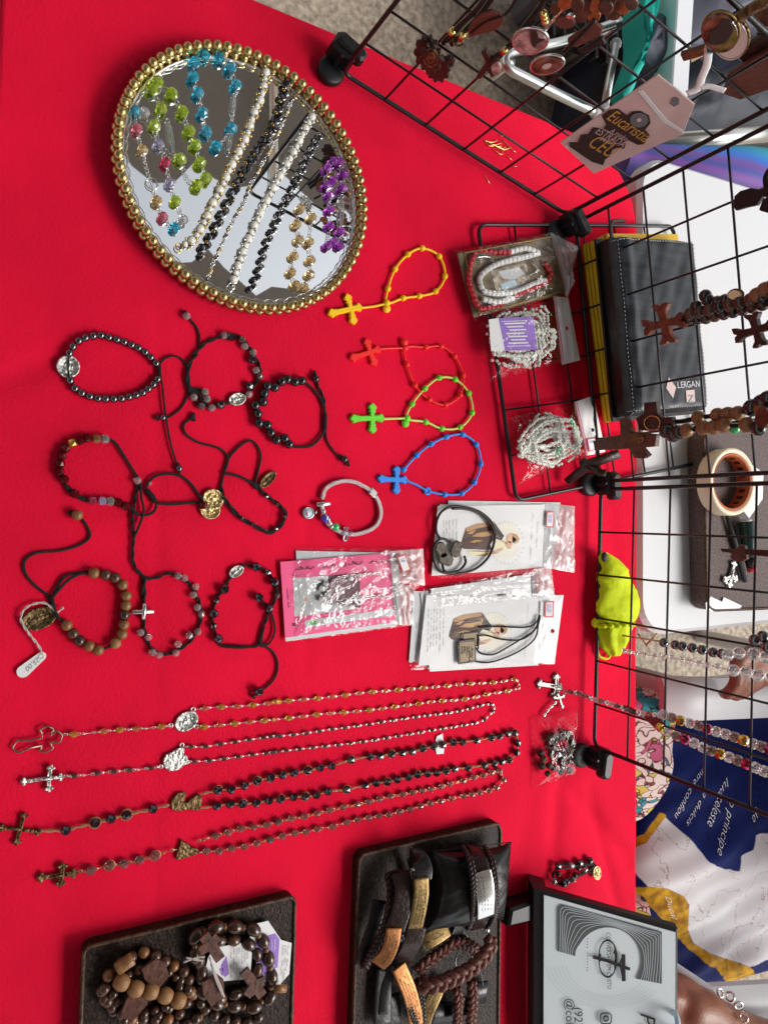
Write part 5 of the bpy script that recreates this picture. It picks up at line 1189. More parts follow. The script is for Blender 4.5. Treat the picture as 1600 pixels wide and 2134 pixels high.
for c_, an, nm in (((545, 550), .5, 'reddish brown wooden charm among the round beads'), ((415, 740), -.6, 'brown wooden charm below the pale carved beads'), ((900, 650), .3, 'brown wooden tab between the two bead coils')):
    p = P(*z7([c_])[0], TZ + .010); Tn = thing('wooden_charm', nm, 'wooden charm', p - Z * .009, 'wooden charms in the tray'); R = Matrix.Rotation(an, 3, 'Z'); f = lambda x, y, z, p=p, R=R: p + R @ V((x, y, z))
    part(Tn, 'charm', MB().prism([(-.012, -.007), (-.002, -.009), (.013, -.006), (.010, .007), (-.003, .010), (-.011, .006)], f, .003, 0, .0006), 'wood_cross')
def tag_card(label, poly, purple, z, seed):
    w_ = PZ(z7(poly), z); T = thing('printed_tag', label, 'tag', sum(w_, V((0, 0, 0))) / len(w_), 'purple and white printed tags')
    ar = sum(w_[i].x * w_[(i + 1) % len(w_)].y - w_[(i + 1) % len(w_)].x * w_[i].y for i in range(len(w_))); w2_ = w_ if ar > 0 else w_[::-1]
    part(T, 'paper', MB().prism([(p.x, p.y) for p in w2_], lambda x, y, zz: V((x, y, z + zz)), .0006), 'paper')
    for pp in purple: zflat(T, 'purple_panel', [pp], z7, z + .0008, 'purple_print')
    return T
T = tag_card('white paper tag with a purple emblem under the oval bead coil', [(905, 400), (1070, 370), (1140, 430), (1130, 590), (900, 610), (845, 570), (870, 460)], [[(950, 510), (985, 450), (1000, 560), (975, 585)], [(940, 530), (955, 570), (968, 575), (962, 520)]], TZ + .006, 1)
for i in range(7): scribble(T, z7, (1010 + i * 17, 400), (1008 + i * 17, 570), .0022, TZ + .0072, 'ink_grey', 120 + i)
T = tag_card('white tag with a purple printed panel at the tray edge', [(1110, 265), (1240, 232), (1320, 350), (1385, 370), (1370, 560), (1300, 640), (1200, 600), (1150, 400)], [[(1165, 345), (1285, 312), (1312, 350), (1300, 520), (1180, 590), (1160, 400)]], TZ + .004, 2)
for i in range(3): scribble(T, z7, (1330 + i * 16, 385), (1318 + i * 16, 580 - i * 20), .0022, TZ + .0052, 'ink_grey', 130 + i)

for i in range(2): scribble(T, z7, (1262 + i * 18, 350), (1258 + i * 18, 470), .0026, TZ + .0056, 'paper', 140 + i)
T = thing('string_tie', 'white cotton string tied among the oval beads', 'string', P(*z7([(900, 560)])[0], TZ))
for l in ([(720, 490), (790, 465), (850, 455)], [(735, 462), (800, 475), (840, 480)], [(880, 460), (910, 550), (940, 620), (970, 705)], [(890, 500), (920, 600), (960, 690)]): cord(T, PZ(z7(l), TZ + .0165), .0008, 'white_string', 'string')
T = thing('wood_peg', 'short pale wooden peg sticking out of the bead coil', 'peg', P(*z7([(1320, 652)])[0], TZ)); a, b = PZ(z7([(1285, 655), (1348, 652)]), TZ + .012); part(T, 'peg', MB().tube([a, b], .0034, 8), 'wood_bead_light')

# ---------------------------------------------------------------- leather bracelets in tray two
z8 = zm(680, 1700, 3.636); GL = 'leather bracelets in the tray'
def band(T, pts, w, t, m, name, up=None, braid=False, n=10):
    """flat strap swept along pts (zoom x, y, height): w = width, t = thickness"""
    sp = smooth(pts, 8)
    if braid:
        rs = resample(sp, step=w * .12); mb = MB()
        for ph in range(3):
            q = []; 
            for i, p in enumerate(rs):
                d = (rs[min(i + 1, len(rs) - 1)] - rs[max(i - 1, 0)]).normalized(); s = d.cross(V(up) if up else Z)
                s = s.normalized() if s.length > 1e-4 else V((1, 0, 0)); nn = s.cross(d); a = i * .48 + ph * 2.094
                q.append(p + s * (math.sin(a) * w * .30) + nn * (math.sin(2 * a) * t * .35))
            mb.tube(q, w * .21, 6)
        return part(T, name, mb, m)
    return part(T, name, MB().tube(sp, w / 2, 16, flat=t / w, up=up, square=True), m)
def pts8(l): return [P(*z8([(x, y)])[0], TZ + h) for x, y, h in l]
def engrave(T, a, b, rows, h, zoff, up):
    pass
# cushion
T = thing('cushion', 'shiny black pillow cushion with pinched corners in the tray', 'cushion', P(*z8([(1050, 560)])[0], TZ))
cq = quadmap(pts8([(805, 270, .018), (1400, 200, .020), (1340, 790, .014), (720, 880, .012)]))
def cush(sgn):
    def fn(u, v):
        k = (max(0, 1 - (2 * u - 1) ** 2) * max(0, 1 - (2 * v - 1) ** 2)); k = k ** .45; pin = .07 * (1 - abs(2 * u - 1)) * (abs(2 * v - 1) ** 3); pin2 = .07 * (1 - abs(2 * v - 1)) * (abs(2 * u - 1) ** 3)
        uu = .5 + (u - .5) * (1 - .12 * (1 - (2 * v - 1) ** 2) * (abs(2 * u - 1) ** 4)); vv = .5 + (v - .5) * (1 - .12 * (1 - (2 * u - 1) ** 2) * (abs(2 * v - 1) ** 4))
        return cq(uu, vv, sgn * (.024 * k + .0012 * noise2(u * 12, v * 9, 4) * k))
    return fn
mb = MB().grid(cush(1), 40, 40); mb.grid(cush(-.6), 20, 20); part(T, 'pillow', mb, 'leather_black')
mb = MB(); mb.tube([cq(u, v, .0002) for u, v in ((0, 0), (0, .5), (0, 1))], .0007, 5); part(T, 'seam', mb, 'leather_black')
# bracelet on cushion
T = thing('leather_bracelet', 'brown braided bracelet with an engraved silver plate round the cushion', 'bracelet', P(*z8([(1180, 600)])[0], TZ), GL)
for x0, m_, br in ((0, 'leather_brown', True), (75, 'leather_brown', False), (165, 'leather_brown', True)):
    l = [(1035 + x0, 235, .022), (1085 + x0, 330, .040), (1110 + x0, 460, .047), (1118 + x0, 620, .046), (1105 + x0, 760, .034), (1075 + x0 * .9, 850, .020)]
    band(T, pts8(l), .0080 if br else .0150, .0030, m_, 'braided_strap' if br else 'flat_strap', up=None if br else V((0, -.2, 1)), braid=br)
pl = pts8([(1178, 420, .0478), (1198, 520, .0502), (1208, 640, .0492), (1205, 770, .040)]); band(T, pl, .0185, .0028, 'silver', 'engraved_plate', up=V((0, -.2, 1)), n=12)
mb = MB()
for i in range(4):
    for j in range(9):
        t_ = .12 + j * .085; a = pl[0].lerp(pl[1], t_ * 3) if t_ < .333 else (pl[1].lerp(pl[2], t_ * 3 - 1) if t_ < .666 else pl[2].lerp(pl[3], t_ * 3 - 2)); s = V((0, 1, 0)); mb.tube([a + s * (-.005 + i * .0032) + Z * .0018, a + s * (-.005 + i * .0032) + V((.0028, 0, 0)) + Z * .0018], .00028, 4)
part(T, 'plate_lettering', mb, 'ink_grey'); bead(T, 'ball', 'silver', P(*z8([(1215, 865)])[0], TZ + .022), .0030, name='rivet')
def plate_bracelet(label, straps, plate, pm, txt=True):
    T = thing('leather_bracelet', label, 'bracelet', V((pts8([plate[0]])[0].x, pts8([plate[0]])[0].y, TZ)), GL)
    for l, w, m_, br in straps: band(T, pts8(l), w, .0032, m_, 'braided_strap' if br else 'flat_strap', up=None if br else V((-.35, -.1, 1)), braid=br)
    if plate:
        pl = pts8(plate); band(T, pl, .0150, .0026, pm, 'engraved_plate', up=V((-.35, -.1, 1)), n=12); sp = resample(smooth(pl, 6), n=14); mb = MB(); tg = tangents(sp)
        for i in range(2, 13):
            s = tg[i].normalized().cross(Z).normalized()
            for k in (-1.2, -.4, .4, 1.2):
                if random.random() < .85: mb.tube([sp[i] + s * (k * .0034) + V((-.35, -.1, 1)).normalized() * .0016 + Z * .0008, sp[i] + s * (k * .0034) + tg[i] * .4 + V((-.35, -.1, 1)).normalized() * .0016 + Z * .0008], .00026, 4)
        part(T, 'plate_lettering', mb, 'ink')
    return T
plate_bracelet('dark leather bracelet with a copper plate, nearest the tray corner',
    [([(470, 440, .012), (490, 560, .020), (475, 720, .024), (420, 900, .022), (340, 1050, .016), (290, 1150, .008)], .0100, 'leather_brown', True), ([(560, 430, .018), (590, 560, .028), (565, 720, .030), (520, 860, .030)], .0190, 'leather_brown', False),
     ([(640, 430, .018), (655, 560, .024), (625, 760, .026), (560, 950, .026)], .0080, 'leather_brown', True), ([(400, 640, .010), (370, 800, .012), (310, 980, .010), (270, 1120, .006)], .0130, 'leather_black', False), ([(470, 440, .012), (520, 420, .014), (600, 425, .018), (640, 430, .018)], .0030, 'leather_brown', False)],
    [(512, 850, .0315), (495, 960, .031), (455, 1060, .028), (390, 1130, .022)], 'copper_plate')
plate_bracelet('dark leather bracelet with a long gold plate standing against the cushion',
    [([(640, 320, .014), (700, 330, .026), (735, 400, .032), (730, 480, .034)], .0180, 'leather_black', False), ([(680, 840, .030), (650, 960, .028), (600, 1060, .018), (560, 1100, .010)], .0200, 'leather_brown', False), ([(640, 320, .014), (660, 420, .012), (700, 700, .010)], .0080, 'leather_black', False)],
    [(718, 470, .0350), (718, 600, .036), (695, 740, .0345), (670, 850, .0315)], 'gold_plate')
plate_bracelet('bracelet with a gold plate lying below the cushion', [([(960, 850, .010), (1000, 880, .008), (1060, 980, .006)], .0120, 'leather_black', False), ([(720, 960, .012), (640, 1060, .010), (600, 1200, .008)], .0120, 'leather_brown', False)], [(920, 850, .012), (850, 900, .014), (780, 940, .014), (720, 975, .012)], 'gold_plate')
plate_bracelet('bracelet with a copper plate twisting between dark straps at the lower edge', [([(530, 1160, .014), (490, 1180, .010), (450, 1300, .010), (430, 1500, .010)], .0090, 'leather_black', False), ([(600, 1380, .018), (640, 1480, .018), (690, 1600, .016)], .0075, 'leather_black', True), ([(690, 1240, .012), (720, 1400, .014), (730, 1600, .014)], .0075, 'leather_black', True)], [(545, 1140, .018), (585, 1230, .020), (630, 1340, .020), (665, 1480, .018), (680, 1600, .016)], 'copper_plate')
plate_bracelet('bracelet with a gold plate under the red braided one', [([(860, 1300, .010), (900, 1240, .008)], .0120, 'leather_black', False), ([(740, 1500, .012), (720, 1600, .010)], .012, 'leather_black', False)], [(840, 1310, .012), (800, 1400, .014), (765, 1480, .014), (730, 1590, .012)], 'gold_plate')
T = thing('leather_bracelet', 'thick reddish brown braided leather bracelet looped in the tray', 'bracelet', P(*z8([(980, 1150)])[0], TZ), GL)
band(T, pts8([(690, 1180, .012), (760, 1110, .014), (880, 1030, .014), (960, 975, .014), (1060, 970, .012), (1150, 1030, .010)]), .0130, .005, 'leather_red', 'braided_strap', braid=True)
band(T, pts8([(1235, 920, .020), (1245, 980, .026), (1195, 1070, .030), (1080, 1170, .030), (960, 1230, .028), (840, 1280, .024), (740, 1290, .018), (700, 1240, .014)]), .0170, .006, 'leather_red', 'braided_strap', braid=True)
T = thing('leather_bracelet', 'pair of red braided straps at the lower edge of the tray', 'bracelet', P(*z8([(1050, 1400)])[0], TZ), GL)
band(T, pts8([(985, 1310, .014), (1000, 1400, .016), (990, 1600, .014)]), .0110, .005, 'leather_red', 'braided_strap', braid=True); band(T, pts8([(1100, 1260, .014), (1110, 1400, .018), (1090, 1600, .016)]), .0120, .005, 'leather_red', 'braided_strap', braid=True); band(T, pts8([(1048, 1370, .012), (1052, 1500, .012)]), .010, .003, 'silver', 'plate', up=Z)
T = thing('key_ring', 'dark wire ring under the red braided bracelet', 'ring', P(*z8([(1030, 1080)])[0], TZ)); mb = MB(); mb.torus(P(*z8([(1040, 1080)])[0], TZ + .010), V((0, .3, 1)), .0105, .0008, 22, 6, 1.3, V((.4, 1, 0))); mb.tube(smooth(pts8([(1130, 1070, .010), (1170, 1200, .008), (1195, 1370, .006)]), 4), .0007, 5); part(T, 'wire', mb, 'hematite')
for i, (l, w) in enumerate((([(450, 1150, .008), (430, 1350, .008), (420, 1600, .008)], .018), ([(560, 1450, .006), (480, 1480, .006), (420, 1500, .006)], .03), ([(900, 1420, .005), (870, 1600, .005)], .026), ([(1180, 1260, .006), (1160, 1420, .006)], .014))):
    T = thing('leather_strap', ['dark strap end along the tray side', 'dark leather tab at the lower tray edge', 'black strap under the gold plate bracelet', 'dark strap by the wire ring'][i], 'strap', V((pts8(l)[0].x, pts8(l)[0].y, TZ)), 'loose dark straps'); band(T, pts8(l), w, .003, 'leather_black', 'strap', up=Z)

# ================================================================ SMALL THINGS NEAR THE TABLE EDGE
z9 = zm(1100, 1380, 3.2)
T = thing('bead_bag', 'small clear bag of brown faceted beads with a silver clasp', 'bead bag', P(*z9([(170, 570)])[0], 0))
cs = qz([(20, 365), (330, 305), (310, 760), (28, 840)], z9, .0004); q = quadmap(cs); rnd = random.Random(12)
for i in range(34):
    u, v = rnd.uniform(.30, .86), rnd.uniform(.12, .82); bead(T, 'gem' if i % 3 else 'ball', ('wood_cross', 'wood_cross_dark', 'wood_cross_dark', 'wood_bead_dark', 'wood_cross_dark')[i % 5], q(u, v, .0048 + (.004 if i > 22 else 0)), .0046 if i % 2 else .0038, (rnd.uniform(-1, 1), rnd.uniform(-1, 1), .2))
bead(T, 'gem', 'enamel_pale', q(.56, .45, .011), .003); sheet(T, 'bag', cs, 'clear_film_mid', 36, .0022, .0140, 61)
T = thing('cord_bracelet', 'little bundled dark bead bracelet with a bronze disc on the cloth', 'bracelet', P(1190, 1815, 0)); zt = zm(1040, 1740, 2.857)
ccord(T, zt, [(355, 180), (420, 170), (500, 190), (550, 160), (570, 200), (500, 230), (440, 265), (390, 300), (330, 280), (320, 230), (355, 185)], .0014, .003, closed=True, twist=1)
ccord(T, zt, [(360, 200), (440, 190), (520, 175), (560, 190), (470, 240), (400, 285)], .0013, .006, twist=1)
put_beads(T, zt, [(350, 185), (380, 290), (430, 180), (480, 165), (540, 150), (400, 275)], 'black_crystal', .0040, 'gem', z=.0048); put_beads(T, zt, [(422, 180), (508, 205), (325, 275), (440, 265)], 'crystal_rose', .0036, 'gem', z=.0055); put_beads(T, zt, [(470, 195), (450, 240), (350, 230)], 'crystal_garnet', .0036, 'gem', z=.005)
medal(T, P(*zt([(562, 215)])[0], 0), .0085, .0060, V((1, .3, 0)), 'gold_relief', .0018, z=.004)

# ================================================================ SIGN BOARD ON ITS STAND
t0, t1, t3 = P(1133, 1866, .034), P(1407, 1944, .105), P(1132, 2180, .034)
ux = (t3 - t0).normalized(); uy = (t1 - t0); uy = (uy - ux * uy.dot(ux)); SW = uy.length; uy.normalize(); nn = ux.cross(uy)
if nn.z < 0: nn = -nn
ux = (t3 - t0).normalized(); SL = .30
sk = (t1 - t0).dot(ux)
f = lambda x, y, z=0: t0 + ux * (x + sk * y / SW) + uy * y + nn * z
T = thing('sign_board', 'black framed display sign with a grey logo panel, tilted on a stand', 'sign', V((t0.x, t0.y, 0)))
part(T, 'housing', MB().prism([(-.004, -.012), (SL, -.012), (SL, SW + .003), (-.004, SW + .003)], f, .011, -.013, .002), 'black_plastic')
part(T, 'lower_bar', MB().prism([(-.004, -.013), (SL, -.013), (SL, .004), (-.004, .004)], f, .018, -.0315, .002), 'black_plastic')
part(T, 'face', MB().prism([(0, 0), (SL - .01, 0), (SL - .01, SW), (0, SW)], f, .0012, -.0016), 'screen')
a = f(.02, .01, -.03); part(T, 'stand_leg', MB().prism([(0.0, -.022), (.018, -.026), (.022, .03), (-.002, .03)], lambda x, y, z: V((t0.x + .012 + x, t0.y - .012 + y, z)), .022, .001, .003), 'black_plastic')
c0 = f(.10, SW * .9, -.03); part(T, 'back_strut', MB().prism([(-.01, 0), (.01, 0), (.012, -.09), (-.012, -.09)], lambda x, y, z: V((c0.x + x, c0.y - .02 + z, c0.z + y)), .006), 'black_plastic')
zi = zm(1040, 1740, 2.857)
def ft(px, py, z=0):   # photo point on the sign's tilted face
    return PL(px, py, t0, nn) + nn * z
zs = lambda x, y: (1040 + x / 2.857, 1740 + y / 2.857)
G = lambda x, y, z=.0004: ft(*zs(x, y), z)
mb = MB(); cc = (648, 745); 
outer = [(345, 405), (965, 575), (962, 885), (842, 850)] 
arc = [(cc[0] + 200 * math.cos(a), cc[1] + 198 * math.sin(a)) for a in [math.radians(x) for x in (28, 10, -10, -30, -50, -70, -90, -110, -130, -150, -168, -182)]]
poly = outer + arc + [(450, 720), (345, 690)]
bm_pts = [G(x, y) for x, y in poly]
# split into simple pieces: fan of quads between outer border and circle
top = [(345 + (965 - 345) * i / 11, 405 + 170 * i / 11) for i in range(12)]
rim = [(965, 575 + 310 * i / 3) for i in range(4)]
ringp = [(450, 720), (455, 670)] + [(cc[0] + 196 * math.cos(math.radians(t)), cc[1] + 196 * math.sin(math.radians(t))) for t in range(-156, 35, 10)]
outp = [(345, 690), (345, 600), (345, 500)] + top + rim[1:]
outp = resample([V((x, y, 0)) for x, y in outp], n=24); ringp = resample([V((x, y, 0)) for x, y in ringp], n=24)
for i in range(24): mb.add([G(outp[i].x, outp[i].y), G(outp[i + 1].x, outp[i + 1].y), G(ringp[i + 1].x, ringp[i + 1].y), G(ringp[i].x, ringp[i].y)], [(0, 1, 2, 3)], False)
part(T, 'logo_panel', mb, 'screen_dark')
mb = MB()
for k in range(1, 9):   # contour lines across the grey panel
    pts = []
    for i in range(25):
        t_ = k / 9.5 + .035 * math.sin(i * .5 + k * .7); t_ = min(.97, max(.03, t_)); p = outp[i].lerp(ringp[i], t_); pts.append(G(p.x, p.y, .0008))
    for a, b in zip(smooth(pts, 3), smooth(pts, 3)[1:]):
        d = (b - a).normalized(); s = d.cross(nn) * .00022; mb.add([a - s, b - s, b + s, a + s], [(0, 1, 2, 3)], False)
part(T, 'contour_lines', mb, 'screen')
mb = MB()
for k in range(6):
    pts = [G(cc[0] + (230 + k * 22) * math.cos(math.radians(t)) * (1.1), cc[1] + (215 + k * 14) * math.sin(math.radians(t)), .0005) for t in range(40, 175, 6)]
    for a, b in zip(pts, pts[1:]):
        d = (b - a).normalized(); s = d.cross(nn) * .00014; mb.add([a - s, b - s, b + s, a + s], [(0, 1, 2, 3)], False)
part(T, 'pale_contours', mb, mat('screen_line', (.5, .55, .56), .3))
def sign_text(s, x, y, size, m='ink', shear=0, name='lettering', sp=1.0):
    p = G(x, y, .0009); mb = MB(); text_mesh(mb, s, lambda a, b: p + ux * a * sp + uy * b, size, shear=shear); part(T, name, mb, m)
def C_letter(cx, low, r, name):
    mb = MB(); vs = []; n = 30; cx, cy, rx, ry, sg = (643, 714, 56, 96, -1) if not low else (643, 742, 56, 104, 1)
    for i in range(n + 1):   # half ring, open towards the middle, thick at its shoulders
        t = math.radians(-25 + 230 * i / n); wv = 11 + 38 * max(0, math.sin(math.radians(60 + 12.5 * i)) ) ** 2 * (1 if 4 < i < 26 else .3)
        vs += [G(cx + rx * math.cos(t), cy + sg * ry * math.sin(t), .0012), G(cx + (rx - wv * .6) * math.cos(t), cy + sg * (ry - wv) * math.sin(t), .0012)]
    mb.add(vs, [(2 * i, 2 * i + 1, 2 * i + 3, 2 * i + 2) for i in range(n)], False); part(T, name, mb, 'ink')
C_letter(0, 0, 0, 'letter_c'); C_letter(0, 1, 0, 'letter_c')
def bar(l, wd, z=.0013, name='cross_emblem', m='ink'):
    mb = MB(); p = [G(*a, z) for a in l]
    for a, b in zip(p, p[1:]):
        d = (b - a).normalized(); s = d.cross(nn) * wd; mb.add([a - s, b - s, b + s, a + s], [(0, 1, 2, 3)], False)
    part(T, name, mb, m)
def sign_fit(s, a, b, size):
    p, r = G(*a, .0016), G(*b, .0016); d = r - p; mb = MB(); text_mesh(mb, s, lambda x, y: V((x, y, 0)), size); k = d.length / max(v.x for v in mb.v); d.normalize()
    for i, v in enumerate(mb.v): mb.v[i] = p + d * (v.x * k) + uy * v.y
    part(T, 'lettering', mb, 'ink')
bar([(735, 705), (715, 760), (735, 865)], .0009, .0017); bar([(555, 722), (640, 745), (775, 795)], .0017); bar([(735, 705), (737, 865)], .0020, .0016)
sign_fit('CONVERSÃO EM CRISTO', (634, 575), (640, 912), .0060)
for i in range(12):
    if i not in (4,): bar([(523, 612 + i * 17), (523, 619 + i * 17)], .0006, .0009, 'small_lettering', 'ink_grey')
sign_text('Pro', 838, 1050, .022, shear=.3); sign_text('@convers', 395, 968, .0125); sign_text('(92)98', 445, 1020, .0125)
# phone-camera icon beside the web name
mb = MB()
for w_ in (52, 24):
    pts = [G(632 + w_ * .62 * c_[0], 1088 + w_ * .62 * c_[1], .0011) for c_ in [(math.copysign(abs(math.cos(t)) ** .5, math.cos(t)), math.copysign(abs(math.sin(t)) ** .5, math.sin(t))) if w_ == 52 else (math.cos(t), math.sin(t)) for t in [i * .2618 for i in range(24)]]]
    mb.tube(pts, .0006, 5, closed=True)
part(T, 'camera_icon', mb, 'ink')
T = thing('rubber_clip', 'small translucent blue clip on the edge of the sign', 'clip', ft(*zs(1040, 1110))); part(T, 'clip', MB().torus(ft(*zs(1042, 1108), .004), uy, .008, .003, 18, 8, 1.2, ux), 'enamel_pale')
# ================================================================ THINGS HANGING ON THE GRIDS
def plane(a, b, off):
    d = (b - a).normalized(); n = V((d.y, -d.x, 0))
    if n.y > 0: n = -n
    return (a + n * off, n, d)
PA_ = plane(A0, A1, .008); PB_ = plane(B0, B1, .010); PC_ = plane(C0, C1, .010)
def hp(pl, zf, l, off=0): return [PL(x, y, pl[0] + pl[1] * off, pl[1]) for x, y in zf(l)]
def hpoly(T, name, pl, zf, pts, m, t=.003, off=0):
    w_ = hp(pl, zf, pts, off); o = pl[0]; n = pl[1]; d = pl[2]
    f2 = [((p - o).dot(d), p.z) for p in w_]
    ar = sum(f2[i][0] * f2[(i + 1) % len(f2)][1] - f2[(i + 1) % len(f2)][0] * f2[i][1] for i in range(len(f2)))
    if ar < 0: f2 = f2[::-1]
    base = o + n * off
    return part(T, name, MB().prism(f2, lambda x, y, z: V((base.x + d.x * x, base.y + d.y * x, 0)) + V((0, 0, y)) + n * z, t, 0, min(.0007, t * .3)), m)
def hcord(T, pl, zf, pts, r, m='black_cord', name='cord', off=0): return cord(T, hp(pl, zf, pts, off), r, m, name)
def hdisc(T, pl, zf, c, rx, ry, m, t=.003, off=0, ang=0, name='disc', rim=None):
    pts = [(c[0] + rx * math.cos(a) * math.cos(ang) - ry * math.sin(a) * math.sin(ang), c[1] + rx * math.cos(a) * math.sin(ang) + ry * math.sin(a) * math.cos(ang)) for a in [i * .2618 for i in range(24)]]
    o = hpoly(T, name, pl, zf, pts, m, t, off)
    if rim: part(T, name + '_rim', MB().tube(hp(pl, zf, pts, off + t * .7), .0011, 6, closed=True), rim)
    return o
zid = zm(0, 0, 1); zh = zm(840, 0, 4.0); zq = zm(1100, 0, 3.2); zk = zm(1300, 560, 5.3333); zr = zm(1300, 1280, 5.3333)
def hthing(name, label, cat, pl, zf, c, grp=None): return thing(name, label, cat, hp(pl, zf, [c])[0], grp)
GH = 'medals and charms hanging on the angled grid'
T = hthing('medal_cluster', 'dark brown scalloped medals on black cord hanging nearest the mirror', 'medals', PA_, zh, (230, 480), GH)
def scallop(c, rx, ry, k=10, amp=.12): return [(c[0] + rx * (1 + amp * math.cos(k * a)) * math.cos(a), c[1] + ry * (1 + amp * math.cos(k * a)) * math.sin(a)) for a in [i * .1309 for i in range(48)]]
for c, rx, ry, off in (((200, 420), 100, 130, .000), ((300, 560), 95, 105, .004), ((385, 500), 45, 50, .002), ((235, 480), 90, 120, .009)): hpoly(T, 'medal', PA_, zh, scallop(c, rx, ry), 'wood_cross_dark', .003, off)
for k, m_ in ((.78, 'bronze'), (.62, 'wood_cross_dark'), (.45, 'bronze')): hdisc(T, PA_, zh, (230, 480), 82 * k, 105 * k, m_, .0006, .0125 + (1 - k) * .003, name='medal_ring')
for l in ([(330, 360), (440, 240), (600, 90), (700, -40)], [(400, 370), (500, 270), (640, 120), (760, -40)], [(370, 340), (480, 210), (620, 70)]): hcord(T, PA_, zh, l, .0022, 'leather_black', 'leather_cord', .004)
for a, b in (((385, 285), (425, 248)), ((470, 320), (512, 272))): part(T, 'gold_clasp', MB().tube(hp(PA_, zh, [a, b], .006), .0030, 10), 'gold')
part(T, 'ring', MB().torus(hp(PA_, zh, [(455, 345)], .006)[0], PA_[1], .0045, .0008, 14, 5), 'bronze')
T = hthing('leather_leaf', 'brown leather leaf charm hanging above the dark scalloped medals', 'charm', PA_, zh, (700, 190), GH)
hpoly(T, 'leaf', PA_, zh, [(550, 300), (545, 220), (590, 140), (660, 90), (740, 70), (800, 95), (850, 130), (840, 180), (780, 230), (700, 260), (620, 275)], 'leather_red', .0024, .006); hcord(T, PA_, zh, [(560, 285), (680, 190), (840, 130)], .0007, 'leather_brown', 'midrib', .009); hcord(T, PA_, zh, [(840, 130), (900, 60), (960, -40)], .0014, 'leather_black', 'hanger', .006)
T = hthing('cross_charm', 'small dark red enamel cross charm on black cord', 'charm', PA_, zh, (700, 520), GH)
hpoly(T, 'cross', PA_, zh, [(610, 630), (655, 560), (690, 500), (655, 420), (700, 395), (735, 460), (790, 420), (800, 480), (740, 530), (770, 610), (740, 630), (705, 570), (650, 640)], 'wood_cross_dark', .003, 0); hdisc(T, PA_, zh, (775, 560), 45, 60, 'photo_pink', .002, .001); hcord(T, PA_, zh, [(720, 520), (830, 420), (920, 340), (1010, 220), (1120, 80), (1200, -40)], .0024, 'leather_black', 'cord', .002); part(T, 'gold_clasp', MB().tube(hp(PA_, zh, [(822, 440), (862, 405)], .005), .0024, 8), 'gold')
T = hthing('oval_pendant', 'larger oval picture pendant in a silver rim, pinkish picture', 'pendant', PA_, zh, (1060, 335), GH)
hdisc(T, PA_, zh, (1060, 335), 148, 104, 'photo_pink', .003, .004, -.08, 'picture', 'silver'); hpoly(T, 'picture_figure', PA_, zh, [(1060, 260), (1110, 250), (1130, 320), (1185, 330), (1120, 360), (1090, 400), (1060, 350)], 'print_dark', .0004, .0074); hcord(T, PA_, zh, [(1185, 250), (1230, 190), (1320, 90), (1400, -30)], .0014, 'silver', 'chain', .004)
for i in range(3): bead(T, 'ball', 'gold', hp(PA_, zh, [(1168 + i * 8, 115 + i * 32)], .006)[0], .0030)
T = hthing('oval_pendant', 'smaller tilted oval pendant with a brown picture under the other', 'pendant', PA_, zh, (1200, 540), GH)
hdisc(T, PA_, zh, (1200, 535), 142, 74, 'photo_brown', .003, .004, -.22, 'picture', 'silver'); hcord(T, PA_, zh, [(1330, 440), (1400, 370), (1500, 270), (1600, 160)], .0018, 'leather_black', 'cord', .004); hdisc(T, PA_, zh, (1195, 550), 40, 22, 'tag_pink', .0005, .0074, -.3)
T = hthing('tag_cluster', 'brown leather tags and coin discs bunched along the top of the grid', 'charms', PA_, zq, (400, 100), GH)
hpoly(T, 'leather_tag', PA_, zq, [(265, 250), (440, 130), (500, 170), (490, 220), (330, 300), (270, 290)], 'leather_red', .0024, .002); hpoly(T, 'leather_tag', PA_, zq, [(330, 330), (500, 230), (520, 280), (360, 350)], 'leather_brown', .0024, -.002); hdisc(T, PA_, zq, (250, 135), 65, 45, 'leather_red', .0024, .004); hdisc(T, PA_, zq, (285, 100), 30, 16, 'silver', .002, .006)
for i, c in enumerate(((350, 90), (400, 40), (460, 30), (520, 40), (570, 80), (630, 40), (690, 10), (330, 20), (440, 90), (600, 10), (540, -10), (250, 10), (200, 50))): hdisc(T, PA_, zq, c, 46, 52, ('wood_bead_brown', 'wood_cross', 'copper_plate')[i % 3], .002, .002 + (i % 4) * .003, i * .4, 'coin_disc')
# printed tag in a sleeve
T = hthing('printed_tag', 'pink sleeved tag printed Eucaristia, a minha estrada para o céu', 'tag', PA_, zq, (620, 830))
hpoly(T, 'sleeve', PA_, zq, [(215, 945), (540, 715), (865, 490), (985, 585), (1110, 690), (1070, 790), (1030, 890), (735, 1020), (440, 1152)], 'tag_pink', .0012, .006)
hpoly(T, 'hole', PA_, zq, [(945, 690), (958, 655), (985, 645), (1008, 660), (1002, 695), (970, 712)], 'screen_dark', .0003, .0074)
hpoly(T, 'seam', PA_, zq, [(730, 605), (760, 600), (925, 800), (1035, 870), (1025, 885), (900, 815)], 'paper_grey', .0003, .0074)
hpoly(T, 'badge_dark', PA_, zq, [(490, 770), (540, 735), (600, 725), (660, 770), (690, 745), (750, 740), (805, 770), (815, 820), (780, 865), (808, 900), (770, 960), (730, 965), (660, 930), (640, 990), (590, 985), (560, 1000), (545, 1040), (515, 1060), (500, 1100), (430, 1080), (340, 1020), (275, 975), (275, 950), (330, 950), (350, 900), (400, 895), (430, 850), (500, 860), (520, 830)], 'print_dark', .0004, .0076)
hdisc(T, PA_, zq, (738, 800), 60, 48, 'screen_dark', .0003, .0082, name='host'); hdisc(T, PA_, zq, (738, 800), 15, 12, 'tag_pink', .0003, .0087, name='host_centre')
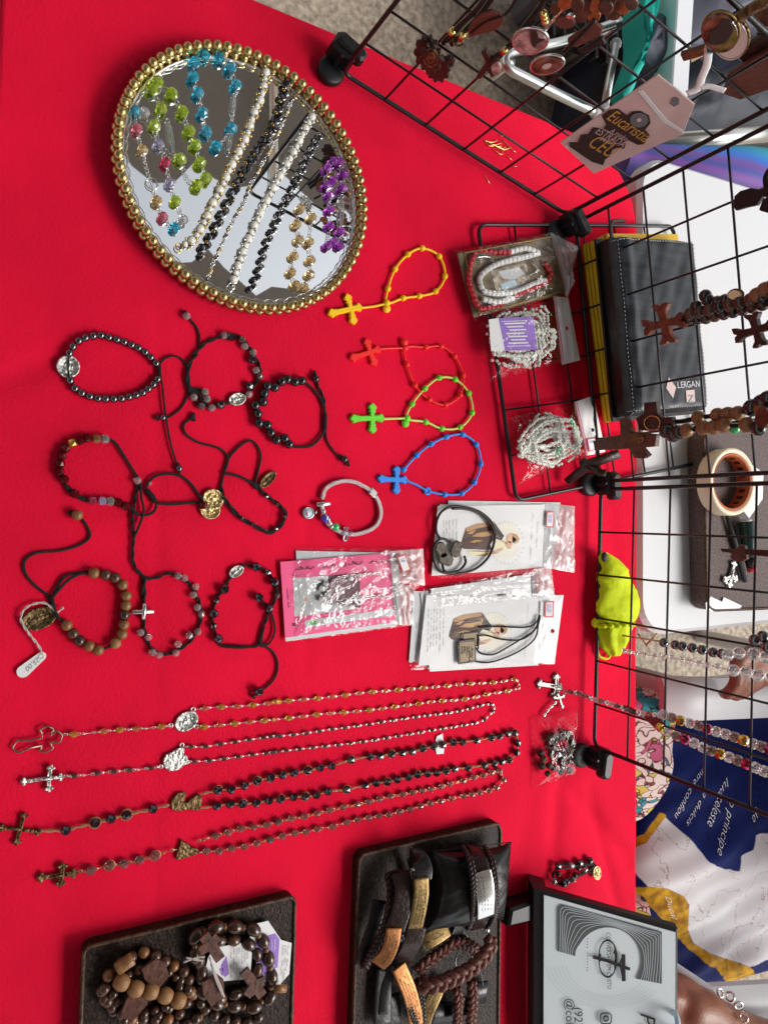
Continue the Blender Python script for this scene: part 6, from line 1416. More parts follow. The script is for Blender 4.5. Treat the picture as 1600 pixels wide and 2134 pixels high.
def htext2(s, at, to, size, m, off):
    p, r = hp(PA_, zq, [at, to], off); ux = (r - p).normalized(); uy = (ux.cross(PA_[1])) * -1
    if uy.dot(hp(PA_, zq, [(at[0] + 30, at[1] - 40)], off)[0] - p) < 0: uy = -uy
    L = (r - p).length; mb = MB(); text_mesh(mb, s, lambda x, y: p + ux * x + uy * y, size)
    w_ = max((v - p).dot(ux) for v in mb.v); 
    for i, v in enumerate(mb.v): mb.v[i] = p + ux * ((v - p).dot(ux) * L / w_) + uy * (v - p).dot(uy)
    part(T, 'tag_lettering', mb, m)
mat('tag_gold', (.50, .27, .06), .4)
htext2('Eucaristia', (515, 790), (770, 950), .020, 'tag_gold', .0084); htext2('A minha', (540, 880), (645, 940), .009, 'tag_pink', .0084); htext2('ESTRADA', (440, 885), (625, 985), .014, 'tag_pink', .0084); htext2('para o', (480, 930), (560, 975), .008, 'tag_pink', .0084); htext2('CÉU', (385, 965), (535, 1050), .026, 'tag_gold', .0084)
for l in ([(1060, 622), (1130, 590), (1155, 520), (1190, 430), (1200, 355)], [(1150, 580), (1200, 575), (1260, 590), (1310, 605)]): part(T, 'ribbon', MB().tube(smooth(hp(PA_, zq, l, .008), 6), .0030, 8, flat=.25, up=PA_[1]), 'paper')
T = hthing('round_medallion', 'large round brown medallion in a gold rim with a paler one behind', 'medallion', PA_, zq, (1290, 200), GH)
hdisc(T, PA_, zq, (1350, 245), 122, 140, 'tag_pink', .003, -.006, 0, 'rear_disc', 'bronze'); hdisc(T, PA_, zq, (1285, 200), 122, 128, 'photo_brown', .004, .004, -.5, 'front_disc', 'gold_plate'); hpoly(T, 'figure', PA_, zq, [(1210, 210), (1260, 180), (1300, 120), (1350, 140), (1370, 200), (1330, 270), (1260, 300), (1200, 290)], 'print_dark', .0005, .0085); hcord(T, PA_, zq, [(1380, 140), (1440, 90), (1540, 30), (1640, -20)], .0040, 'bronze', 'chain', .004)
scribl = [(1230 + i * 26, 350 - abs(i - 4) * 0) for i in range(8)]
T = hthing('leather_bundle', 'dark brown leather pieces hanging behind the large medallion', 'leather', PA_, zq, (1450, 420), GH)
for i, (pp, m_) in enumerate((([(1300, 600), (1330, 480), (1480, 380), (1620, 300), (1640, 560), (1420, 640)], 'leather_red'), ([(1380, 330), (1560, 220), (1650, 180), (1640, 330), (1460, 420)], 'wood_cross_dark'), ([(1020, 340), (1180, 290), (1190, 340), (1040, 385)], 'wood_cross_red'), ([(1480, 80), (1620, 0), (1640, 120), (1540, 200)], 'wood_cross'), ([(1340, 470), (1500, 400), (1560, 430), (1380, 500)], 'leather_black'))): hpoly(T, 'leather_piece', PA_, zq, pp, m_, .004, -.014 - i * .005 if i not in (2,) else -.002)
hpoly(T, 'pale_ribbon', PA_, zq, [(1080, 375), (1150, 350), (1165, 370), (1090, 412)], 'print_cream', .001, .000)
# dark charms by the white table
T = hthing('medal_cluster', 'black charms hanging against the white table', 'charms', PB_, zq, (1530, 1300), 'charms on the middle grid')
hpoly(T, 'charm', PB_, zq, [(1390, 1310), (1430, 1275), (1500, 1255), (1560, 1265), (1640, 1240), (1640, 1330), (1580, 1310), (1540, 1370), (1470, 1385), (1400, 1405), (1385, 1380)], 'black_plastic', .004, 0); hpoly(T, 'charm', PB_, zq, [(1555, 1400), (1580, 1330), (1640, 1300), (1640, 1430), (1570, 1410)], 'black_plastic', .004, .004); hcord(T, PB_, zq, [(1600, 1280), (1590, 1180), (1640, 1100)], .003, 'black_cord', 'cord')

# wooden crosses and rosaries on the middle grid
GW = 'wooden rosaries hanging on the middle grid'
def hbeads(T, pl, zf, l, m, r, off=0, shape='ball', step=None):
    w_ = hp(pl, zf, l, off)
    if step: w_ = resample(smooth(w_, 6), step=step)
    tg = tangents(w_)
    for i, p in enumerate(w_): bead(T, shape, m if isinstance(m, str) else m[i % len(m)], p, r, tg[i])
    return w_
def carved_cross(T, pl, zf, c, d, m, off, L=(1, 1, 1, 1), wd=70, t=.005):
    """cross with flared notched arms; d = zoom vector of the foot arm"""
    ax = V((d[0], d[1], 0)); k = ax.length; ax.normalize(); s = V((-ax.y, ax.x, 0)); poly = []
    for arm, Lf in zip((ax, s, -ax, -s), L):
        e = V((-arm.y, arm.x, 0)); R_l = k * Lf
        for l, h in ((wd * .5, -.42), (R_l * .62, -.50), (R_l * .88, -.95), (R_l, -.90), (R_l * .97, -.22), (R_l * .84, 0), (R_l * .97, .22), (R_l, .90), (R_l * .88, .95), (R_l * .62, .50), (wd * .5, .42)): poly.append((c[0] + arm.x * l + e.x * h * wd, c[1] + arm.y * l + e.y * h * wd))
    return hpoly(T, 'carved_cross', pl, zf, poly, m, t, off)
T = hthing('wooden_rosary', 'reddish carved wooden cross on a strand of brown and dark beads', 'rosary', PB_, zk, (460, 620), GW)
carved_cross(T, PB_, zk, (480, 610), (-235, 50), 'wood_cross_red', .004, (1, .95, .9, .95), 95, .006)
hbeads(T, PB_, zk, [(740, 500), (900, 470), (1080, 420), (1250, 390), (1450, 330), (1650, 260)], ['wood_bead_brown', 'wood_bead_dark', 'wood_bead_brown', 'black_bead'], .0062, .006, step=.0105); hbeads(T, PB_, zk, [(720, 560), (860, 560), (1000, 530), (1180, 490), (1350, 450), (1650, 370)], ['wood_bead_dark', 'black_bead', 'wood_bead_dark', 'wood_bead_brown'], .0055, .001, step=.0095)
hbeads(T, PB_, zk, [(800, 420), (900, 300), (930, 350), (1030, 370), (1120, 350)], 'black_bead', .0058, .004); hbeads(T, PB_, zk, [(1470, 290), (1560, 230), (1640, 200)], 'wood_bead', .0064, .008); hdisc(T, PB_, zk, (1238, 290), 82, 58, 'print_cream', .003, .006, -.15, 'cream_medal', 'bronze'); hcord(T, PB_, zk, [(700, 540), (900, 500), (1250, 410), (1650, 310)], .0012)
T = hthing('wooden_rosary', 'dark maroon carved cross hanging against the white table', 'rosary', PB_, zk, (1430, 690), GW)
carved_cross(T, PB_, zk, (1500, 680), (-245, 70), 'wood_cross_dark', .004, (1, .75, .8, .75), 88, .006); hcord(T, PB_, zk, [(1600, 640), (1700, 600), (1900, 540)], .0016)
zkk = zk
T = hthing('wooden_rosary', 'large plain brown wooden cross with an oval emblem on light wooden beads', 'rosary', PB_, zk, (90, 1880), GW)
hpoly(T, 'plain_cross', PB_, zid, [(1243, 918), (1300, 905), (1298, 872), (1312, 868), (1322, 900), (1375, 905), (1372, 930), (1345, 932), (1358, 948), (1348, 955), (1328, 953), (1318, 934), (1246, 938)], 'wood_cross', .006, .012)
hdisc(T, PB_, zid, (1326, 915), 17, 12, 'bronze', .001, .0185, name='emblem')
w_ = hbeads(T, PB_, zk, [(690, 1800), (880, 1770), (990, 1765), (1105, 1740), (1360, 1735), (1490, 1770)], ['wood_bead'] * 5 + ['black_bead'], .0070, .010); hcord(T, PB_, zk, [(400, 1830), (560, 1830), (690, 1800), (990, 1765), (1360, 1735), (1650, 1720)], .0022, off=.008); hbeads(T, PB_, zk, [(470, 1810), (540, 1850), (600, 1820)], 'black_bead', .0072, .012)
hdisc(T, PB_, zk, (1575, 1650), 80, 120, 'wood_bead_brown', .006, .012, name='wood_disc'); hbeads(T, PB_, zk, [(1230, 1775)], 'enamel_green', .0050, .004)
T = hthing('wooden_rosary', 'dark red wooden cross with a gold ring emblem above the large plain cross', 'rosary', PB_, zk, (320, 1680), GW)
hpoly(T, 'plain_cross', PB_, zk, [(170, 1660), (260, 1600), (262, 1485), (395, 1475), (410, 1600), (450, 1650), (570, 1640), (590, 1770), (420, 1780), (330, 1800), (220, 1790)], 'wood_cross_dark', .006, .004)
part(T, 'gold_ring', MB().tube(hp(PB_, zk, [(310 + 88 * math.cos(a), 1715 + 80 * math.sin(a)) for a in [i * .35 for i in range(18)]], .0112), .0006, 5, closed=True), 'gold'); hbeads(T, PB_, zk, [(825, 1655), (1035, 1625), (1150, 1615), (1262, 1605), (1525, 1560)], 'wood_bead', .0068, .004); hbeads(T, PB_, zk, [(1420, 1545), (1530, 1490), (1600, 1450)], 'black_bead', .0080, .002); hcord(T, PB_, zk, [(580, 1700), (680, 1690), (825, 1655), (1150, 1615), (1420, 1545), (1650, 1420)], .0024, off=.003)
T = thing('black_cross', 'black wooden cross leaning on the connector under the large plain cross', 'cross', P(1225, 990, 0)); 
def lean(px, py): return P(px, py, max(.006, .006 + (px - 1175) * .00042))
mb = MB(); mb.tube([lean(1180, 1005), lean(1232, 965), lean(1290, 945)], [.0052, .0066, .006], 6, flat=.5); mb.tube([lean(1212, 958), lean(1250, 985), lean(1262, 985)], .0055, 6, flat=.5); part(T, 'cross', mb, 'wood_cross_dark')

# crystal rosaries on the right-hand grid
GC = 'crystal rosaries hanging on the grid by the pouch'
T = hthing('crystal_rosary', 'dark metallic bead rosary with a thin rose gold cross', 'rosary', PC_, zr, (440, 315), GC)
a = hp(PC_, zr, [(-20, 236), (390, 300), (150, 215), (258, 360), (365, 215), (250, 335)]); mb = MB(); mb.tube([a[0], a[1]], .0009, 6); mb.tube([a[2], a[3]], .0009, 6); mb.tube([a[4], a[5]], .0009, 6); part(T, 'thin_cross', mb, 'copper_chain')
hbeads(T, PC_, zr, [(440, 315), (568, 340), (648, 356), (758, 374), (865, 396), (988, 424), (1085, 440)], 'hematite', .0048, 0); hbeads(T, PC_, zr, [(1150, 455), (1275, 432), (1435, 440), (1570, 480)], 'crystal_clear', .0056, .004, 'ball'); hbeads(T, PC_, zr, [(1450, 285), (1540, 248), (1590, 360)], 'hematite', .0052, .006); hcord(T, PC_, zr, [(390, 300), (640, 355), (990, 424), (1150, 452), (1435, 442), (1700, 480)], .0005, 'silver', 'wire')
T = hthing('crystal_rosary', 'colourless glass bead rosary, thin strand over the pavement', 'rosary', PC_, zr, (640, 500), GC)
hbeads(T, PC_, zr, [(0, 405), (60, 418), (130, 432), (230, 452), (340, 466), (440, 474), (530, 482), (640, 500), (730, 525), (830, 545), (930, 565), (1040, 575)], 'crystal_clear', .0030, 0, 'gem'); hcord(T, PC_, zr, [(-20, 400), (340, 466), (640, 500), (930, 565), (1215, 625)], .0004, 'silver', 'wire'); hbeads(T, PC_, zr, [(1215, 625), (1355, 645), (1485, 680), (1640, 700)], 'crystal_clear', .0056, .004, 'ball')
# big iridescent rosary: its cross rests on the cloth, the strand climbs to the grid
T = thing('crystal_rosary', 'iridescent faceted crystal rosary with a silver cross resting on the cloth', 'rosary', P(1150, 1430, 0), GC)
def climb(zf, l, dz=0): return [P(x, y, max(.004, .222 * (x - 1168) / 432) + dz) for x, y in zf(l)]
up_ = climb(zr, [(430, 1115), (530, 1150), (650, 1190), (800, 1230), (950, 1285), (1100, 1325), (1250, 1375), (1400, 1430), (1580, 1490), (1720, 1540)]); lo_ = climb(zr, [(400, 1250), (510, 1325), (640, 1375), (770, 1430), (900, 1495), (1050, 1545), (1190, 1600), (1350, 1660), (1500, 1725), (1650, 1780)])
mm = ['crystal_clear', 'crystal_smoke', 'aurora_gold', 'crystal_clear', 'crystal_smoke', 'aurora_pink', 'crystal_clear']
for k, pth in enumerate((up_, lo_)):
    rs = resample(smooth(pth, 6), step=.0098); tg = tangents(rs)
    for i, p in enumerate(rs): bead(T, 'gem', mm[(i + 2 * k) % 7], p, .0055, tg[i])
    cord(T, pth, .0005, 'silver', 'wire')
rs = resample(smooth(climb(z9, [(245, 195), (330, 205), (430, 245), (560, 280), (700, 330), (880, 360)]), 6), step=.0062); tg = tangents(rs)
for i, p in enumerate(rs): bead(T, 'gem', ('crystal_clear', 'crystal_smoke', 'silver')[i % 3], p, .0032, tg[i])
cord(T, climb(z9, [(245, 195), (430, 245), (700, 330), (880, 380)], -.002), .0008, 'silver', 'wire')
for l in ([(270, 200), (330, 190), (370, 225), (300, 215)], [(570, 285), (660, 290), (740, 330), (700, 350), (600, 305)], [(760, 350), (880, 370), (905, 430), (870, 465), (800, 400)]):
    w_ = climb(z9, l); mb = MB(); mb.add(w_ + [p + Z * .0015 for p in w_], [tuple(range(len(l))), tuple(range(len(l), 2 * len(l)))] + [(i, (i + 1) % len(l), (i + 1) % len(l) + len(l), i + len(l)) for i in range(len(l))], False); part(T, 'red_ribbon', mb, mat('ribbon_maroon', (.24, .012, .02), .5, bump=(300, .4)) if 'ribbon_maroon' not in MATS else 'ribbon_maroon')
cruc(T, z9, (178, 160), [(58, 140), (212, 172), (182, 80), (165, 232)], 'silver_old', .0064, 'bud', corpus=True); cruc(T, z9, (190, 235), [(150, 228), (222, 215), (175, 200), (212, 300)], 'silver_old', .0032, 'bud', z=.003, corpus=False)
chain(T, PZ(z9([(180, 270), (140, 310), (110, 350)]), .004), .0018, 'silver', wire=.0006)
# wooden crucifix hanging over the far tray
T = hthing('wooden_crucifix', 'small brown wooden crucifix hanging over the pavement-side tray', 'crucifix', PC_, zid, (1560, 1150)); hpoly(T, 'upright', PC_, zid, [(1505, 1143), (1600, 1146), (1640, 1150), (1640, 1164), (1600, 1160), (1508, 1150)], 'wood_cross_dark', .004, 0); hpoly(T, 'cross_bar', PC_, zid, [(1525, 1160), (1545, 1135), (1556, 1138), (1560, 1165), (1545, 1172), (1532, 1168)], 'wood_cross', .004, .001)

# ================================================================ LIME POUCH
T = thing('drawstring_pouch', 'crumpled lime yellow drawstring pouch behind the right-hand grid', 'pouch', P(1285, 1260, 0)); zp = zm(1160, 880, 3.636)
prof = [((350, 985), 20), ((385, 1040), 62), ((425, 1110), 92), ((430, 1180), 108), ((455, 1260), 135), ((470, 1350), 148), ((470, 1430), 145), ((460, 1490), 132), ((445, 1520), 100), ((430, 1600), 105), ((425, 1680), 78), ((430, 1740), 50), ((432, 1765), 36)]
cl = smooth([V((x, y, w_)) for (x, y), w_ in prof], 5); mb = MB(); vs = []; n = 26
for i, c in enumerate(cl):
    wz = c.z / 3.636; hz = .0005 * wz * .52
    for j in range(n):
        a = 2 * math.pi * j / n; cr = 1 + .13 * noise2(a * 2.2, i * .22, 3) + .05 * noise2(a * 5.1, i * .6, 8) + (.16 * math.sin(a * 7 + i * .1) if i > 38 else .05 * math.sin(a * 3 + i * .16))
        base = P(1160 + c.x / 3.636, 880 + c.y / 3.636, .014); s = V((0, 1, 0)); half = wz * .00075
        vs.append(base + s * (math.cos(a) * half * cr) + Z * (math.sin(a) * min(.0135, half * .8) * cr))
mb.add(vs, [(i * n + j, i * n + (j + 1) % n, (i + 1) * n + (j + 1) % n, (i + 1) * n + j) for i in range(len(cl) - 1) for j in range(n)] + [tuple(range(n)), tuple((len(cl) - 1) * n + j for j in range(n))]); part(T, 'pouch_body', mb, 'pouch')
mb = MB(); c = P(1160 + 440 / 3.636, 880 + 1530 / 3.636, .014)
for k in range(16): a = k * .393; mb.ball(c + V((random.uniform(-.002, .002), math.cos(a) * .024, math.sin(a) * .0145)), (.003, .004, .004), 8, 5)
part(T, 'ruffle', mb, 'pouch'); mb = MB(); mb.ball(P(1160 + 295 / 3.636, 880 + 1520 / 3.636, .010), (.006, .006, .005), 10, 6); part(T, 'cord_knot', mb, 'pouch')
cord(T, PZ(zp([(330, 1640), (308, 1700), (320, 1770), (380, 1790), (410, 1750)]), .004), .0016, 'pouch', 'drawstring'); cord(T, PZ(zp([(320, 1540), (335, 1600), (330, 1650), (318, 1700)]), .006), .0014, 'pouch', 'drawstring')
part(T, 'opening', MB().ball(P(1160 + 358 / 3.636, 880 + 1020 / 3.636, .022), (.006, .004, .003), 10, 6), 'ink')
# ================================================================ ON THE WHITE TABLE
WZ = .000
T = thing('display_tray', 'speckled brown tray with tape and a marker on the white table', 'display tray', P(1540, 1090, 0), 'brown textured display trays')
a, b, c, d = P(1462, 898, .022), P(1780, 880, .022), P(1790, 1262, .022), P(1470, 1274, .022); q = quadmap([a, b, c, d])
mat('tray_plum', (.105, .068, .062), .6, noise=(420, .5), bump=(500, .6), detail=8)
part(T, 'board', MB().prism(rounded_rect(0, 1, 0, 1, .06, 5), lambda x, y, z: q(x, y, z - .022), .0215, .0, .001), 'tray_plum'); part(T, 'rim', MB().tube([q(x, y, .0006) for x, y in rounded_rect(.004, .996, .004, .996, .056, 5)], .0018, 6, closed=True), 'tray_edge')
part(T, 'torn_label', MB().add([P(*p, .0234) for p in zm(1160, 880, 3.636)([(1130, 1430), (1125, 1370), (1165, 1320), (1250, 1360), (1262, 1325), (1400, 1390), (1380, 1420)])], [tuple(range(7))], False), 'paper')
TZ2 = .0222
c0 = P(1512, 1004, TZ2); c0 = V((c0.x, c0.y - .0, TZ2)); cc_ = P(1527, 1004, TZ2 + .021); c0 = V((cc_.x, cc_.y, TZ2)); T = thing('tape_roll', 'roll of cream masking tape lying on the far tray', 'tape roll', c0)
n = 48; prof = [(.041, .001), (.0415, .003), (.0415, .019), (.041, .021), (.0385, .0212), (.036, .0208), (.0352, .019), (.0352, .001)]
def lathe(T, name, c, prof, m, n=48):
    vs = [c + V((r * math.cos(2 * math.pi * i / n), r * math.sin(2 * math.pi * i / n), z)) for r, z in prof for i in range(n)]; k = len(prof)
    return part(T, name, MB().add(vs, [(l * n + i, l * n + (i + 1) % n, ((l + 1) % k) * n + (i + 1) % n, ((l + 1) % k) * n + i) for l in range(k - 1) for i in range(n)]), m)
lathe(T, 'tape', c0, prof, 'tape_cream'); lathe(T, 'core', c0, [(.0351, .0012), (.0351, .0200), (.0335, .0204), (.0325, .0196), (.0325, .0012)], 'tape_core')
mb = MB()
for k in range(9):   # printed marks round the inside of the core
    a = math.radians(20 + k * 17); e = c0 + V((.0322 * math.cos(a), .0322 * math.sin(a), .006)); t_ = V((-math.sin(a), math.cos(a), 0)) * .0022; mb.add([e - t_, e + t_, e + t_ + Z * .008, e - t_ + Z * .008], [(0, 1, 2, 3)], False)
part(T, 'core_marks', mb, 'print_dark'); part(T, 'loose_end', MB().add([P(*p, TZ2 + .018 + .002 * (i % 2)) for i, p in enumerate(((1560, 965), (1590, 985), (1588, 1040), (1560, 1080), (1548, 1065), (1572, 1020)))], [tuple(range(6))], False), 'paper')
T = thing('marker_pen', 'dark green marker pen lying on the far tray', 'marker pen', P(1556, 1115, TZ2)); a, b = P(1553, 1086, TZ2 + .010), P(1562, 1160, TZ2 + .010); d = (b - a)
part(T, 'barrel', MB().tube([a, a + d * .03, a + d * .95, b], [.0075, .0095, .0095, .008], 16), 'marker_green'); part(T, 'end_cap', MB().tube([a - d * .04, a - d * .005], [.0070, .0074], 14), 'paper_grey'); part(T, 'red_nib_cap', MB().tube([b + d * .30, b + d * .42], [.0060, .0055], 12), 'ink_red'); part(T, 'neck', MB().tube([b, b + d * .30], [.0075, .0060], 14), 'black_plastic')
T = thing('pen', 'slim dark pen lying beside the marker on the far tray', 'pen', P(1535, 1140, TZ2)); part(T, 'barrel', MB().tube([P(1512, 1072, TZ2 + .004), P(1530, 1130, TZ2 + .004), P(1552, 1212, TZ2 + .004)], [.0022, .0036, .0034], 10), 'ink')
T = thing('silver_crucifix', 'small silver crucifix lying on the far tray', 'crucifix', P(1520, 1195, TZ2)); zo = zm(1160, 880, 3.636); _Z = TZ2
cruc(T, zo, (1308, 1165), [(1335, 1055), (1295, 1245), (1255, 1200), (1350, 1190)], 'silver_relief', .0062, 'bud', z=TZ2 + .0008, t=.003)
for ob in list(T.children): pass

# ================================================================ BEHIND THE STALL
T = thing('folding_chair', 'aluminium tube folding chair on the pavement behind the angled grid', 'chair', P(1180, 180, FLOOR)); CZ = -.46
mb = MB(); mb.tube(smooth([P(*p, CZ) for p in ((1330, 278), (1240, 234), (1160, 196), (1090, 160), (1064, 146), (1052, 128), (1062, 112), (1095, 102), (1150, 92), (1200, 78), (1290, 45))], 6), .0095, 12); part(T, 'seat_tube', mb, 'aluminium')
a = P(1282, 92, CZ + .015); b = P(1258, 232, CZ - .015); part(T, 'cross_tube', MB().tube([a, b], .0085, 12), 'aluminium')
for p in ((1065, 128), (1330, 270), (1280, 60)):
    t_ = P(*p, CZ - .012); part(T, 'leg', MB().tube([t_, V((t_.x - .06, t_.y + .05, FLOOR))], .0085, 10), 'aluminium')
for i in range(3): part(T, 'joint', MB().ball(P((1282, 1258, 1240)[i], (92, 228, 234)[i], CZ), .012, 12, 8), 'white_plastic')
mat('slate_cloth2', (.10, .10, .10), .8)
T = thing('slatted_crate', 'black slatted crate in the shade behind the hanging medals', 'crate', P(1160, 40, FLOOR))
for i in range(9):
    x = 1120 + i * 22; a, b = P(x, -70, -.52), P(x + 6, 70 + i * 11, -.52); part(T, 'slat', MB().box((a + b) / 2, ((a - b).length, .009, .022), Matrix.Rotation(math.atan2((b - a).y, (b - a).x), 3, 'Z'), .002), 'black_plastic')
for y in (-30, 62): a, b = P(1105, y, -.545), P(1320, y + 80 * (y > 0), -.545); part(T, 'rail', MB().box((a + b) / 2, ((a - b).length, .018, .02), Matrix.Rotation(math.atan2((b - a).y, (b - a).x), 3, 'Z'), .002), 'black_plastic')
a, b = P(1140, -80, -.6), P(1310, 50, -.6); part(T, 'body', MB().box(((a.x + b.x) / 2, (a.y + b.y) / 2, -.66), (abs(a.x - b.x), abs(a.y - b.y), .14), None, .01), 'slate_cloth2')
a, b = P(1394, 215, -.36), P(1412, -70, -.36); T = thing('white_post', 'white painted beam crossing behind the printed tag', 'beam', (a + b) / 2); part(T, 'beam', MB().box((a + b) / 2, ((a - b).length, .045, .05), Matrix.Rotation(math.atan2((b - a).y, (b - a).x), 3, 'Z'), .004), 'white_plastic'); p = (a + b) / 2; part(T, 'foot', MB().box(V((a.x + .03, a.y, (-.385 + FLOOR) / 2)), (.045, .045, -.385 - FLOOR), None, .004), 'white_plastic')
def drape(name, label, cat, pts, z, m, amp=.02, n=14, thick=.012):
    """soft cloth heap over a traced outline: domed top, closed underneath"""
    w_ = [P(x, y, z) for x, y in pts]; c = sum(w_, V((0, 0, 0))) / len(w_); mb = MB(); k = len(w_); sm = smooth(w_, 5, True); K = len(sm); vs = []; R = 9
    for r in range(R + 1):
        f = 1 - r / R
        for i, p in enumerate(sm):
            h = amp * (1 - f ** 3) + amp * .5 * noise2(p.x * 25 * f + i * .08, p.y * 25 * f, len(pts)) * (1 - f ** 2)
            vs.append(c + (p - c) * f + Z * h)
    mb.add(vs, [(r * K + i, r * K + (i + 1) % K, (r + 1) * K + (i + 1) % K, (r + 1) * K + i) for r in range(R) for i in range(K)]); low = [p - Z * thick for p in sm]; mb.add(sm + low, [(i, K + i, K + (i + 1) % K, (i + 1) % K) for i in range(K)]); mb.add(low, [tuple(range(K))])
    T = thing(name, label, cat, c - Z * thick); part(T, 'fabric', mb, m); return T
drape('cloth_bundle', 'dark navy fabric bundle on the ground behind the large medallion', 'fabric', [(1300, 110), (1330, 20), (1420, -60), (1620, -80), (1720, 60), (1700, 260), (1600, 300), (1460, 300), (1330, 300), (1290, 200)], -.50, 'navy_cloth', .10, thick=.22)
drape('teal_cloth', 'teal cloth strip beside the white beam', 'fabric', [(1322, 110), (1320, 40), (1330, -20), (1362, -40), (1356, 25), (1334, 85), (1314, 190), (1302, 205), (1298, 180)], -.37, 'teal_cloth', .03, thick=.03)
drape('grey_cloth', 'slate grey folded cloth beside the white beam', 'fabric', [(1330, 100), (1360, 45), (1386, 30), (1380, 150), (1340, 120)], -.375, mat('slate_cloth', (.085, .09, .12), .7, bump=(40, .3)), .02, thick=.02)
drape('grey_cloth', 'grey purple cloth heap beyond the white beam', 'fabric', [(1432, 0), (1500, -50), (1640, -60), (1640, 40), (1540, 60), (1440, 90)], -.36, 'slate_cloth', .04, thick=.05)
a, b = P(1368, 298, -.22), P(1680, 272, -.22); T = thing('metal_tube', 'pale metal tube lying between the dark fabric and the striped roll', 'tube', (a + b) / 2); part(T, 'tube', MB().tube([a, b], .014, 14), 'aluminium')
# striped roll
ms = bpy.data.materials.new('striped_fabric'); ms.use_nodes = True; N = ms.node_tree.nodes; L = ms.node_tree.links; bs = N['Principled BSDF']; bs.inputs['Roughness'].default_value = .65
tc = N.new('ShaderNodeTexCoord'); sx = N.new('ShaderNodeSeparateXYZ'); L.new(tc.outputs['Object'], sx.inputs[0]); nz = N.new('ShaderNodeTexNoise'); nz.inputs['Scale'].default_value = 14; L.new(tc.outputs['Object'], nz.inputs['Vector'])
mr = N.new('ShaderNodeMapRange'); mr.inputs[1].default_value = -.062; mr.inputs[2].default_value = .058; L.new(sx.outputs[0], mr.inputs[0]); ad = N.new('ShaderNodeMath'); ad.operation = 'MULTIPLY_ADD'; ad.inputs[1].default_value = .12; L.new(nz.outputs[0], ad.inputs[0]); L.new(mr.outputs[0], ad.inputs[2])
cr = N.new('ShaderNodeValToRGB'); els = cr.color_ramp.elements; els[0].position = .06; els[0].color = (.0, .22, .15, 1); els[1].position = .95; els[1].color = (.06, .04, .22, 1)
for p_, c_ in ((.30, (.02, .36, .32, 1)), (.45, (.02, .25, .50, 1)), (.58, (.03, .14, .55, 1)), (.68, (.15, .06, .30, 1)), (.78, (.04, .06, .30, 1)), (.86, (.16, .05, .28, 1))):
    e = els.new(p_); e.color = c_
L.new(ad.outputs[0], cr.inputs[0]); L.new(cr.outputs[0], bs.inputs['Base Color']); MATS['striped_fabric'] = ms
pb = V((-.545, 1.65, -.09)); pa = V((-.472, .74, -.09)); mb = MB(); K = 26; vs = []
for i in range(31):
    c = pa.lerp(pb, i / 30) + V((.010 * math.sin(i * .5), 0, 0)); rr = .040 * (1 - .5 * max(0, 1 - i / 5) ** 2)
    for j in range(K):
        a = 2 * math.pi * j / K; k = 1 + .05 * math.sin(a * 5 + i * .2); vs.append(c + V((math.cos(a) * rr * 1.15 * k, 0, math.sin(a) * rr * 1.0 * k)))
mb.add(vs, [(i * K + j, i * K + (j + 1) % K, (i + 1) * K + (j + 1) % K, (i + 1) * K + j) for i in range(30) for j in range(K)] + [tuple(range(K)), tuple(30 * K + j for j in range(K))])
T = thing('fabric_roll', 'long roll of teal, blue and purple striped fabric beside the white table', 'fabric roll', (pa + pb) / 2); part(T, 'roll', mb, 'striped_fabric')
for y in (.95, 1.45): part(T, 'support', MB().box((-.50, y, (FLOOR - .15) / 2), (.03, .03, -.15 - FLOOR), None, .004), 'black_plastic')

# ================================================================ PERSON SITTING BEHIND THE TABLE
def polydist(p, poly):
    x, y = p; ins = False; best = 1e9; n = len(poly)
    for i in range(n):
        x1, y1 = poly[i]; x2, y2 = poly[(i + 1) % n]
        if (y1 > y) != (y2 > y) and x < (x2 - x1) * (y - y1) / (y2 - y1) + x1: ins = not ins
        dx_, dy_ = x2 - x1, y2 - y1; t = max(0, min(1, ((x - x1) * dx_ + (y - y1) * dy_) / (dx_ * dx_ + dy_ * dy_ + 1e-9))); best = min(best, math.hypot(x - x1 - t * dx_, y - y1 - t * dy_))
    return best if ins else -best
def topx(p):
    d = p - V((0, 0, H)); k = d.dot(F_); return 800 + FP * d.dot(U_) / k, 1067 + FP * d.dot(R_) / k
PX = .585
prof = [(.885, -.64), (.862, -.50), (.858, -.36), (.868, -.26), (.895, -.205), (.95, -.178), (1.03, -.165), (1.14, -.155), (1.24, -.145), (1.31, -.11), (1.345, -.03), (1.355, .10), (1.34, .22), (1.345, .33), (1.38, .40)]
pr = smooth([V((0, y, z)) for y, z in prof], 10)
def lap(u, v):
    f = v * (len(pr) - 1); i = min(int(f), len(pr) - 2); p = pr[i].lerp(pr[i + 1], f - i)
    hw = .27 if p.z < -.1 else max(.17, .27 - (p.z + .1) * .6); s = 2 * u - 1
    x = PX + hw * s; y = p.y; z = p.z
    side = abs(s) ** 4; low = p.z < -.09
    if p.y < 1.32 and p.z < -.1:
        z -= .10 * side; z += .016 * math.cos(s * 2 * math.pi) - .016; fold = noise2(x * 34, y * 9 + z * 4, 6); z += .011 * fold; y += .009 * fold
        y += .03 * s * s + .015 * (1 - math.cos(s * 2 * math.pi)) * max(0, min(1, (-.17 - p.z) / .05))
    else: y += .12 * s * s + .006 * noise2(x * 20, z * 16, 2)
    return V((x, y, z))
NU, NV = 110, 150; mb = MB().grid(lap, NU, NV)
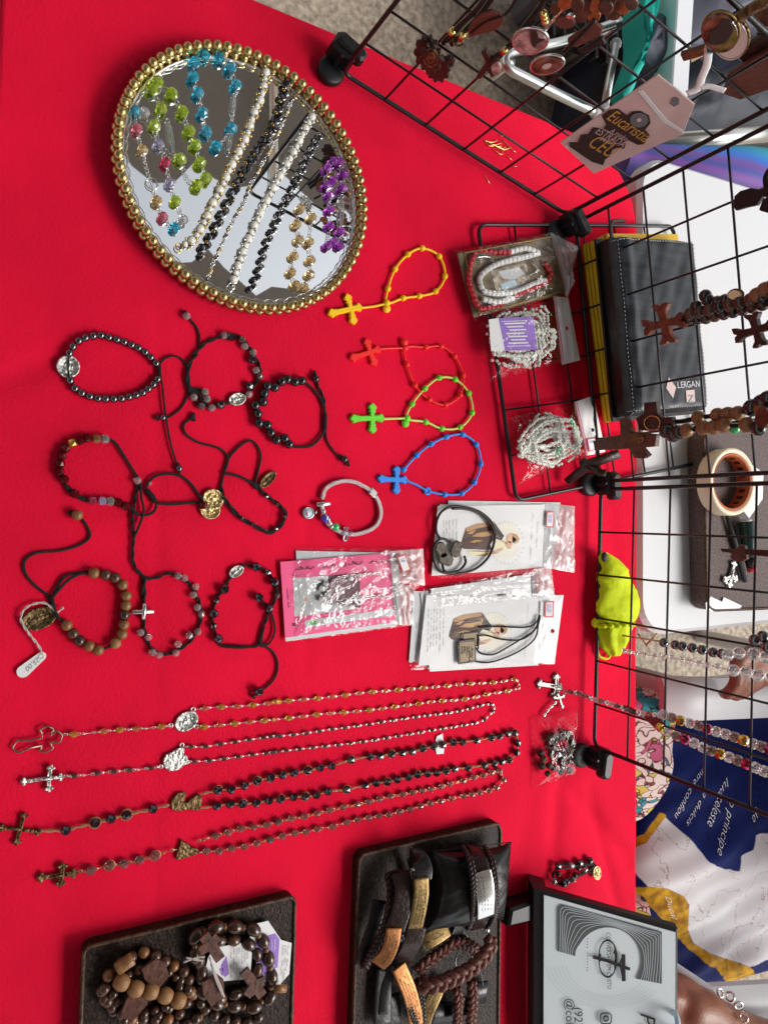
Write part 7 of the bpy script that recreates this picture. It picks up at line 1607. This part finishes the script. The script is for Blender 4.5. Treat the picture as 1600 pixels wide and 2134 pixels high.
WHITE = [(1375, 1696), (1387, 1705), (1412, 1727), (1444, 1755), (1475, 1796), (1506, 1811), (1541, 1817), (1544, 1783), (1569, 1771), (1575, 1739), (1600, 1736), (1800, 1740), (1800, 2000), (1600, 1999), (1565, 2016), (1477, 1987), (1442, 1964), (1432, 1936), (1435, 1887), (1425, 1869), (1390, 1852), (1348, 1848), (1300, 1790), (1300, 1740), (1345, 1750)]
GOLD = [(1348, 1848), (1390, 1852), (1425, 1869), (1435, 1887), (1432, 1936), (1442, 1964), (1477, 1987), (1565, 2016), (1576, 2037), (1600, 2055), (1800, 2090), (1800, 2170), (1600, 2111), (1530, 2076), (1495, 2020), (1477, 2013), (1435, 1978), (1407, 1950), (1362, 1897), (1300, 1850)]
GOLD2 = [(1300, 1750), (1340, 1740), (1375, 1692), (1388, 1700), (1345, 1758), (1300, 1775)]
T = thing('person', 'seated person in a navy, white and gold printed dress, hands on the chair arms', 'person', (PX, 1.2, FLOOR))
dress = part(T, 'dress', mb, 'paper'); me = dress.data
at1 = me.attributes.new('white_print', 'FLOAT', 'POINT'); at2 = me.attributes.new('gold_print', 'FLOAT', 'POINT'); o_ = worg(dress) if False else V(T.location)
for i, v in enumerate(me.vertices):
    px = topx(v.co + o_); at1.data[i].value = max(-60, min(60, polydist(px, WHITE))); at2.data[i].value = max(-60, min(60, max(polydist(px, GOLD), polydist(px, GOLD2))))
md = bpy.data.materials.new('dress_print'); md.use_nodes = True; N = md.node_tree.nodes; L = md.node_tree.links; bs = N['Principled BSDF']; bs.inputs['Roughness'].default_value = .75; bs.inputs['Specular IOR Level'].default_value = .15
tc = N.new('ShaderNodeTexCoord'); nz = N.new('ShaderNodeTexNoise'); nz.inputs['Scale'].default_value = 60; nz.inputs['Detail'].default_value = 4; L.new(tc.outputs['Object'], nz.inputs['Vector'])
def thr(attr, lo=-1.2, hi=1.2, wob=6):
    a = N.new('ShaderNodeAttribute'); a.attribute_name = attr; w_ = N.new('ShaderNodeMath'); w_.operation = 'MULTIPLY_ADD'; w_.inputs[1].default_value = wob; L.new(nz.outputs[0], w_.inputs[0]); L.new(a.outputs['Fac'], w_.inputs[2])
    m_ = N.new('ShaderNodeMapRange'); m_.inputs[1].default_value = lo + wob * .5; m_.inputs[2].default_value = hi + wob * .5; L.new(w_.outputs[0], m_.inputs[0]); return m_.outputs[0]
mx1 = N.new('ShaderNodeMixRGB'); mx1.inputs[1].default_value = (.005, .013, .115, 1); mx1.inputs[2].default_value = (.74, .72, .74, 1); L.new(thr('white_print'), mx1.inputs[0])
nz2 = N.new('ShaderNodeTexNoise'); nz2.inputs['Scale'].default_value = 18; nz2.inputs['Detail'].default_value = 5; L.new(tc.outputs['Object'], nz2.inputs['Vector']); rmp = N.new('ShaderNodeValToRGB'); rmp.color_ramp.elements[0].position = .492; rmp.color_ramp.elements[0].color = (1, 1, 1, 1); rmp.color_ramp.elements[1].position = .508; rmp.color_ramp.elements[1].color = (1, 1, 1, 1); e = rmp.color_ramp.elements.new(.5); e.color = (.55, .42, .34, 1); L.new(nz2.outputs[0], rmp.inputs[0])
mxl = N.new('ShaderNodeMixRGB'); mxl.blend_type = 'MULTIPLY'; mxl.inputs[0].default_value = 1; L.new(mx1.outputs[0], mxl.inputs[1]); L.new(rmp.outputs[0], mxl.inputs[2])
gr = N.new('ShaderNodeValToRGB'); gr.color_ramp.elements[0].color = (.30, .14, .012, 1); gr.color_ramp.elements[1].color = (.66, .36, .02, 1); gr.color_ramp.elements[0].position = .35; gr.color_ramp.elements[1].position = .6; L.new(nz.outputs[0], gr.inputs[0])
mx2 = N.new('ShaderNodeMixRGB'); L.new(thr('gold_print'), mx2.inputs[0]); L.new(mxl.outputs[0], mx2.inputs[1]); L.new(gr.outputs[0], mx2.inputs[2]); L.new(mx2.outputs[0], bs.inputs['Base Color']); me.materials[0] = md
# lettering on the dress: each letter lies on the cloth, found by a grid search over the sheet
LU = [(u / 60, v / 100) for u in range(61) for v in range(25, 75)]; LP = [(lap(u, v), u, v) for u, v in LU]
LPX = [(topx(p), u, v) for p, u, v in LP]
def on_dress(px, py):
    best = min(LPX, key=lambda t: (t[0][0] - px) ** 2 + (t[0][1] - py) ** 2); u, v = best[1], best[2]; e = 1e-3
    for _ in range(3):
        a = topx(lap(u, v)); bu = topx(lap(u + e, v)); bv = topx(lap(u, v + e)); j = ((bu[0] - a[0]) / e, (bv[0] - a[0]) / e, (bu[1] - a[1]) / e, (bv[1] - a[1]) / e); det = j[0] * j[3] - j[1] * j[2]
        if abs(det) < 1e-6: break
        rx, ry = px - a[0], py - a[1]; u += (j[3] * rx - j[1] * ry) / det * .9; v += (-j[2] * rx + j[0] * ry) / det * .9
        u = max(0, min(1, u)); v = max(.05, min(.95, v))
    p = lap(u, v); n = (lap(u + e, v) - p).cross(lap(u, v + e) - p).normalized()
    if n.z < 0: n = -n
    return p, n
def dress_text(s, a, b, size):
    """a -> b photo points of the written line; size in photo pixels"""
    d = V((b[0] - a[0], b[1] - a[1], 0)); Lp = d.length; d.normalize(); up = V((d.y, -d.x, 0)); mb = MB(); text_mesh(mb, s, lambda x, y: V((x, y, 0)), 1.0, shear=.6, extr=-.012); wd = max(v.x for v in mb.v)
    for i, v in enumerate(mb.v):
        q = (a[0] + d.x * v.x / wd * Lp + up.x * v.y * size, a[1] + d.y * v.x / wd * Lp + up.y * v.y * size); p, n = on_dress(*q); mb.v[i] = p + n * .0022
    part(T, 'dress_lettering', mb, 'paper')
zx = zm(1100, 1380, 3.2)
def dt(s, a, b, size): a, b = zx([a, b]); dress_text(s, a, b, size)
dt('nta com', (1180, 680), (1040, 760), 15) if False else None
dt('confiou', (1075, 830), (960, 1030), 17); dt('a dulcis', (1170, 850), (1040, 1085), 15); dt('celeste', (1260, 880), (1180, 1085), 26); dt('o principe', (1340, 900), (1250, 1285), 22); dt('entre', (1170, 690), (1085, 800), 17); dt('lua', (1320, 760), (1250, 880), 17); dt('de', (1510, 950), (1480, 1060), 17)
mb = MB(); dt('Ducal', (905, 1550), (960, 1720), 15)
# body
def limb(mb, pts, rs): mb.tube(smooth([V(p) for p in pts], 5), [r for r in sum([[rs[i] + (rs[i + 1] - rs[i]) * j / 5 for j in range(5)] for i in range(len(rs) - 1)], [])] + [rs[-1]], 14); [mb.ball(p, r * 1.0, 12, 8) for p, r in zip(pts, rs)]
B = MB()
limb(B, [(PX, 1.46, -.20), (PX, 1.47, .0), (PX, 1.46, .20), (PX, 1.46, .34)], [.155, .135, .15, .12]); limb(B, [(PX, 1.45, .36), (PX, 1.43, .47)], [.058, .05])
for s in (-1, 1): limb(B, [(PX + s * .10, 1.46, -.32), (PX + s * .12, 1.15, -.36), (PX + s * .12, 1.02, -.37)], [.076, .066, .052]); limb(B, [(PX + s * .12, 1.02, -.37), (PX + s * .12, 1.0, -.5), (PX + s * .12, 1.0, -.68)], [.058, .052, .036]); B.ball((PX + s * .12, .96, -.70), (.042, .11, .036), 12, 8); B.ball((PX + s * .16, 1.46, .30), .07, 12, 8)
B.ball((PX, 1.41, .60), (.078, .098, .118), 18, 14); B.ball((PX, 1.315, .585), (.014, .02, .02), 8, 6); B.ball((PX, 1.32, .545), (.03, .012, .010), 8, 6)
for s in (-1, 1): B.ball((PX + s * .078, 1.42, .60), (.012, .02, .03), 8, 6)
# right arm and hand (left in the upright view)
w0 = P(1675, 1400, .006); k0 = [P(1536 + i * 23, 1372 - i * 7, .012 + i * .001) for i in range(4)]; pm = P(1598, 1372, .010)
limb(B, [(PX - .19, 1.45, .28), (.27, 1.36, .10), (.235, 1.20, .035), tuple(w0)], [.052, .044, .038, .029])
limb(B, [tuple(w0), tuple(P(1635, 1388, .010)), tuple(pm)], [.026, .025, .021])
for i in range(4):
    k = k0[i]; limb(B, [tuple(pm.lerp(k, .35)), tuple(k)], [.014, .0105]); ln = (.040, .046, .044, .034)[i]
    m1 = k + V((.034, .003, -.004)) * (ln / .044); m2 = m1 + V((.020, .004, -.016)) * (ln / .044); m3 = m2 + V((.006, .010, -.016)) * (ln / .044)
    limb(B, [tuple(k), tuple(m1), tuple(m2), tuple(m3)], [.0104, .0096, .0088, .0076])
tb = P(1588, 1412, -.010); limb(B, [tuple(P(1640, 1396, .004)), tuple(tb), tuple(P(1560, 1432, -.026)), tuple(P(1545, 1446, -.034))], [.016, .0130, .0110, .0090])
# left arm and hand, the hand passing behind the sign
w1 = P(1496, 2126, -.035); e1_ = P(1640, 2196, -.03)
limb(B, [(PX + .19, 1.45, .28), (.92, 1.36, .10), tuple(e1_), tuple(w1)], [.052, .046, .036, .026]); pm1 = P(1436, 2102, -.034); limb(B, [tuple(w1), tuple(P(1460, 2104, -.034)), tuple(pm1)], [.026, .028, .028])
for i in range(4):
    k = P(1398, 2076 + i * 20, -.036); e = P(1345, 2074 + i * 17, -.052); limb(B, [tuple(pm1.lerp(k, .3)), tuple(k), tuple(k.lerp(e, .55) + Z * .004), tuple(e)], [.015, .0125, .0105, .0085])
limb(B, [tuple(P(1448, 2080, -.036)), tuple(P(1420, 2050, -.044)), tuple(P(1388, 2040, -.052))], [.017, .0130, .0095])
body = part(T, 'body', B, 'skin'); rm = body.modifiers.new('remesh', 'REMESH'); rm.mode = 'VOXEL'; rm.voxel_size = .0045; rm.use_smooth_shade = True; smd = body.modifiers.new('smooth', 'SMOOTH'); smd.iterations = 3; smd.factor = .5
hm = MB(); hm.ball((PX, 1.435, .625), (.092, .105, .112), 18, 12); hm.tube(smooth([V((PX, 1.50, .62)), V((PX, 1.55, .45)), V((PX, 1.56, .22))], 5), [.08] * 6 + [.07] * 4 + [.04], 14); part(T, 'hair', hm, 'hair')
for i, p in enumerate(((1553, 1432), (1560, 1442))): pass
mb = MB(); 
for k in range(14):
    a = k * .4488; dr = (w1 - e1_).normalized(); x = dr.cross(Z).normalized(); y = x.cross(dr); c = w1 + dr * -.006 + x * math.cos(a) * .034 + y * math.sin(a) * .034; mb.torus(c, (x * math.cos(a + 1.57) + y * math.sin(a + 1.57)) * (1 if k % 2 else .2) + dr * (.2 if k % 2 else 1), .0056, .0016, 10, 5)
part(T, 'bracelet', mb, 'silver'); bk = bpy.data.objects
mb = MB(); mb.torus(w0 + V((0, .012, 0)), V((-.15, 1, .1)), .032, .0018, 26, 6); part(T, 'wrist_band', mb, 'gold')
# back and sides of the dress
mb = MB(); vs = []; n = 28
for z, rx, ry in ((-.30, .27, .20), (-.16, .27, .19), (-.02, .20, .15), (.10, .18, .14), (.24, .20, .15), (.34, .19, .12), (.40, .10, .07)):
    for j in range(n): a = 2 * math.pi * j / n; vs.append(V((PX + rx * math.cos(a), 1.49 + ry * math.sin(a), z)))
mb.add(vs, [(l * n + j, l * n + (j + 1) % n, (l + 1) * n + (j + 1) % n, (l + 1) * n + j) for l in range(6) for j in range(n)]); part(T, 'dress_back', mb, mat('navy_dress', (.006, .014, .085), .7))
# chair
T = thing('plastic_chair', 'white plastic armchair the seated person sits in', 'chair', (PX, 1.3, FLOOR))
def arm(x0, y0, x1, y1, z):
    f = lambda u, v: V((x0 + (x1 - x0) * v + (u - .5) * .060, y0 + (y1 - y0) * v, z - .012 * (2 * u - 1) ** 2 - .02 * max(0, 1 - v * 8) ** 2)); m = MB().grid(f, 8, 24); m.grid(lambda u, v: f(u, v) - Z * .012, 8, 24); g = [f(0, v / 24) for v in range(25)] + [f(u / 8, 1) for u in range(9)] + [f(1, 1 - v / 24) for v in range(25)] + [f(1 - u / 8, 0) for u in range(9)]; K = len(g); m.add(g + [p - Z * .012 for p in g], [(i, (i + 1) % K, K + (i + 1) % K, K + i) for i in range(K)]); return m
al = [P(1412, 1463, -.06), P(1640, 1492, -.06)]; part(T, 'armrest', arm(al[0].x, al[0].y, al[1].x, al[1].y + .25, -.06), 'white_plastic'); ar = [P(1440, 2110, -.075), P(1640, 2170, -.075)]; part(T, 'armrest', arm(ar[0].x + .0, ar[0].y - .02, ar[1].x, ar[1].y + .2, -.078), 'white_plastic')
part(T, 'seat', MB().box((PX, 1.28, -.345), (.52, .52, .025), None, .01), 'white_plastic'); part(T, 'backrest', MB().grid(lambda u, v: V((PX + (u - .5) * .52, 1.68 + .06 * v - .05 * (2 * u - 1) ** 2, -.34 + .55 * v)), 10, 10), 'white_plastic')
for x, y in ((al[0].x, al[0].y + .04), (ar[0].x, ar[0].y + .04), (PX - .24, 1.66), (PX + .24, 1.66)): part(T, 'leg', MB().tube([V((x, y, -.075 if y < 1.3 else -.34)), V((x + (.01 if x > PX else -.01), y + .02, FLOOR))], [.022, .018], 10), 'white_plastic')
# colourful printed cloth bag hanging behind the table edge
mm_ = bpy.data.materials.new('mosaic_print'); mm_.use_nodes = True; N = mm_.node_tree.nodes; L = mm_.node_tree.links; bs = N['Principled BSDF']; bs.inputs['Roughness'].default_value = .75
tc = N.new('ShaderNodeTexCoord'); nz = N.new('ShaderNodeTexNoise'); nz.inputs['Scale'].default_value = 22; L.new(tc.outputs['Object'], nz.inputs['Vector']); mxv = N.new('ShaderNodeMixRGB'); mxv.inputs[0].default_value = .10; L.new(tc.outputs['Object'], mxv.inputs[1]); L.new(nz.outputs['Color'], mxv.inputs[2])
vo = N.new('ShaderNodeTexVoronoi'); vo.inputs['Scale'].default_value = 60; L.new(mxv.outputs[0], vo.inputs['Vector']); cr = N.new('ShaderNodeValToRGB'); cr.color_ramp.interpolation = 'CONSTANT'; els = cr.color_ramp.elements; els[0].color = (.72, .68, .62, 1); els[1].position = .36; els[1].color = (.50, .52, .06, 1)
for p_, c_ in ((.46, (.02, .30, .36, 1)), (.60, (.72, .70, .66, 1)), (.72, (.50, .10, .22, 1)), (.80, (.60, .58, .10, 1)), (.90, (.03, .22, .40, 1))): e = els.new(p_); e.color = c_
sp = N.new('ShaderNodeSeparateColor'); L.new(vo.outputs['Color'], sp.inputs[0]); L.new(sp.outputs[0], cr.inputs[0]); ve = N.new('ShaderNodeTexVoronoi'); ve.feature = 'DISTANCE_TO_EDGE'; ve.inputs['Scale'].default_value = 60; L.new(mxv.outputs[0], ve.inputs['Vector']); rp = N.new('ShaderNodeValToRGB'); rp.color_ramp.elements[0].position = .03; rp.color_ramp.elements[0].color = (.22, .03, .04, 1); rp.color_ramp.elements[1].position = .07; rp.color_ramp.elements[1].color = (1, 1, 1, 1); L.new(ve.outputs[0], rp.inputs[0])
ml = N.new('ShaderNodeMixRGB'); ml.blend_type = 'MULTIPLY'; ml.inputs[0].default_value = 1; L.new(cr.outputs[0], ml.inputs[1]); L.new(rp.outputs[0], ml.inputs[2]); L.new(ml.outputs[0], bs.inputs['Base Color']); MATS['mosaic_print'] = mm_
def hang(label, l, zlow, y):
    top = [PL(px, py, V((0, y, 0)), V((0, -1, 0))) for px, py in l]; sm = smooth(top, 8); mb = MB(); K = len(sm); R = 14
    for sg in (0, 1):
        vs = [V((p.x + .004 * math.sin(r * .6), p.y - .13 * r / R + sg * (.03 * math.sin(min(1, r / 4) * 1.57)) + .006 * math.sin(i * .5 + r * .2) * (r / R), p.z - .055 * r / R - sg * .12 * (r / R))) for r in range(R + 1) for i, p in enumerate(sm)]; mb.add(vs, [(r * K + i, r * K + i + 1, (r + 1) * K + i + 1, (r + 1) * K + i) for r in range(R) for i in range(K - 1)])
    T = thing('printed_bag', label, 'bag', V((sm[K // 2].x, y, zlow)), 'colourful printed cloth bags'); part(T, 'cloth', mb, 'mosaic_print')
hang('colourful leaf print cloth bag between the table and the chair arm', [(1300, 1432), (1345, 1432), (1398, 1455), (1408, 1490), (1400, 1560), (1402, 1600), (1385, 1650), (1345, 1700), (1300, 1722)], -.34, .84)
hang('colourful print cloth bag showing beside the sign at the table edge', [(1290, 1850), (1325, 1862), (1348, 1880), (1362, 1940), (1378, 1985), (1370, 2030), (1290, 2060)], -.34, .82)
